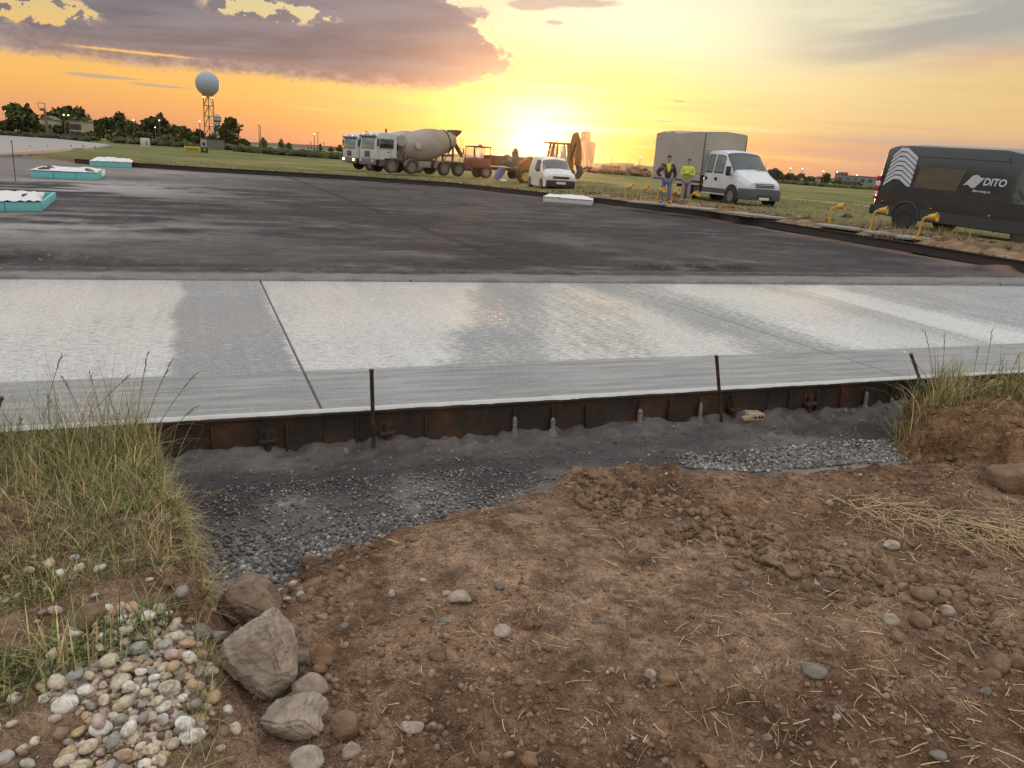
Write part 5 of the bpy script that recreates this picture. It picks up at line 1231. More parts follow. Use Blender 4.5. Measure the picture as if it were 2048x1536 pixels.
foam_box('low white foam board box near the small white van', [at(1086, 403), at(1183, 411), at(1190, 402), at(1100, 396)], .20, WFOAM, 'torn white sheet on the low white box', .16, 11)
def lump_obj(name, label, cat, p, s, mat, seed, group=None, sub=3, rough=.35, flat=1, cuts=0, par=None, rz=None, cd=.55):
    r = np.random.default_rng(seed); V, F = ico(sub); s = np.array(s if hasattr(s, '__len__') else (s, s*.8, s*.65))
    for k in range(cuts):                                     # facet by planes
        n = r.normal(size=3); n /= np.linalg.norm(n); d = cd+.25*r.random(); t = V@n-d; V = np.where((t > 0)[:, None], V-n*np.maximum(t, 0)[:, None]*.93, V)
    ph = r.random(3)*9; q = np.linalg.norm(V, axis=1, keepdims=True); D = V/q
    nz = (fbm(D[:, 0]*1.3+ph[0]+D[:, 2], D[:, 1]*1.3+ph[1], 1.5, 4, seed)-.5)[:, None]; nf = (fbm(D[:, 0]*5+ph[2], D[:, 1]*5+D[:, 2]*5, 1.5, 3, seed+1)-.5)[:, None]
    V = V*(1+rough*nz*(1.6 if not cuts else .9)+rough*.30*nf)*s
    me = bpy.data.meshes.new(name); me.from_pydata(V.tolist(), [], F.tolist()); me.polygons.foreach_set('use_smooth', np.ones(len(F), bool)); me.update()
    if mat: me.materials.append(mat)
    o = bpy.data.objects.new(name, me); COL.objects.link(o); o.location = p
    o.rotation_euler = (r.random()*.5, r.random()*.5, r.random()*6.28 if rz is None else rz)
    return tag(o, label, cat, group)
def rockmat(name, c0, c1, c2=(.40, .35, .29), dirt=(.22, .15, .10), sc=9):
    def f(g, b):
        p = g.obj(); n = g.noise(p, sc, 7, .62); n2 = g.noise(p, sc*6, 4, .6); n3 = g.noise(g.pos(), sc*1.3, 5, .6)
        col = g.mix(g.step(n, .36, .62), c0, c1); col = g.mix(g.step(n2, .56, .72)*.5, col, c2); col = g.mix(g.step(n3, .50, .66)*.55, col, dirt)
        setp(g, b, color=col, rough=.88, spec=.25, normal=bump(g, n*.8+n2*.6, .012, 1))
    return material(name, f)
DARKST = rockmat('weight_stone', (.10, .09, .085), (.16, .14, .13))
for i, (px, py, lab) in enumerate(((88, 338, 'dark stone weighting the left end of the sheet on the long box'), (104, 336, 'smaller dark stone beside it on the sheet of the long box'), (180, 341, 'dark stone weighting the right end of the sheet on the long box'), (50, 391, 'small dark stone in a fold of the sheet on the near box'))):
    z = .31 if i < 3 else .26
    lump_obj('weight_stone', lab, 'stone', at(px, py, z), (.20, .14, .05) if i < 3 else (.07, .05, .04), DARKST, 50+i, 'stones weighting the sheets')

def barrel():
    B = paint('blue_barrel', (.10, .12, .34), .5, .3, 0, (.25, .18, .14)); p = at(993, 362, .05)
    m = MB(); a = Vector((.42, .1, .9)).normalized()
    m.lathe([(0, .001), (0, .27), (.02, .29), (.30, .29), (.31, .30), (.34, .30), (.35, .29), (.62, .29), (.63, .30), (.66, .30), (.67, .29), (.94, .29), (.96, .27), (.96, .001)], (0, 0, .1), a, 24)
    o = m.build('blue_barrel', B, ang=40); o.location = p; tag(o, 'blue barrel leaning over beside the red truck', 'barrel')
    o = lump_obj('white_sack', 'small white sack lying at the foot of the blue barrel', 'sack', at(1001, 361, .1)+Vector((.2, -.3, .02)), (.28, .18, .10), plain('sack_white', (.6, .57, .52), .8), 71)
barrel()
for i, (px, py, s, lab) in enumerate(((1690, 437, .35, 'larger grey clump of rubbish lying behind the yellow lamp post'), (1672, 434, .22, 'smaller grey clump of rubbish next to the larger one'))):
    lump_obj('rubble_clump', lab, 'rubble', at(px, py, .38), (s*1.5, s*.6, s*.35), rockmat('grey_rubble', (.10, .10, .09), (.20, .19, .17)), 80+i, 'grey rubble in the grass by the van', 3, .7)

# ------------------------------------------------------------------ people
def skin(name, joints, bones, mat, par=None, sub=2):
    """joints: name -> (pos, radius); bones: pairs. one continuous skinned surface"""
    me = bpy.data.meshes.new(name); ks = list(joints); ix = {k: i for i, k in enumerate(ks)}
    me.from_pydata([joints[k][0] for k in ks], [(ix[a], ix[b]) for a, b in bones], []); me.update()
    o = bpy.data.objects.new(name, me); COL.objects.link(o); m = o.modifiers.new('skin', 'SKIN'); m.use_smooth_shade = True
    sv = me.skin_vertices
    if not sv: bm = bmesh.new(); bm.from_mesh(me); bm.verts.layers.skin.verify(); bm.to_mesh(me); bm.free(); sv = me.skin_vertices
    for i, k in enumerate(ks):
        r = joints[k][1]; sv[0].data[i].radius = r if isinstance(r, tuple) else (r, r); sv[0].data[i].use_root = (i == 0)
    s = o.modifiers.new('subsurf', 'SUBSURF'); s.levels = sub; s.render_levels = sub
    me.materials.append(mat)
    if par: o.parent = par
    return o
SKIN = plain('skin', (.42, .25, .17), .6)
def person(label, px, py, z, face, pose, top, legs, jacket=None, hair=(.04, .03, .025), tall=1.78):
    p = at(px, py, z); T = thing('person', label, 'person', p, face); T.scale = (tall/1.78,)*3
    # local: +x forward, y left
    h = dict(pelvis=((0, 0, .95), (.14, .16)), spine=((0, 0, 1.12), (.12, .15)), chest=((0, 0, 1.32), (.13, .18)), neck0=((-.01, 0, 1.49), .07), neck=((0, 0, 1.54), .055), chin=((.035, 0, 1.60), (.06, .055)), head=((.01, 0, 1.68), (.095, .078)), crown=((0, 0, 1.745), (.07, .06)))
    B = [('pelvis', 'spine'), ('spine', 'chest'), ('chest', 'neck0'), ('neck0', 'neck'), ('neck', 'chin'), ('chin', 'head'), ('head', 'crown')]
    wide = pose['stance']
    for s, k in ((1, 'l'), (-1, 'r')):
        f = pose['foot_'+k]
        h['hip'+k] = ((0, s*.10, .90), .095); h['knee'+k] = ((f[0]*.5+.02, s*(.10+(wide-.10)*.5), .50), .062); h['ank'+k] = ((f[0], s*wide, .09), .042); h['toe'+k] = ((f[0]+.17, s*(wide+.03), .035), (.035, .045))
        B += [('pelvis', 'hip'+k), ('hip'+k, 'knee'+k), ('knee'+k, 'ank'+k), ('ank'+k, 'toe'+k)]
        e, w = pose['arm_'+k]; h['sh'+k] = ((-.01, s*.19, 1.42), .065); h['el'+k] = (e, .045); h['wr'+k] = (w, .030)
        hd = Vector(w)-Vector(e); hd.normalize(); pm = Vector(w)+hd*.07; h['palm'+k] = (tuple(pm), (.022, .036))
        B += [('chest', 'sh'+k), ('sh'+k, 'el'+k), ('el'+k, 'wr'+k), ('wr'+k, 'palm'+k)]
        side = Vector((0, 0, 1)).cross(hd)
        side = side.normalized() if side.length > .1 else Vector((1, 0, 0))
        for q, (off, ln) in enumerate(((.028, .065), (.010, .075), (-.009, .07), (-.027, .055))):
            a = pm+hd*.02+side*off; h['f%d%s' % (q, k)] = (tuple(a+hd*ln*.5), .009); h['g%d%s' % (q, k)] = (tuple(a+hd*ln+Vector((0, 0, -.008))), .007)
            B += [('palm'+k, 'f%d%s' % (q, k)), ('f%d%s' % (q, k), 'g%d%s' % (q, k))]
        h['th'+k] = (tuple(pm-hd*.01+side*.05), .010); B += [('palm'+k, 'th'+k)]
    body = skin('body', h, B, SKIN, T)
    F = MB(); F.lathe([(0, .002), (.012, .012), (.035, .010)], (.118, 0, 1.665), (-.3, 0, 1), 8).build('nose', SKIN, body)
    for s in (-1, 1):
        MB().lathe([(0, .004), (.004, .009), (.01, .004)], (.092, s*.03, 1.69), (1, 0, 0), 8).build('eye', plain('eye_dark', (.03, .025, .02), .3), body)
        MB().box((.0, s*.083, 1.67), (.03, .014, .055)).build('ear', SKIN, body, bev=.005)
    MB().box((.098, 0, 1.622), (.012, .045, .010)).build('mouth', plain('lip', (.28, .12, .10), .6), body, bev=.003)
    # hair as a cap over the skull
    V, Fc = ico(3); V = V*np.array([.108, .092, .105])+np.array([-.008, 0, 1.712]); kp = [i for i, v in enumerate(V) if (v[2] > 1.715 or v[0] < -.02 and v[2] > 1.64)]
    idx = set(kp); Fh = [f for f in Fc.tolist() if all(i in idx for i in f)]; m = MB(); m.add(V.tolist(), Fh); m.build('hair', plain('hair_'+str(int(hair[0]*1000)), hair, .8), T, ang=180)
    # trousers
    j = {k: h[k] for k in ('pelvis', 'hipl', 'hipr', 'kneel', 'kneer', 'ankl', 'ankr')}
    tr = dict(pelvis=((0, 0, .96), (.155, .175)), hipl=((0, .105, .86), .112), hipr=((0, -.105, .86), .112))
    for k in 'lr':
        q = h['knee'+k][0]; tr['knee'+k] = (q, .083); q = h['ank'+k][0]; tr['cuff'+k] = ((q[0], q[1], .11), .068)
    skin('trousers', tr, [('pelvis', 'hipl'), ('pelvis', 'hipr'), ('hipl', 'kneel'), ('hipr', 'kneer'), ('kneel', 'cuffl'), ('kneer', 'cuffr')], legs, T)
    for k in 'lr':
        a = Vector(h['ank'+k][0]); m = MB(); m.loft([[Vector((x, a.y+y, zz)) for y, zz in ((-w, .0), (-w, ht*.6), (-w*.5, ht), (w*.5, ht), (w, ht*.6), (w, .0))] for x, w, ht in ((a.x-.08, .035, .09), (a.x-.02, .045, .12), (a.x+.08, .048, .08), (a.x+.17, .045, .06), (a.x+.21, .02, .04))], closed=True)
        m.build('shoe', plain('shoe', (.035, .03, .03), .7), T, ang=60)
    # shirt
    q_ = 1.0 if jacket is None else .80
    sh = dict(chest=((0, 0, 1.30), (.15*q_, .20*q_)), belly=((.01, 0, 1.10), (.145*q_, .175*q_)), hem=((0, 0, .93), (.15*q_, .175*q_)), collar=((-.01, 0, 1.475), (.085*q_, .10*q_)))
    bn = [('chest', 'belly'), ('belly', 'hem'), ('chest', 'collar')]
    def sleeves(d, b, r0, r1, r2, part=1.0):
        for k, s in (('l', 1), ('r', -1)):
            e = Vector(h['el'+k][0]); w = Vector(h['wr'+k][0]); d['sh'+k] = ((-.01, s*.195, 1.41), r0); d['el'+k] = (tuple(e), r1); d['cu'+k] = (tuple(e.lerp(w, part)), r2)
            b += [('chest', 'sh'+k), ('sh'+k, 'el'+k), ('el'+k, 'cu'+k)]
    if jacket is None: sleeves(sh, bn, .082, .066, .048, .97)
    skin('shirt', sh, bn, top, T)
    if jacket is not None:
        jk = dict(chest=((-.012, 0, 1.30), (.160, .222)), belly=((-.008, 0, 1.10), (.155, .20)), hem=((-.01, 0, .90), (.165, .205)), collar=((-.025, 0, 1.47), (.085, .11)))
        bj = [('chest', 'belly'), ('belly', 'hem'), ('chest', 'collar')]; sleeves(jk, bj, .095, .078, .055, .8); skin('jacket', jk, bj, jacket, T)
        # open front: the shirt shows as a narrow V over the chest
        MB().add([(.110, -.045, 1.49), (.110, .045, 1.49), (.160, .022, 1.30), (.165, .0, 1.16), (.160, -.022, 1.30), (.06, -.05, 1.49), (.06, .05, 1.49), (.08, .03, 1.3), (.08, 0, 1.16), (.08, -.03, 1.3)],
                 [(0, 1, 2, 3, 4), (9, 8, 7, 6, 5), (0, 5, 6, 1), (1, 6, 7, 2), (2, 7, 8, 3), (3, 8, 9, 4), (4, 9, 5, 0)]).build('shirt_front', top, T, bev=.008)
        MB().box((.172, .105, 1.33), (.01, .05, .035)).build('chest_badge', plain('badge', (.5, .5, .5), .5), T, bev=.003)
    return T
def facing(px, py, off=0):
    d = ray(px, py); return math.atan2(-d.y, -d.x)+off
HV = plain('hi_vis_yellow', (.50, .60, .04), .75); DJ = plain('dark_jacket', (.040, .030, .022), .8); JE = plain('blue_jeans', (.155, .17, .26), .85); GT = plain('grey_trousers', (.27, .24, .25), .85)
person('man in dark open jacket, yellow shirt and blue jeans, one hand on hip', 1329, 406, .36, facing(1335, 400, .15),
       dict(stance=.17, foot_l=(.02, 0), foot_r=(-.02, 0), arm_r=((-.10, -.40, 1.12), (.04, -.20, .96)), arm_l=((-.03, .29, 1.13), (.03, .27, .90))), HV, JE, DJ, (.05, .04, .035), 1.80)
person('man in a bright yellow long sleeved shirt and grey trousers with folded arms', 1369, 403, .36, facing(1375, 400, -.05),
       dict(stance=.13, foot_l=(.0, 0), foot_r=(.05, 0), arm_r=((.04, -.27, 1.14), (.23, .02, 1.20)), arm_l=((.04, .27, 1.13), (.25, -.03, 1.16))), HV, GT, None, (.07, .055, .045), 1.76)
# ------------------------------------------------------------------ far things
LEAF = material('tree_leaves', lambda g, b: setp(g, b, color=g.mix(1.0, g.attr(), g.mix(g.noise(g.pos(), .8, 3, .6), (.55, .55, .55), (1.5, 1.5, 1.4)), 'MULTIPLY'), rough=.9, spec=.1))
BARK = plain('bark', (.075, .055, .04), .9)
def far_base(px, dist):
    """ground point under a picture column at a given distance"""
    d = ray(px, 300); d = Vector((d.x, d.y, 0)).normalized(); return d*dist
def height_at(px, py, base):
    d = ray(px, py); t = base.length/math.hypot(d.x, d.y); return CAM_H+d.z*t
def tree(px, top, wpx, dist, label, kind='round', dens=1.0, tint=(.050, .062, .024), seed=0, loose=.0):
    b = far_base(px, dist); H = max(1.2, height_at(px, top, b)); W = wpx/FPX*dist/2; r = np.random.default_rng(int(abs(px)*7+seed))
    T = thing({'round': 'broadleaf_tree', 'bush': 'shrub', 'spruce': 'conifer_tree'}[kind], label, 'shrub' if kind == 'bush' else 'tree', b, r.random()*6, 'trees and shrubs beyond the airfield grass')
    tk = MB(); tr = max(.06, H*.022); tk.tube([(0, 0, -.3), (.05*W, 0, H*.3), (0, .05*W, H*.62), (0, 0, H*.93)], [tr, tr*.8, tr*.5, tr*.12], 7)
    for k in range(5):
        a = r.random()*6.28; z = H*(.25+.1*k); tk.tube([(0, 0, z), (math.cos(a)*W*.35, math.sin(a)*W*.35, z+H*.13), (math.cos(a)*W*.62, math.sin(a)*W*.62, z+H*.2)], [tr*.45, tr*.3, tr*.1], 5)
    tk.build('trunk', BARK, T)
    n = int((260 if kind != 'bush' else 160)*dens); P = []
    if kind == 'spruce':
        z = H*(.12+.88*r.random(n)); rr = W*(1.05-z/H)*r.random(n)**.5; a = r.random(n)*6.28; P = np.column_stack([np.cos(a)*rr, np.sin(a)*rr, z]); s = W*.16
    else:
        nl = 5 if kind == 'bush' else 9; C = []
        for k in range(nl):
            a = r.random()*6.28; q = r.random()**.6; z = (.45 if kind == 'bush' else .55)+.33*(1-q*q)*(.5+.5*r.random())-.25*q*r.random()
            C.append((math.cos(a)*q*W*.62, math.sin(a)*q*W*.62, z*H, (.22+.16*r.random())))
        C += [(0, 0, H*.78, .26), (0, 0, H*.45, .38), (W*.4, 0, H*.28, .3), (-W*.4, W*.1, H*.28, .3), (0, -W*.4, H*.25, .3)]; C = np.array(C); i = r.integers(0, len(C), n); D = r.normal(size=(n, 3)); D /= np.linalg.norm(D, axis=1, keepdims=True); q = (.55+.5*r.random((n, 1)))
        P = C[i, :3]+D*q*C[i, 3:4]*np.array([W*1.25, W*1.25, H*.55]); P[:, 2] = np.clip(P[:, 2], H*.06, H*1.0); s = max(W, H*.4)*.115
    m = len(P); S = s*.8*(.5+.9*r.random(m)); nn = r.normal(size=(m, 3)); nn /= np.linalg.norm(nn, axis=1, keepdims=True); t = np.cross(nn, r.normal(size=(m, 3))); t /= np.linalg.norm(t, axis=1, keepdims=True); u = np.cross(nn, t)
    k = 6; V = np.zeros((m, k, 3)); 
    for j in range(k):
        a = j/k*6.283; rad = S*(.6+.6*r.random(m)); V[:, j] = P+(t*math.cos(a)+u*math.sin(a))*rad[:, None]+nn*(S*.3*(j % 2))[:, None]
    V[:, :, 2] = np.maximum(V[:, :, 2], .05)
    col = np.array(tint)*(.6+.8*r.random((m, 1)))*np.array([1, 1, 1])
    o = npmesh('crown', V.reshape(-1, 3), np.arange(m*k).reshape(m, k), LEAF, np.repeat(col, k, 0), smooth=False, parent=T)
    return T
G_ = (.046, .058, .022); GO = (.060, .066, .026); GD = (.034, .042, .018)
TL = [(-12, 240, 46, 190, 'dark tree cut by the left edge behind the pale runway', 'round', G_), (42, 206, 62, 190, 'big dark round tree, first tall one from the left edge', 'round', G_), (64, 202, 15, 205, 'thin ragged tree poking above the big dark tree at far left', 'round', GD),
      (82, 248, 30, 200, 'low dark tree just left of the power pole', 'round', GO), (112, 222, 34, 215, 'tree directly right of the power pole top', 'round', G_), (138, 210, 58, 210, 'broad tree above the pair of lit street lamps', 'round', G_), (166, 209, 34, 225, 'tree with gaps of sky right above the cream building', 'round', GO),
      (121, 250, 26, 185, 'small bushy tree between the power pole and the cream building', 'round', GD), (196, 236, 34, 200, 'dense tree at the right end of the cream building', 'round', G_), (186, 262, 34, 178, 'low bush hiding the lower right of the cream building', 'bush', GO), (218, 230, 40, 205, 'tree second to the right of the cream building', 'round', GD), (246, 222, 34, 215, 'darker peaked tree midway between building and radome', 'round', G_),
      (232, 256, 40, 185, 'low front tree above the white cabinet', 'bush', GO), (270, 238, 34, 195, 'rounded tree above the white cabinet in the field', 'round', G_), (300, 234, 42, 205, 'wide tree right of the white cabinet', 'round', GD), (326, 219, 14, 230, 'tiny tree top poking above the wide tree line', 'round', GD), (322, 228, 52, 200, 'highest crown of the sloping tree line left of the radome', 'round', G_),
      (352, 246, 42, 195, 'tree on the sloping line, third from the radome', 'round', GO), (378, 254, 36, 195, 'tree on the sloping line, second from the radome', 'round', G_), (402, 258, 34, 195, 'tree directly below the radome tower', 'round', GD), (286, 262, 44, 180, 'low hedge-like bush before the sloping tree line', 'bush', GO), (340, 268, 50, 180, 'low bush left of the yellow direction sign', 'bush', GO), (426, 266, 36, 185, 'bush hiding the foot of the radome tower', 'bush', G_),
      (463, 231, 46, 190, 'tall dark tree right of the striped small radome', 'round', G_), (448, 252, 30, 185, 'darker lower part tree at the left of the tall tree by the radome', 'round', GD), (488, 276, 26, 190, 'small bush at the right foot of the tall tree', 'bush', G_),
      (527, 273, 22, 260, 'lone round shrub on the open horizon right of the radome', 'bush', GO), (563, 276, 18, 270, 'ragged shrub in the middle of the open horizon', 'bush', GO), (578, 284, 20, 270, 'low shrub right of the ragged shrub', 'bush', G_), (641, 287, 10, 300, 'tiny flat topped tree left of the mixers', 'round', GD), (662, 292, 16, 300, 'small tree beside a white hut left of the mixers', 'bush', GD), (680, 288, 22, 290, 'dark tree just left of the mixer cabs', 'bush', GD),
      (1556, 334, 30, 210, 'dark round tree directly right of the canvas truck', 'round', G_), (1577, 350, 20, 260, 'small tree second from the canvas truck', 'bush', GO), (1591, 347, 26, 250, 'tree third from the canvas truck', 'round', GO), (1612, 347, 22, 255, 'tree fourth from the canvas truck', 'round', GO), (1630, 351, 24, 255, 'low tree left of the pinkish building', 'bush', GO), (1663, 345, 18, 240, 'dark upright tree between the pinkish and the grey buildings', 'round', GD), (1684, 359, 24, 270, 'low bush before the grey buildings', 'bush', GO), (1725, 363, 22, 270, 'low bush by the tail of the black van', 'bush', G_),
      (1294, 337, 20, 240, 'tree at the left edge of the grey canvas', 'bush', GD), (1176, 338, 22, 200, 'bush at the foot of the silo', 'bush', GO), (985, 310, 30, 320, 'low dark tree line piece left of the sun', 'bush', GD), (1014, 308, 30, 320, 'low dark tree line piece just left of the sun', 'bush', GD)]
for px, top, w, dist, lab, kd, tint in TL: tree(px, top, w*(1.0 if kd == 'spruce' or 500 < px < 700 else 1.3), dist, lab, kd, 3.0 if kd != 'spruce' else 1.5, tuple(v*1.5 for v in tint))

def hills():
    """long low land on the horizon"""
    for nm, pts, dist, col in (('hill', [(-200, 262), (300, 285), (500, 284), (560, 286), (640, 291), (760, 298), (900, 307), (980, 311), (1060, 316), (1160, 326), (1185, 327), (1205, 326), (1240, 325), (1265, 326), (1300, 332), (1400, 342), (1700, 358), (2300, 395)], 780, (.075, .060, .055)),):
        V = []; 
        for px, py in pts:
            b = far_base(px, dist); h = max(2, height_at(px, py, b)); b2 = far_base(px, dist+120)
            V += [(b.x, b.y, -2), (b.x*1.03, b.y*1.03, h*.75), (b.x*1.08, b.y*1.08, h), (b2.x, b2.y, h*.9), (b2.x*1.05, b2.y*1.05, -2)]
        n = 5; F = [(i*n+k, i*n+k+1, (i+1)*n+k+1, (i+1)*n+k) for i in range(len(pts)-1) for k in range(n-1)]
        o = MB().add(V, F).build(nm, plain('far_land', col, .95), ang=80); tag(o, kind='structure')
    # scrub belt between field and horizon, left
    r = np.random.default_rng(61)
    def belt(name, pts, n, lab, h, col, w=.5):
        P = []
        for k in range(n):
            t = r.random()*(len(pts)-1); i = int(t); f = t-i; (xa, da), (xb, db) = pts[i], pts[i+1]; b = far_base(xa+(xb-xa)*f, (da+(db-da)*f)*(1+.12*r.random())); P.append((b.x, b.y, .1+h*.5*r.random()))
        P = np.array(P); S = h*(.35+.5*r.random(n)); c = np.array(col)*(.6+.8*r.random((n, 1)))
        o = lumps(name, P, S, c, LEAF, 1, (.5, .9), .9, 12); tag(o, lab, kind='stuff')
    belt('scrub', [(470, 150), (560, 135), (700, 125)], 900, 'low dark scrub along the left edge of the open field', .9, (.060, .066, .032))
    belt('scrub', [(230, 170), (330, 165), (480, 160)], 700, 'low scrub under the tree line on the left', .9, (.060, .062, .03))
    belt('far_scrub', [(-60, 175), (60, 172), (180, 165)], 500, 'low scrub beyond the pale runway', .9, (.055, .058, .03))
    belt('far_scrub', [(1560, 200), (1650, 195), (1780, 190)], 500, 'low weeds along the far side of the field on the right', .7, (.075, .085, .035))
    belt('far_scrub', [(1180, 160), (1240, 155), (1300, 150)], 500, 'low reddish scrub between the silo and the canvas truck', .9, (.10, .065, .045))
hills()

def radomes():
    WR = paint('radome_skin', (.34, .38, .46), .6, .1, 0, (.3, .3, .32), .2); ST = plain('tower_steel_orange', (.30, .17, .05), .6)
    D = 350; b = far_base(421, D); s = D/FPX; T = thing('radome_tower', 'big pale blue radome ball on a tall orange lattice tower', 'radar tower', b, .35)
    zc = height_at(421, 168, b); R = 20.3*s; m = MB()
    prof = [(-R*.93, R*.001), (-R*.93, R*.36)]+[(-R*math.cos(a), R*math.sin(a)) for a in np.linspace(.42, math.pi-.001, 22)]
    m.lathe(prof, (0, 0, zc), (0, 0, 1), 40); m.build('radome_ball', WR, T)
    zt = zc-R*.95; w = 11.5*s; nl = 5; zs = [zt-(zt+1.0)*k/nl for k in range(nl+1)]; wd = lambda z: w*(.92+.12*(1-z/zt))
    for sx, sy in ((1, 1), (1, -1), (-1, 1), (-1, -1)): MB().tube([(sx*wd(zt)*.72, sy*wd(zt)*.72, zt), (sx*wd(0)*.72, sy*wd(0)*.72, -1)], .20, 6).build('leg', ST, T)
    MB().tube([(0, 0, zt), (0, 0, -1)], .22, 6).build('cable_shaft', ST, T)
    MB().box((0, 0, zt), (w*1.7, w*1.7, .5)).build('platform', ST, T)
    m = MB()
    for i in range(nl):
        for (ax, ay), (bx, by) in (((1, 1), (1, -1)), ((1, -1), (-1, -1)), ((-1, -1), (-1, 1)), ((-1, 1), (1, 1))):
            q0 = wd(zs[i])*.72; q1 = wd(zs[i+1])*.72; m.tube([(ax*q1, ay*q1, zs[i+1]), (bx*q1, by*q1, zs[i+1])], .13, 4)
            m.tube([(ax*q1, ay*q1, zs[i+1]), ((ax+bx)/2*q0, (ay+by)/2*q0, zs[i])], .11, 4); m.tube([(bx*q1, by*q1, zs[i+1]), ((ax+bx)/2*q0, (ay+by)/2*q0, zs[i])], .11, 4)
    m.build('bracing', ST, T)
    for k in range(4): MB().box((math.cos(k*1.57+.785)*w*.95, math.sin(k*1.57+.785)*w*.95, zt-.7), (.5, .5, .5)).build('tower_lamp', emit('tower_light', (1, .93, .75), 1.5), T)
    D = 335; b = far_base(437, D); s = D/FPX; T = thing('striped_radome', 'small radome striped in white and brown bands on a pale hut tower', 'radar tower', b, .2)
    zc = height_at(437, 238, b); R = 7.6*s; WHT = plain('dull_white', (.42, .38, .38), .7); BR = plain('band_brown', (.16, .07, .06), .7)
    for a0, a1, mt in ((.02, .60, BR), (.60, 1.05, WHT), (1.05, 1.35, BR), (1.35, 1.9, WHT), (1.9, 2.3, BR), (2.3, 2.9, WHT)):
        MB().lathe([(R*math.cos(a), R*math.sin(a)) for a in np.linspace(a0, a1, 6)][::-1], (0, 0, zc), (0, 0, 1), 24, caps=False).build('ball_band', mt, T)
    for z0, z1, w, mt in ((zc-R*1.9, zc-R*.8, 5.5, WHT), (zc-R*2.15, zc-R*1.9, 6.2, BR), (zc-R*3.2, zc-R*2.15, 7.0, WHT)): MB().box((0, 0, (z0+z1)/2), (w*2*s, w*2*s, z1-z0)).build('tower_block', mt, T)
    for sx in (-1, 1): MB().box((sx*6.5*s, 0, (zc-R*3.1)/2), (1.2*s*2, 1.2*s*2, zc-R*3.1)).build('leg', WHT, T)
radomes()

def silo():
    C = paint('silo_concrete', (.24, .155, .13), .85, .2, 0, (.2, .13, .1), .3); D = 560; b = far_base(1172, D); s = D/FPX; T = thing('grain_silo', 'pale grain silo with a smaller round head house, right of the orange backhoe', 'silo', b, .1)
    top = height_at(1172, 288, b); z2 = height_at(1170, 265, b)
    for k, (dx, dy) in enumerate(((-8, -6), (0, -8), (8, -6), (-8, 8), (8, 8))): MB().lathe([(0, 8*s), (top, 8*s)], (dx*s, dy*s, 0), (0, 0, 1), 20).build('silo_tube', C, T)
    MB().prism([(-17*s, top-.3), (17*s, top-.3), (11*s, top+5*s), (-13*s, top+5*s)], -14*s, 14*s).build('roof', C, T)
    MB().lathe([(top, 9.3*s), (z2, 9.3*s), (z2+.6, 8*s)], (-2.5*s, 0, 0), (0, 0, 1), 24).build('head_house', C, T)
    for k in range(4): MB().tube([((-9+4.4*k)*s, 0, z2), ((-9+4.4*k)*s, 0, z2+(4 if k % 2 else 5)*s)], .22, 5).build('antenna', plain('antenna_steel', (.08, .05, .04)), T)
silo()

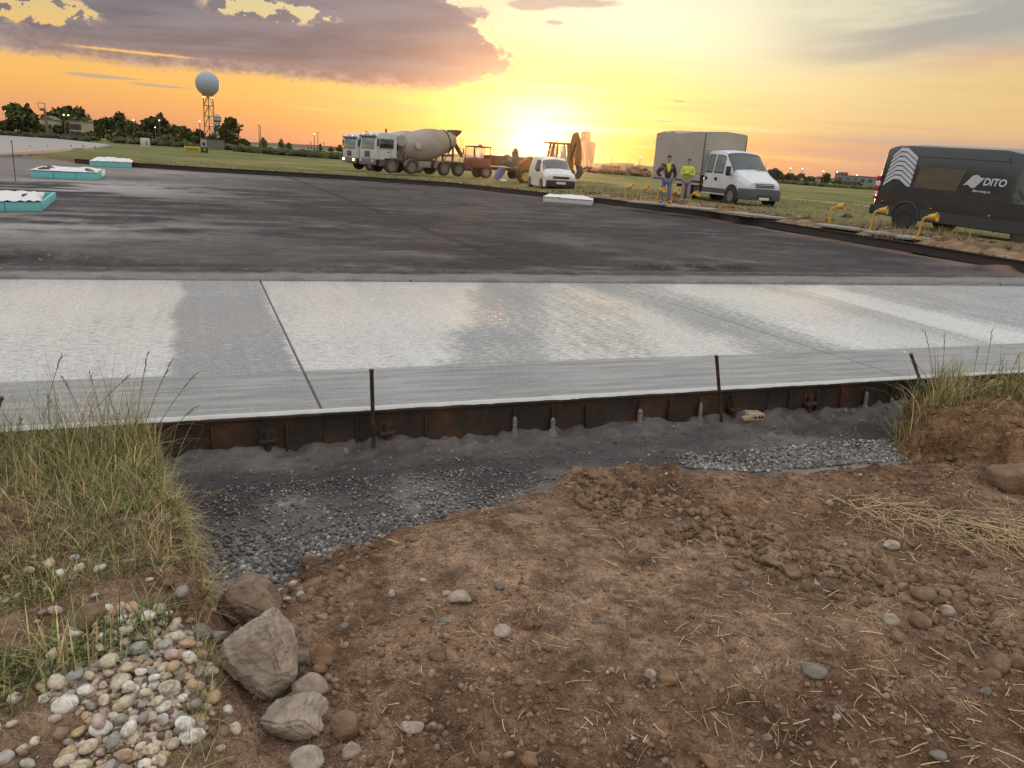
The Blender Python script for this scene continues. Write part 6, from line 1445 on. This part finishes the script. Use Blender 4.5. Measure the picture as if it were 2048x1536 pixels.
def buildings():
    CR = paint('cream_wall', (.42, .36, .25), .85, .3, 0, (.25, .2, .14), .3); WN = plain('dark_window', (.035, .04, .045), .3); RF = plain('flat_roof', (.16, .13, .11), .9)
    D = 192; b = far_base(167, D); s = D/FPX; T = thing('cream_building', 'cream two storey building half hidden in the trees on the left', 'building', b, -.55); H = height_at(160, 244, b)
    MB().box((0, 0, H/2), (34*s, 22*s, H)).build('wall', CR, T); MB().box((0, 0, H+.12), (36*s, 24*s, .24)).build('roof', RF, T)
    for f in (0, 1):
        for k in range(5):
            w = MB().box((-13*s+k*6.5*s, -11*s-.03, H*(.3+.42*f)), (1.3, .10, 1.1)).build('window', WN, T)
        for k in range(3): MB().box((-17*s-.03, -6*s+k*6*s, H*(.3+.42*f)), (.10, 1.2, 1.1)).build('window', WN, T)
    b = far_base(108, 205); T = thing('cream_building', 'small cream house right beside the power pole', 'building', b, .2); H = height_at(108, 240, b)
    MB().box((0, 0, H/2), (2.6, 5, H)).build('wall', CR, T); MB().prism([(-1.6, H), (1.6, H), (0, H+.8)], -2.7, 2.7).build('roof', RF, T); MB().box((.5, -2.52, H*.6), (.7, .08, .9)).build('window', WN, T)
    def block(label, px, top, w, dist, dep, mat, rows=1, cols=4, rot=0, nm='warehouse', roofm=None):
        b = far_base(px, dist); s = dist/FPX; H = max(1.5, height_at(px, top, b)); W = w*s; T = thing(nm, label, 'building' if nm != 'site_hut' else 'hut', b, math.atan2(b.y, b.x)-math.pi/2+rot)
        MB().box((0, 0, H/2), (W, dep, H)).build('wall', mat, T); MB().box((0, 0, H+.1), (W*1.02, dep*1.03, .2)).build('roof', roofm or RF, T)
        for r_ in range(rows):
            for c in range(cols): MB().box((-W/2+W*(c+.5)/cols, -dep/2-.03, H*(r_+.55)/rows), (W/cols*.5, .1, H/rows*.35)).build('window', WN, T)
    GY = plain('grey_cladding', (.20, .22, .235), .7); PK = plain('pinkish_wall', (.42, .27, .22), .8); RD = plain('red_panel', (.33, .10, .08), .7); LB = plain('light_cladding', (.27, .31, .33), .7); WHT = MATS['dull_white']
    block('long grey warehouse between the dark upright tree and the black van', 1752, 355, 110, 420, 20, GY, 1, 9, 0); block('lower light grey hall in front of the grey warehouse', 1690, 359, 60, 400, 14, LB, 1, 6)
    block('tall grey and red building block on the skyline', 1694, 346, 17, 440, 12, RD, 3, 3); block('grey left half of the tall skyline block', 1684, 345.5, 9, 438, 12, LB, 3, 2)
    block('pinkish building between two trees on the right', 1649, 355, 12, 330, 10, PK, 2, 2); block('brown low shed before the grey buildings', 1712, 366, 24, 250, 6, plain('shed_brown', (.11, .08, .06)), 1, 3)
    block('tiny white hut among the trees right of the canvas truck', 1613, 358, 5, 230, 3, WHT, 1, 1, 0, 'site_hut')
    block('long pale roofed shed left of the mixers', 625, 291, 22, 330, 10, WHT, 1, 4); block('small white gabled hut left of the mixers', 658, 294, 8, 320, 6, WHT, 1, 1, 0, 'site_hut')
    block('white container in the grass under the striped radome', 408, 279, 10, 150, 2.5, WHT, 1, 1, 0, 'site_hut'); block('long low pale wall right of the white container', 432, 282.5, 28, 160, 2, plain('dull_wall', (.14, .14, .12)), 0, 5)
    block('reddish house row between silo and canvas truck', 1225, 333, 36, 420, 10, plain('reddish_wall', (.20, .11, .08)), 1, 5); block('grey shed left of the canvas truck', 1270, 335, 26, 330, 8, plain('greybrown_wall', (.17, .14, .13)), 1, 4)
    block('white van shaped hut left of the canvas truck', 1262, 338, 8, 300, 3, plain('hut_pale', (.38, .33, .30)), 1, 1, 0, 'site_hut')
    block('small hut roof poking out below the striped radome', 430, 268, 9, 188, 4, LB, 1, 1, 0, 'site_hut')
buildings()

def lamps():
    """street lamps and masts far across the field, several lit"""
    PM = plain('mast_steel', (.12, .10, .09), .6); LM = emit('sodium_lamp', (1, .78, .25), 6); LW = emit('white_lamp', (1, .9, .75), 4)
    L = [(19, 223, 190, 1, 1, 'lit street lamp at the far left before the big dark tree'), (134, 230, 180, 1, 1, 'left one of the pair of lit street lamps'), (143, 231, 180, 1, 1, 'right one of the pair of lit street lamps'), (271, 241, 188, 1, 2, 'dim lit lamp in the trees above the white cabinet'), (313, 255, 180, 1, 2, 'lit lamp low among the trees'), (322, 241, 185, 1, 2, 'small lit lamp by the highest crown'),
         (402, 243, 185, 1, 2, 'small lit lamp left of the radome tower'), (519, 250, 260, 0, 0, 'left one of the two thin tall masts on the open horizon'), (521.8, 253, 265, 0, 0, 'right one of the two thin tall masts on the open horizon'),
         (629, 268, 300, 1, 2, 'tall mast with a pinkish light left of the mixers'), (636, 265, 310, 0, 0, 'tall unlit mast beside the pinkish light'), (622, 285, 290, 0, 0, 'short pole left of the tall masts by the mixers'), (648, 285, 290, 0, 0, 'short pole right of the tall masts by the mixers'),
         (1226, 316, 320, 0, 0, 'thin lamp post above the reddish houses'), (1282, 315, 300, 1, 2, 'lit lamp left of the canvas truck'), (1274, 330, 300, 1, 2, 'low bright lamp left of the canvas truck'),
         (1587, 337, 300, 1, 2, 'first lit lamp right of the canvas truck on the skyline'), (1611, 338, 300, 1, 2, 'second lit lamp right of the canvas truck on the skyline'), (1654, 343, 300, 1, 2, 'third lit lamp on the skyline, above the upright tree'), (1682, 345, 320, 1, 2, 'lit lamp at the tall skyline block'), (1723, 351, 320, 1, 2, 'lit lamp above the grey warehouse'), (1572, 352, 280, 1, 2, 'low lit lamp beside the dark round tree')]
    for px, py, D, lit, kd, lab in L:
        b = far_base(px, D); H = height_at(px, py, b); T = thing('street_lamp' if lit else 'mast', lab, 'street lamp' if lit else 'mast', b, 0, 'lamps and masts far across the airfield'); r = .09*D/200
        MB().tube([(0, 0, -.3), (0, 0, H)], [r*1.3, r*.7], 6).build('pole', PM, T)
        if lit: MB().lathe([(-.10*D/200, .05), (0, .17*D/200), (.10*D/200, .12*D/200)], (0, 0, H), (0, 0, 1), 10).build('lamp_head', LM if kd == 1 else LW, T)
        else: MB().box((0, 0, H), (.5, .2, .2)).build('mast_head', PM, T)
    # power pole with transformer frame
    b = far_base(99, 172); H = height_at(96, 207, b); T = thing('power_pole', 'power pole with a transformer frame rising between two dark trees at left', 'power pole', b, .1); WD = plain('pole_concrete', (.17, .11, .08), .85)
    MB().tube([(0, 0, -.3), (-.15, 0, H*.85)], [.32, .20], 8).build('pole', WD, T)
    m = MB(); m.tube([(-1.3, 0, H), (.0, 0, H)], .06, 5).tube([(-1.25, 0, H), (-1.1, 0, H*.82), (-.15, 0, H*.80)], .05, 5).tube([(0, 0, H), (-.15, 0, H*.8)], .07, 5); m.build('cross_frame', WD, T)
    MB().box((-.55, 0, H*.82), (.6, .5, .45)).build('transformer', WD, T)
lamps()

def field_bits():
    WHT = MATS['dull_white']; D = 92; 
    p = at(291, 296, .0); d = p.length; s = d/FPX; T = thing('equipment_cabinet', 'white cabinet standing in the grass under the left tree line', 'cabinet', (p.x, p.y, .0), math.atan2(p.y, p.x)-math.pi/2+.5)
    MB().box((0, 0, 8.5*s), (13*s, 9*s, 16*s)).build('case', plain('cabinet_white', (.52, .50, .50), .5), T, bev=.08); MB().box((0, -4.6*s, 8*s), (4*s, .05, 7*s)).build('door', plain('cabinet_grey', (.2, .2, .22)), T)
    p = at(393, 305, .0); s = p.length/FPX; rz = math.atan2(p.y, p.x)-math.pi/2; T = thing('airfield_sign', 'yellow and black airfield direction sign in the grass', 'sign', (p.x, p.y, 0), rz)
    YL = plain('sign_yellow', (.50, .40, .03), .6); BK = plain('sign_black', (.02, .02, .02), .6)
    a = MB().box((-6.5*s, 0, 5.5*s), (27*s, .25, 9*s)).build('yellow_panel', YL, T, bev=.03); q = MB().box((13.5*s, 0, 5.3*s), (12.5*s, .26, 9.5*s)).build('black_panel', BK, T, bev=.03)
    r = random.Random(4)
    for k in range(6): 
        x = -16*s+k*3.6*s; MB().box((x, -.14, 5.6*s), (2.3*s, .03, 4.4*s)).build('sign_character', plain('sign_character', (.16, .14, .02)), a)
    for dx, dz, w, h in ((-1.2, 0, .9, 4.6), (1.2, 0, .9, 4.6), (0, 2, 3.2, .8), (0, 0, 3.2, .8), (0, -2, 3.2, .8)): MB().box((13.6*s+dx*s, -.145, 5.4*s+dz*s), (w*s, .03, h*s)).build('sign_character', YL, q)
    for x in (-16, 0, 10, 18): MB().box((x*s, 0, .5*s), (.08, .08, 1.2*s)).build('leg', BK, T)
    for px, py, lab, c in ((61, 296, 'red and white runway edge light at left', 1), (96, 296, 'second red and white runway edge light from the left', 1), (143, 296, 'dark runway edge light with a tuft of grass', 0), (167, 296, 'dark runway edge light, third from the right', 0), (190, 298, 'tall dark runway edge light at the end of the pale runway', 0), (158, 281, 'small white marker at the far side of the pale runway', 1), (209, 286, 'white marker at the right tip of the pale runway', 1), (363, 284.5, 'small white box under the tree line left of the yellow sign', 2)):
        p = at(px, py, .02); s = p.length/FPX; T = thing('edge_light' if c != 2 else 'marker_box', lab, 'runway light' if c != 2 else 'box', (p.x, p.y, .02), 0, 'small lights and markers round the pale runway')
        m = MB(); m.lathe([(0, 1.6*s), (.8*s, 1.5*s), (1.0*s, .7*s), (2.6*s, .6*s)], (0, 0, 0), (0, 0, 1), 10); m.build('base', (WHT if c else BK), T)
        MB().lathe([(2.6*s, 1.0*s), (4.2*s, 1.1*s), (4.6*s, .4*s)], (0, 0, 0), (0, 0, 1), 10).build('lens', plain('lens_red', (.4, .12, .1), .4) if c == 1 else (BK if c == 0 else WHT), T)
    # pale old runway at left and its far kerb
    pts = [(-260, 268), (-60, 270), (0, 271), (60, 275), (110, 278), (160, 283), (205, 288), (222, 291), (205, 294), (150, 298), (110, 302), (60, 305), (0, 309), (-60, 313), (-260, 320)]
    V = [at(px, py, .06) for px, py in pts]; V = [Vector((v.x, v.y, .13)) for v in V]
    o = MB().add(V+[Vector((v.x, v.y, -.2)) for v in V], [tuple(range(len(V)))]+[(i, (i+1) % len(V), (i+1) % len(V)+len(V), i+len(V)) for i in range(len(V))]).build('runway', material('old_runway', lambda g, b: setp(g, b, color=g.mix(g.noise(g.mapv(g.pos(), (.15, 1, 1)), .6, 5, .6), (.22, .205, .195), (.34, .32, .31)), rough=.9)), smooth=False); tag(o, kind='structure')
field_bits()

# ------------------------------------------------------------------ boulders, clods, stones on the ramp
BRK = rockmat('brown_boulder', (.15, .10, .07), (.25, .18, .125), (.34, .27, .21), (.14, .09, .055), 7)
GRK = rockmat('grey_boulder', (.26, .205, .16), (.40, .325, .255), (.48, .40, .32), (.27, .185, .125), 8)
ORK = rockmat('orange_clod', (.20, .115, .065), (.28, .165, .095), (.32, .23, .16), (.18, .105, .06), 10)
BCL = rockmat('brown_clod', (.17, .105, .062), (.25, .16, .10), (.30, .22, .15), (.15, .09, .055), 12)
PST = rockmat('pale_stone', (.34, .28, .22), (.45, .38, .31), (.52, .46, .38), (.26, .18, .12), 14)
BLU = rockmat('blue_stone', (.17, .15, .13), (.25, .225, .195), (.34, .31, .27), (.20, .14, .10), 12)
def ground_pt(px, py, it=6):
    z = .15
    for _ in range(it): p = at(px, py, z); z = soil_z(p.x, p.y)
    return at(px, py, z)
def stone(name, label, cat, px, py, wpx, hpx, mat, seed, group=None, sink=.35, cuts=4, rough=.30, dep=.8, rot=None, sub=4, cd=.52):
    """px, py: centre of the stone in the photo; sized from its picture width and height at its real distance"""
    p = ground_pt(px, py+hpx*.25); s = (p-Vector((0, 0, CAM_H))).length/FPX; a = wpx*s/2; c = hpx*s/2
    o = lump_obj(name, label, cat, (p.x, p.y, p.z+c*(1-sink)*.8), (a*1.08, a*dep, c*1.15), mat, seed, group, sub, rough, 1, cuts, cd=cd)
    if rot is not None: o.rotation_euler = rot
    else: o.rotation_euler = (random.uniform(-.25, .25), random.uniform(-.25, .25), random.uniform(-.6, .6))
    return o
def hull_rock(label, outline, ridge, front, depth, mat, seed, ddir=(0, 1, .25)):
    """angular boulder: convex body through an outline at its real distance, a raised ridge and a buried back"""
    cx = sum(p[0] for p in outline)/len(outline); by = max(p[1] for p in outline); g = ground_pt(cx, by-12); Y = g.y+.03; O = Vector((0, 0, CAM_H)); D = Vector(ddir).normalized(); P = []
    pt = lambda q, dy: O+ray(*q)*((Y+dy)/ray(*q).y)
    for q in outline: P.append(pt(q, 0)); P.append(pt(((q[0]-cx)*.72+cx, (q[1]-by)*.78+by), 0)+D*depth)
    for q in ridge: P.append(pt(q, -front))
    bm = bmesh.new(); vs = [bm.verts.new(p) for p in P]; r_ = bmesh.ops.convex_hull(bm, input=vs)
    bmesh.ops.delete(bm, geom=list({v for v in r_['geom_interior'] if isinstance(v, bmesh.types.BMVert)}|{v for v in r_['geom_unused'] if isinstance(v, bmesh.types.BMVert)}), context='VERTS')
    es = [e for e in bm.edges if len(e.link_faces) == 2 and e.calc_face_angle(0) > .25]; bmesh.ops.bevel(bm, geom=es, offset=.008, segments=2, affect='EDGES', clamp_overlap=True)
    bmesh.ops.triangulate(bm, faces=bm.faces)
    for _ in range(5):
        es = [e for e in bm.edges if e.calc_length() > .009]
        if not es: break
        bmesh.ops.subdivide_edges(bm, edges=es, cuts=1); bmesh.ops.triangulate(bm, faces=[f for f in bm.faces if len(f.verts) > 3])
    bm.normal_update(); X_ = np.array([v.co[:] for v in bm.verts]); k = (fbm(X_[:, 0]+X_[:, 2]*.7, X_[:, 1]-X_[:, 2]*.7, 16, 4, seed)-.5)*.030+(fbm(X_[:, 0]-X_[:, 2], X_[:, 1]+X_[:, 2], 70, 3, seed+1)-.5)*.010
    for v, d in zip(bm.verts, k): v.co += v.normal*float(d)
    c = sum(P, Vector())/len(P); me = bpy.data.meshes.new('boulder')
    for v in bm.verts: v.co -= c
    for f in bm.faces: f.smooth = True
    bm.to_mesh(me); bm.free(); me.materials.append(mat); o = bpy.data.objects.new('boulder', me); COL.objects.link(o); o.location = c; return tag(o, label, 'boulder')
hull_rock('dark brown boulder lying behind the largest boulder', [(430, 1212), (446, 1182), (500, 1177), (536, 1196), (566, 1238), (556, 1262), (500, 1275), (448, 1262)], [(500, 1215), (470, 1205)], .05, .13, BRK, 102)
hull_rock('largest grey brown boulder, angular, leaning at the foot of the left bank', [(440, 1294), (497, 1246), (530, 1234), (548, 1252), (578, 1296), (578, 1335), (591, 1358), (566, 1402), (532, 1413), (512, 1400), (480, 1362), (446, 1330)], [(531, 1250), (545, 1300), (560, 1352), (470, 1305), (500, 1360), (535, 1395)], .055, .12, GRK, 101)
hull_rock('long pale wedge shaped boulder at the bottom of the photo', [(510, 1440), (560, 1434), (614, 1424), (640, 1440), (657, 1464), (640, 1478), (612, 1492), (570, 1490), (530, 1470)], [(600, 1440), (640, 1468), (560, 1452), (612, 1478)], .05, .10, GRK, 103)
stone('boulder', 'brown block of earth half buried among the pebbles on the left', 'boulder', 178, 1228, 90, 52, BCL, 105, sink=.45, cuts=9, rough=.16, cd=.4)
stone('boulder', 'big tan clod cut by the right edge of the photo', 'boulder', 2035, 958, 90, 62, BCL, 104, cuts=4, rough=.25)
CL = [(648, 1317, 46, 48, ORK, 'rusty orange clod right of the largest boulder'), (693, 1456, 54, 56, BCL, 'round brown clod at the bottom right of the wedge boulder'), (622, 1374, 62, 46, GRK, 'grey cubic stone touching the right foot of the largest boulder'), (588, 1404, 52, 34, BRK, 'dark stone under the grey cubic stone'),
      (640, 1338, 30, 24, ORK, 'small orange clod below the rusty clod'), (560, 1128, 48, 30, PST, 'cream stone at the top of the ramp edge by the gravel'), (548, 1142, 26, 24, BCL, 'tan stone just below the cream stone'), (542, 1160, 24, 18, BCL, 'small tan stone lowest of three by the gravel'), (590, 1122, 26, 22, BRK, 'brown clod right of the cream stone'),
      (622, 1125, 34, 28, BCL, 'brown clod two steps right of the cream stone'), (578, 1262, 34, 30, BLU, 'bluish stone between the boulders and the soil'), (595, 1318, 40, 26, BLU, 'grey stone wedged right of the largest boulder'), (616, 1520, 58, 36, PST, 'pale flat stone at the bottom edge below the wedge boulder'), (702, 1505, 30, 28, GRK, 'grey cube stone at the bottom edge'),
      (405, 1265, 44, 26, BLU, 'blue grey stone left of the dark boulder'), (430, 1275, 60, 24, BLU, 'flat grey stone in the grass left of the largest boulder'), (824, 1452, 40, 18, PST, 'pale bluish flat stone in the lower middle of the ramp'), (875, 1308, 32, 32, BCL, 'tan clod in the middle of the ramp'), (1006, 1262, 34, 22, PST, 'light grey stone in the middle of the ramp'), (1054, 1248, 24, 22, BCL, 'pinkish clod beside the light grey stone'),
      (995, 1252, 16, 14, BLU, 'small blue stone beside the light grey stone'), (784, 1188, 15, 14, PST, 'small white stone on the left of the ramp'), (893, 1186, 16, 9, PST, 'white chip near the dry grass wisps'), (920, 1195, 44, 22, PST, 'flat pale flake among straw in the middle left'), (890, 1241, 22, 12, BLU, 'dark blue grey stone half buried'), (998, 1174, 18, 14, BLU, 'round grey pebble above the yellow spot'),
      (1272, 1265, 24, 16, BCL, 'pale tan pebble right of the ramp centre'), (1205, 1242, 14, 10, BLU, 'bluish chip right of the ramp centre'), (1060, 1520, 32, 26, ORK, 'orange angular stone at the bottom edge'), (972, 1518, 30, 24, BCL, 'brown clod left of the orange stone at the bottom'), (1335, 1357, 32, 26, ORK, 'orange brown clod low right of centre'), (1300, 1348, 20, 16, PST, 'whitish pebble left of the orange brown clod'),
      (1627, 1341, 44, 22, BLU, 'flat blue grey stone on the right of the ramp'), (1512, 1342, 18, 14, PST, 'white pebble left of the flat blue stone'), (1572, 1340, 16, 12, BCL, 'pink pebble between white pebble and flat blue stone'), (1782, 1090, 30, 14, PST, 'pale flat stone in the upper right of the ramp'), (1658, 1007, 14, 10, PST, 'white plastic looking stone in upper right'), (1493, 1167, 14, 12, BLU, 'grey cube stone at the left end of the clod ridge'),
      (1892, 1222, 22, 16, PST, 'pale stone on the clod ridge at right'), (1780, 1240, 24, 18, PST, 'whitish stone in the clod ridge'), (1795, 1274, 22, 18, ORK, 'orange clod in the clod ridge'), (1990, 1330, 38, 34, BCL, 'large brown clod at the right end of the ridge'), (1982, 1350, 24, 20, BCL, 'brown clod below the large one at the right end'), (2030, 1322, 30, 20, BCL, 'brown clod by the right edge of the photo'),
      (1612, 1172, 24, 22, BCL, 'round brown clod in the middle of the ridge'), (1540, 1125, 40, 22, BCL, 'flat clod at the upper left of the ridge'), (1580, 1145, 34, 20, BCL, 'flat clod second from the upper left of the ridge'), (1610, 1112, 22, 14, BCL, 'small pinkish clod above the ridge'), (1850, 1190, 46, 22, BCL, 'lumpy clod on top of the ridge'), (1840, 1240, 40, 26, BCL, 'broad clod at the ridge foot'),
      (1970, 1385, 18, 16, BLU, 'blue grey pebble low on the right'), (1875, 1512, 24, 16, BLU, 'grey stone at the lower right'), (1672, 1434, 14, 10, PST, 'cream pebble in the lower right'), (1533, 1474, 18, 12, BLU, 'greenish grey pebble low right'), (1418, 1525, 30, 22, ORK, 'orange stone at the bottom edge right of centre'), (1968, 1126, 18, 16, BCL, 'tan clod near the dry grass mat'),
      (1188, 950, 22, 16, BCL, 'tan clod on the low heap at the top of the ramp'), (1215, 921, 24, 16, ORK, 'orange clod topping the low heap'), (1240, 942, 26, 14, BCL, 'flat clod right on the low heap'), (1202, 965, 16, 16, BCL, 'small upright clod on the low heap'), (1218, 968, 22, 16, BCL, 'clod at the front of the low heap'), (1150, 943, 30, 16, BCL, 'wide clod left on the low heap'), (1276, 1012, 22, 12, ORK, 'orange flat stone below the low heap'),
      (860, 1006, 52, 26, BCL, 'large smooth clod at the gravel edge'), (830, 1075, 26, 12, BCL, 'flat clod below the large smooth clod'), (746, 1050, 36, 18, BCL, 'clod at the left of the gravel edge'), (908, 977, 15, 14, PST, 'round pale stone on the gravel'), (1732, 922, 26, 14, ORK, 'orange stone at the upper edge by the right gravel'), (1770, 905, 28, 12, ORK, 'flat orange stone left of the right bank'), (1690, 914, 18, 12, BLU, 'grey stone by the right gravel'),
      (2020, 862, 24, 14, PST, 'pale stone on the right bank'), (1985, 885, 40, 20, BCL, 'clod on the right bank'), (2044, 880, 30, 24, BCL, 'clod on the right bank cut by the photo edge'), (1735, 1175, 0, 0, BCL, '')]
for i, (x, y, w, h, m, lab) in enumerate(CL):
    if w: stone('clod' if m in (ORK, BCL) else 'stone', lab, 'clod' if m in (ORK, BCL) else 'stone', x, y, w*1.05, h*1.1, m, 200+i, 'clods and stones scattered on the brown ramp', cuts=5 if m is not PST else 3, sub=3)

def pebbles():
    cols = [('cream', (.56, .47, .34)), ('white', (.66, .61, .53)), ('grey', (.38, .35, .31)), ('tan', (.46, .31, .18)), ('dark_grey', (.26, .24, .215)), ('pinkish', (.44, .34, .28))]
    protos = []
    for ci, (cn, c) in enumerate(cols):
        m = material('pebble_'+cn, lambda g, b, c=c: setp(g, b, color=g.mix(g.step(g.noise(g.pos(), 33, 5, .65), .50, .66)*.7, g.mix(g.step(g.noise(g.pos(), 90, 4, .6), .3, .7), tuple(v*.75 for v in c), tuple(min(.85, v*1.15) for v in c)), (.22, .15, .10)), rough=.6, spec=.35, normal=bump(g, g.noise(g.pos(), 160, 3, .5), .0015, 1)))
        for k in range(4):
            r = np.random.default_rng(500+ci*9+k); V, F = ico(3); s = np.array([1.0, .62+.25*r.random(), .42+.22*r.random()])
            n1 = (fbm(V[:, 0]*1.1+k*3, V[:, 1]*1.1+V[:, 2], 1.0, 3, 600+k)-.5)[:, None]; V = V*(1+.35*n1)*s
            me = bpy.data.meshes.new('pebble'); me.from_pydata(V.tolist(), [], F.tolist()); me.polygons.foreach_set('use_smooth', np.ones(len(F), bool)); me.materials.append(m); me.update(); protos.append((cn, me))
    rr = random.Random(77); poly_px = [(150, 1255), (230, 1210), (330, 1235), (395, 1290), (430, 1350), (425, 1420), (400, 1470), (330, 1500), (310, 1560), (150, 1560), (130, 1500), (190, 1440), (90, 1400), (80, 1330), (110, 1290)]
    P = [ground_pt(*q) for q in poly_px]; poly = [(p.x, p.y) for p in P]; A = np.array(poly); lo, hi = A.min(0), A.max(0); spots = []
    def free(x, y, d): return all((x-a)**2+(y-b)**2 > ((d+e)*.5)**2 for a, b, e, *_ in spots)
    tries = 0
    while len(spots) < 190 and tries < 60000:
        tries += 1; x = rr.uniform(lo[0], hi[0]); y = rr.uniform(lo[1], hi[1])
        if sdf(poly, np.array([x]), np.array([y]))[0] < -.005: continue
        d = rr.choice((.036, .042, .048, .056, .066)) if tries < 9000 else rr.choice((.024, .028, .032))
        if free(x, y, d*.70): spots.append((x, y, d, 'heap'))
    # second layer resting in the gaps
    top = []
    for k in range(160):
        x, y, d, _ = rr.choice(spots[:130]); x += rr.uniform(-.02, .02); y += rr.uniform(-.02, .02)
        if all((x-a)**2+(y-b)**2 > .0018 for a, b, *_ in top) and sdf(poly, np.array([x]), np.array([y]))[0] > .03: top.append((x, y, rr.choice((.034, .042, .052)), 'top'))
    # loose ones around
    loose = [(100, 1128), (150, 1122), (172, 1122), (160, 1138), (12, 1203), (35, 1196), (72, 1170), (95, 1180), (112, 1228), (88, 1238), (75, 1168), (190, 1195), (200, 1140), (60, 1155), (120, 1150), (15, 1170), (75, 1250), (150, 1175), (245, 1215), (250, 1228), (70, 1130), (40, 1340), (30, 1400), (70, 1485), (45, 1500), (110, 1440), (55, 1530), (130, 1525), (10, 1520), (25, 1450), (300, 1165), (225, 1240),
             (655, 893), (606, 900), (625, 898), (380, 1440), (455, 1420), (470, 1460), (440, 1500), (400, 1330), (585, 1170), (600, 1190), (575, 1200), (560, 1185), (450, 1310), (470, 1180), (365, 1185)]
    for x, y in loose:
        p = ground_pt(x, y) if y > 950 else at(x, y, .03); spots.append((p.x, p.y, rr.choice((.026, .032, .040, .048)), 'loose'))
    r_ = np.random.default_rng(88); q = scatter_in(poly, 1500, r_); S = .005+.008*r_.random(1500)**1.5; cc = pick([(.50, .42, .31), (.34, .30, .26), (.42, .29, .18), (.22, .19, .16), (.20, .125, .08)], [3, 3, 2, 2, 4], 1500, r_)
    o = lumps('small_stones', np.column_stack([q, soil_height(q[:, 0], q[:, 1])+S*.4]), S, cc, GM, 2, (.5, .95), .3, 89); tag(o, 'grit and small stones filling the gaps of the pebble heap', kind='stuff')
    lab = {'cream': 'cream rounded pebble', 'white': 'whitish rounded pebble', 'grey': 'mid grey rounded pebble', 'tan': 'orange tan rounded pebble', 'dark_grey': 'dark grey rounded pebble', 'pinkish': 'pinkish rounded pebble'}
    for x, y, d, k in spots+top:
        w = rr.choices(range(6), (8, 5, 4, 4, 2, 3))[0]; cn, me = protos[w*4+rr.randrange(4)]; o = bpy.data.objects.new('pebble', me); COL.objects.link(o)
        z = soil_z(x, y) if k != 'loose' or y < 3.6 else .02; o.scale = (d*.5, d*.5, d*.5); o.location = (x, y, z+d*.12+(.022 if k == 'top' else 0)); o.rotation_euler = (rr.uniform(-.35, .35), rr.uniform(-.35, .35), rr.uniform(0, 6.28))
        where = 'lying on top of the pebble heap' if k == 'top' else 'in the pebble heap beside the green grass' if k == 'heap' else 'lying loose outside the pebble heap'
        tag(o, lab[cn]+' '+where, 'pebble', lab[cn]+' '+where)
pebbles()

def litter():
    p = at(1497, 838, .03); T = thing('broken_brick', 'tan broken brick piece with dark marks lying before the steel form', 'brick', (p.x, p.y, .035), .35)
    MB().prism([(-.075, 0), (.085, -.005), (.09, .045), (.02, .050), (-.035, .055), (-.045, .03), (-.08, .022)], -.05, .05).build('brick_body', rockmat('tan_brick', (.46, .34, .23), (.55, .43, .31), (.6, .5, .4), (.35, .25, .18), 30), T, bev=.004)
    for x in (-.005, .025, .05): MB().box((x+.02, -.0515, .022), (.016, .006, .014)).build('brick_hole', plain('hole_dark', (.02, .018, .016)), T)
    lump_obj('mortar_lump', 'smooth grey mortar lump beside the broken brick', 'mortar lump', at(1488, 842, .02)+Vector((-.06, .03, 0)), (.10, .04, .03), MATS['stuck_mortar'], 301)
    for px, py, z, lab, s in ((737, 893, .0, 'cream foam blob at the foot of the middle stake', (.05, .03, .018)), (1410, 843, .0, 'small cream foam blob at the foot of the leaning stake', (.035, .02, .012))):
        lump_obj('foam_blob', lab, 'foam', at(px, py, .01), s, rockmat('cream_foam', (.55, .42, .24), (.66, .54, .34), (.7, .6, .4), (.4, .3, .2), 30), 310+px, 'cream foam blobs at the stake feet')
    for px, py, lab, c in ((641, 1052, 'white scrap of plastic at the gravel edge', (.7, .72, .74)), (690, 1049, 'turquoise scrap of foam at the gravel edge', (.35, .62, .62)), (1572, 838, 'white splinter on the dark base', (.7, .66, .6)), (652, 893, 'cream wood chip by the steel form', (.62, .47, .30))):
        p = ground_pt(px, py) if py > 950 else at(px, py, .01); m = MB(); m.add([(-.012, 0, .002), (.010, -.006, .004), (.014, .008, .016), (-.002, .006, .026), (-.010, .004, .014), (-.012, .003, .000), (.010, -.003, .002), (.014, .011, .014), (-.002, .009, .024), (-.010, .007, .012)],
            [(0, 1, 2, 3, 4), (9, 8, 7, 6, 5), (0, 5, 6, 1), (1, 6, 7, 2), (2, 7, 8, 3), (3, 8, 9, 4), (4, 9, 5, 0)]); o = m.build('scrap', plain('scrap_%d' % px, c, .6)); o.location = p+Vector((0, 0, .004)); tag(o, lab, 'litter')
    # survey wire standing on the base at left
    p = at(31, 362, 0); o = MB().tube([(0, 0, 0), (0.02, 0, 1.25)], .012, 6).build('marker_rod', STAKE); o.location = (p.x, p.y, 0); MB().box((0, 0, 1.2), (.04, .01, .05)).build('flag', plain('flag_pale', (.3, .3, .3)), o); tag(o, 'thin upright rod standing behind the near turquoise box', 'rod')
litter()
def build_haze():
    """thin dusty evening air round the whole airfield"""
    m = bpy.data.materials.new('thin_haze'); m.use_nodes = True; nt = m.node_tree; nt.nodes.clear()
    v = nt.nodes.new('ShaderNodeVolumePrincipled'); v.inputs['Color'].default_value = (1.0, .93, .86, 1); v.inputs['Density'].default_value = .00006; v.inputs['Anisotropy'].default_value = .93
    o = nt.nodes.new('ShaderNodeOutputMaterial'); nt.links.new(v.outputs[0], o.inputs['Volume'])
    h = MB().box((0, 450, 34), (2240, 1300, 76)).build('haze', m, smooth=False); tag(h, 'thin dusty evening air over the airfield', kind='stuff')
build_haze()
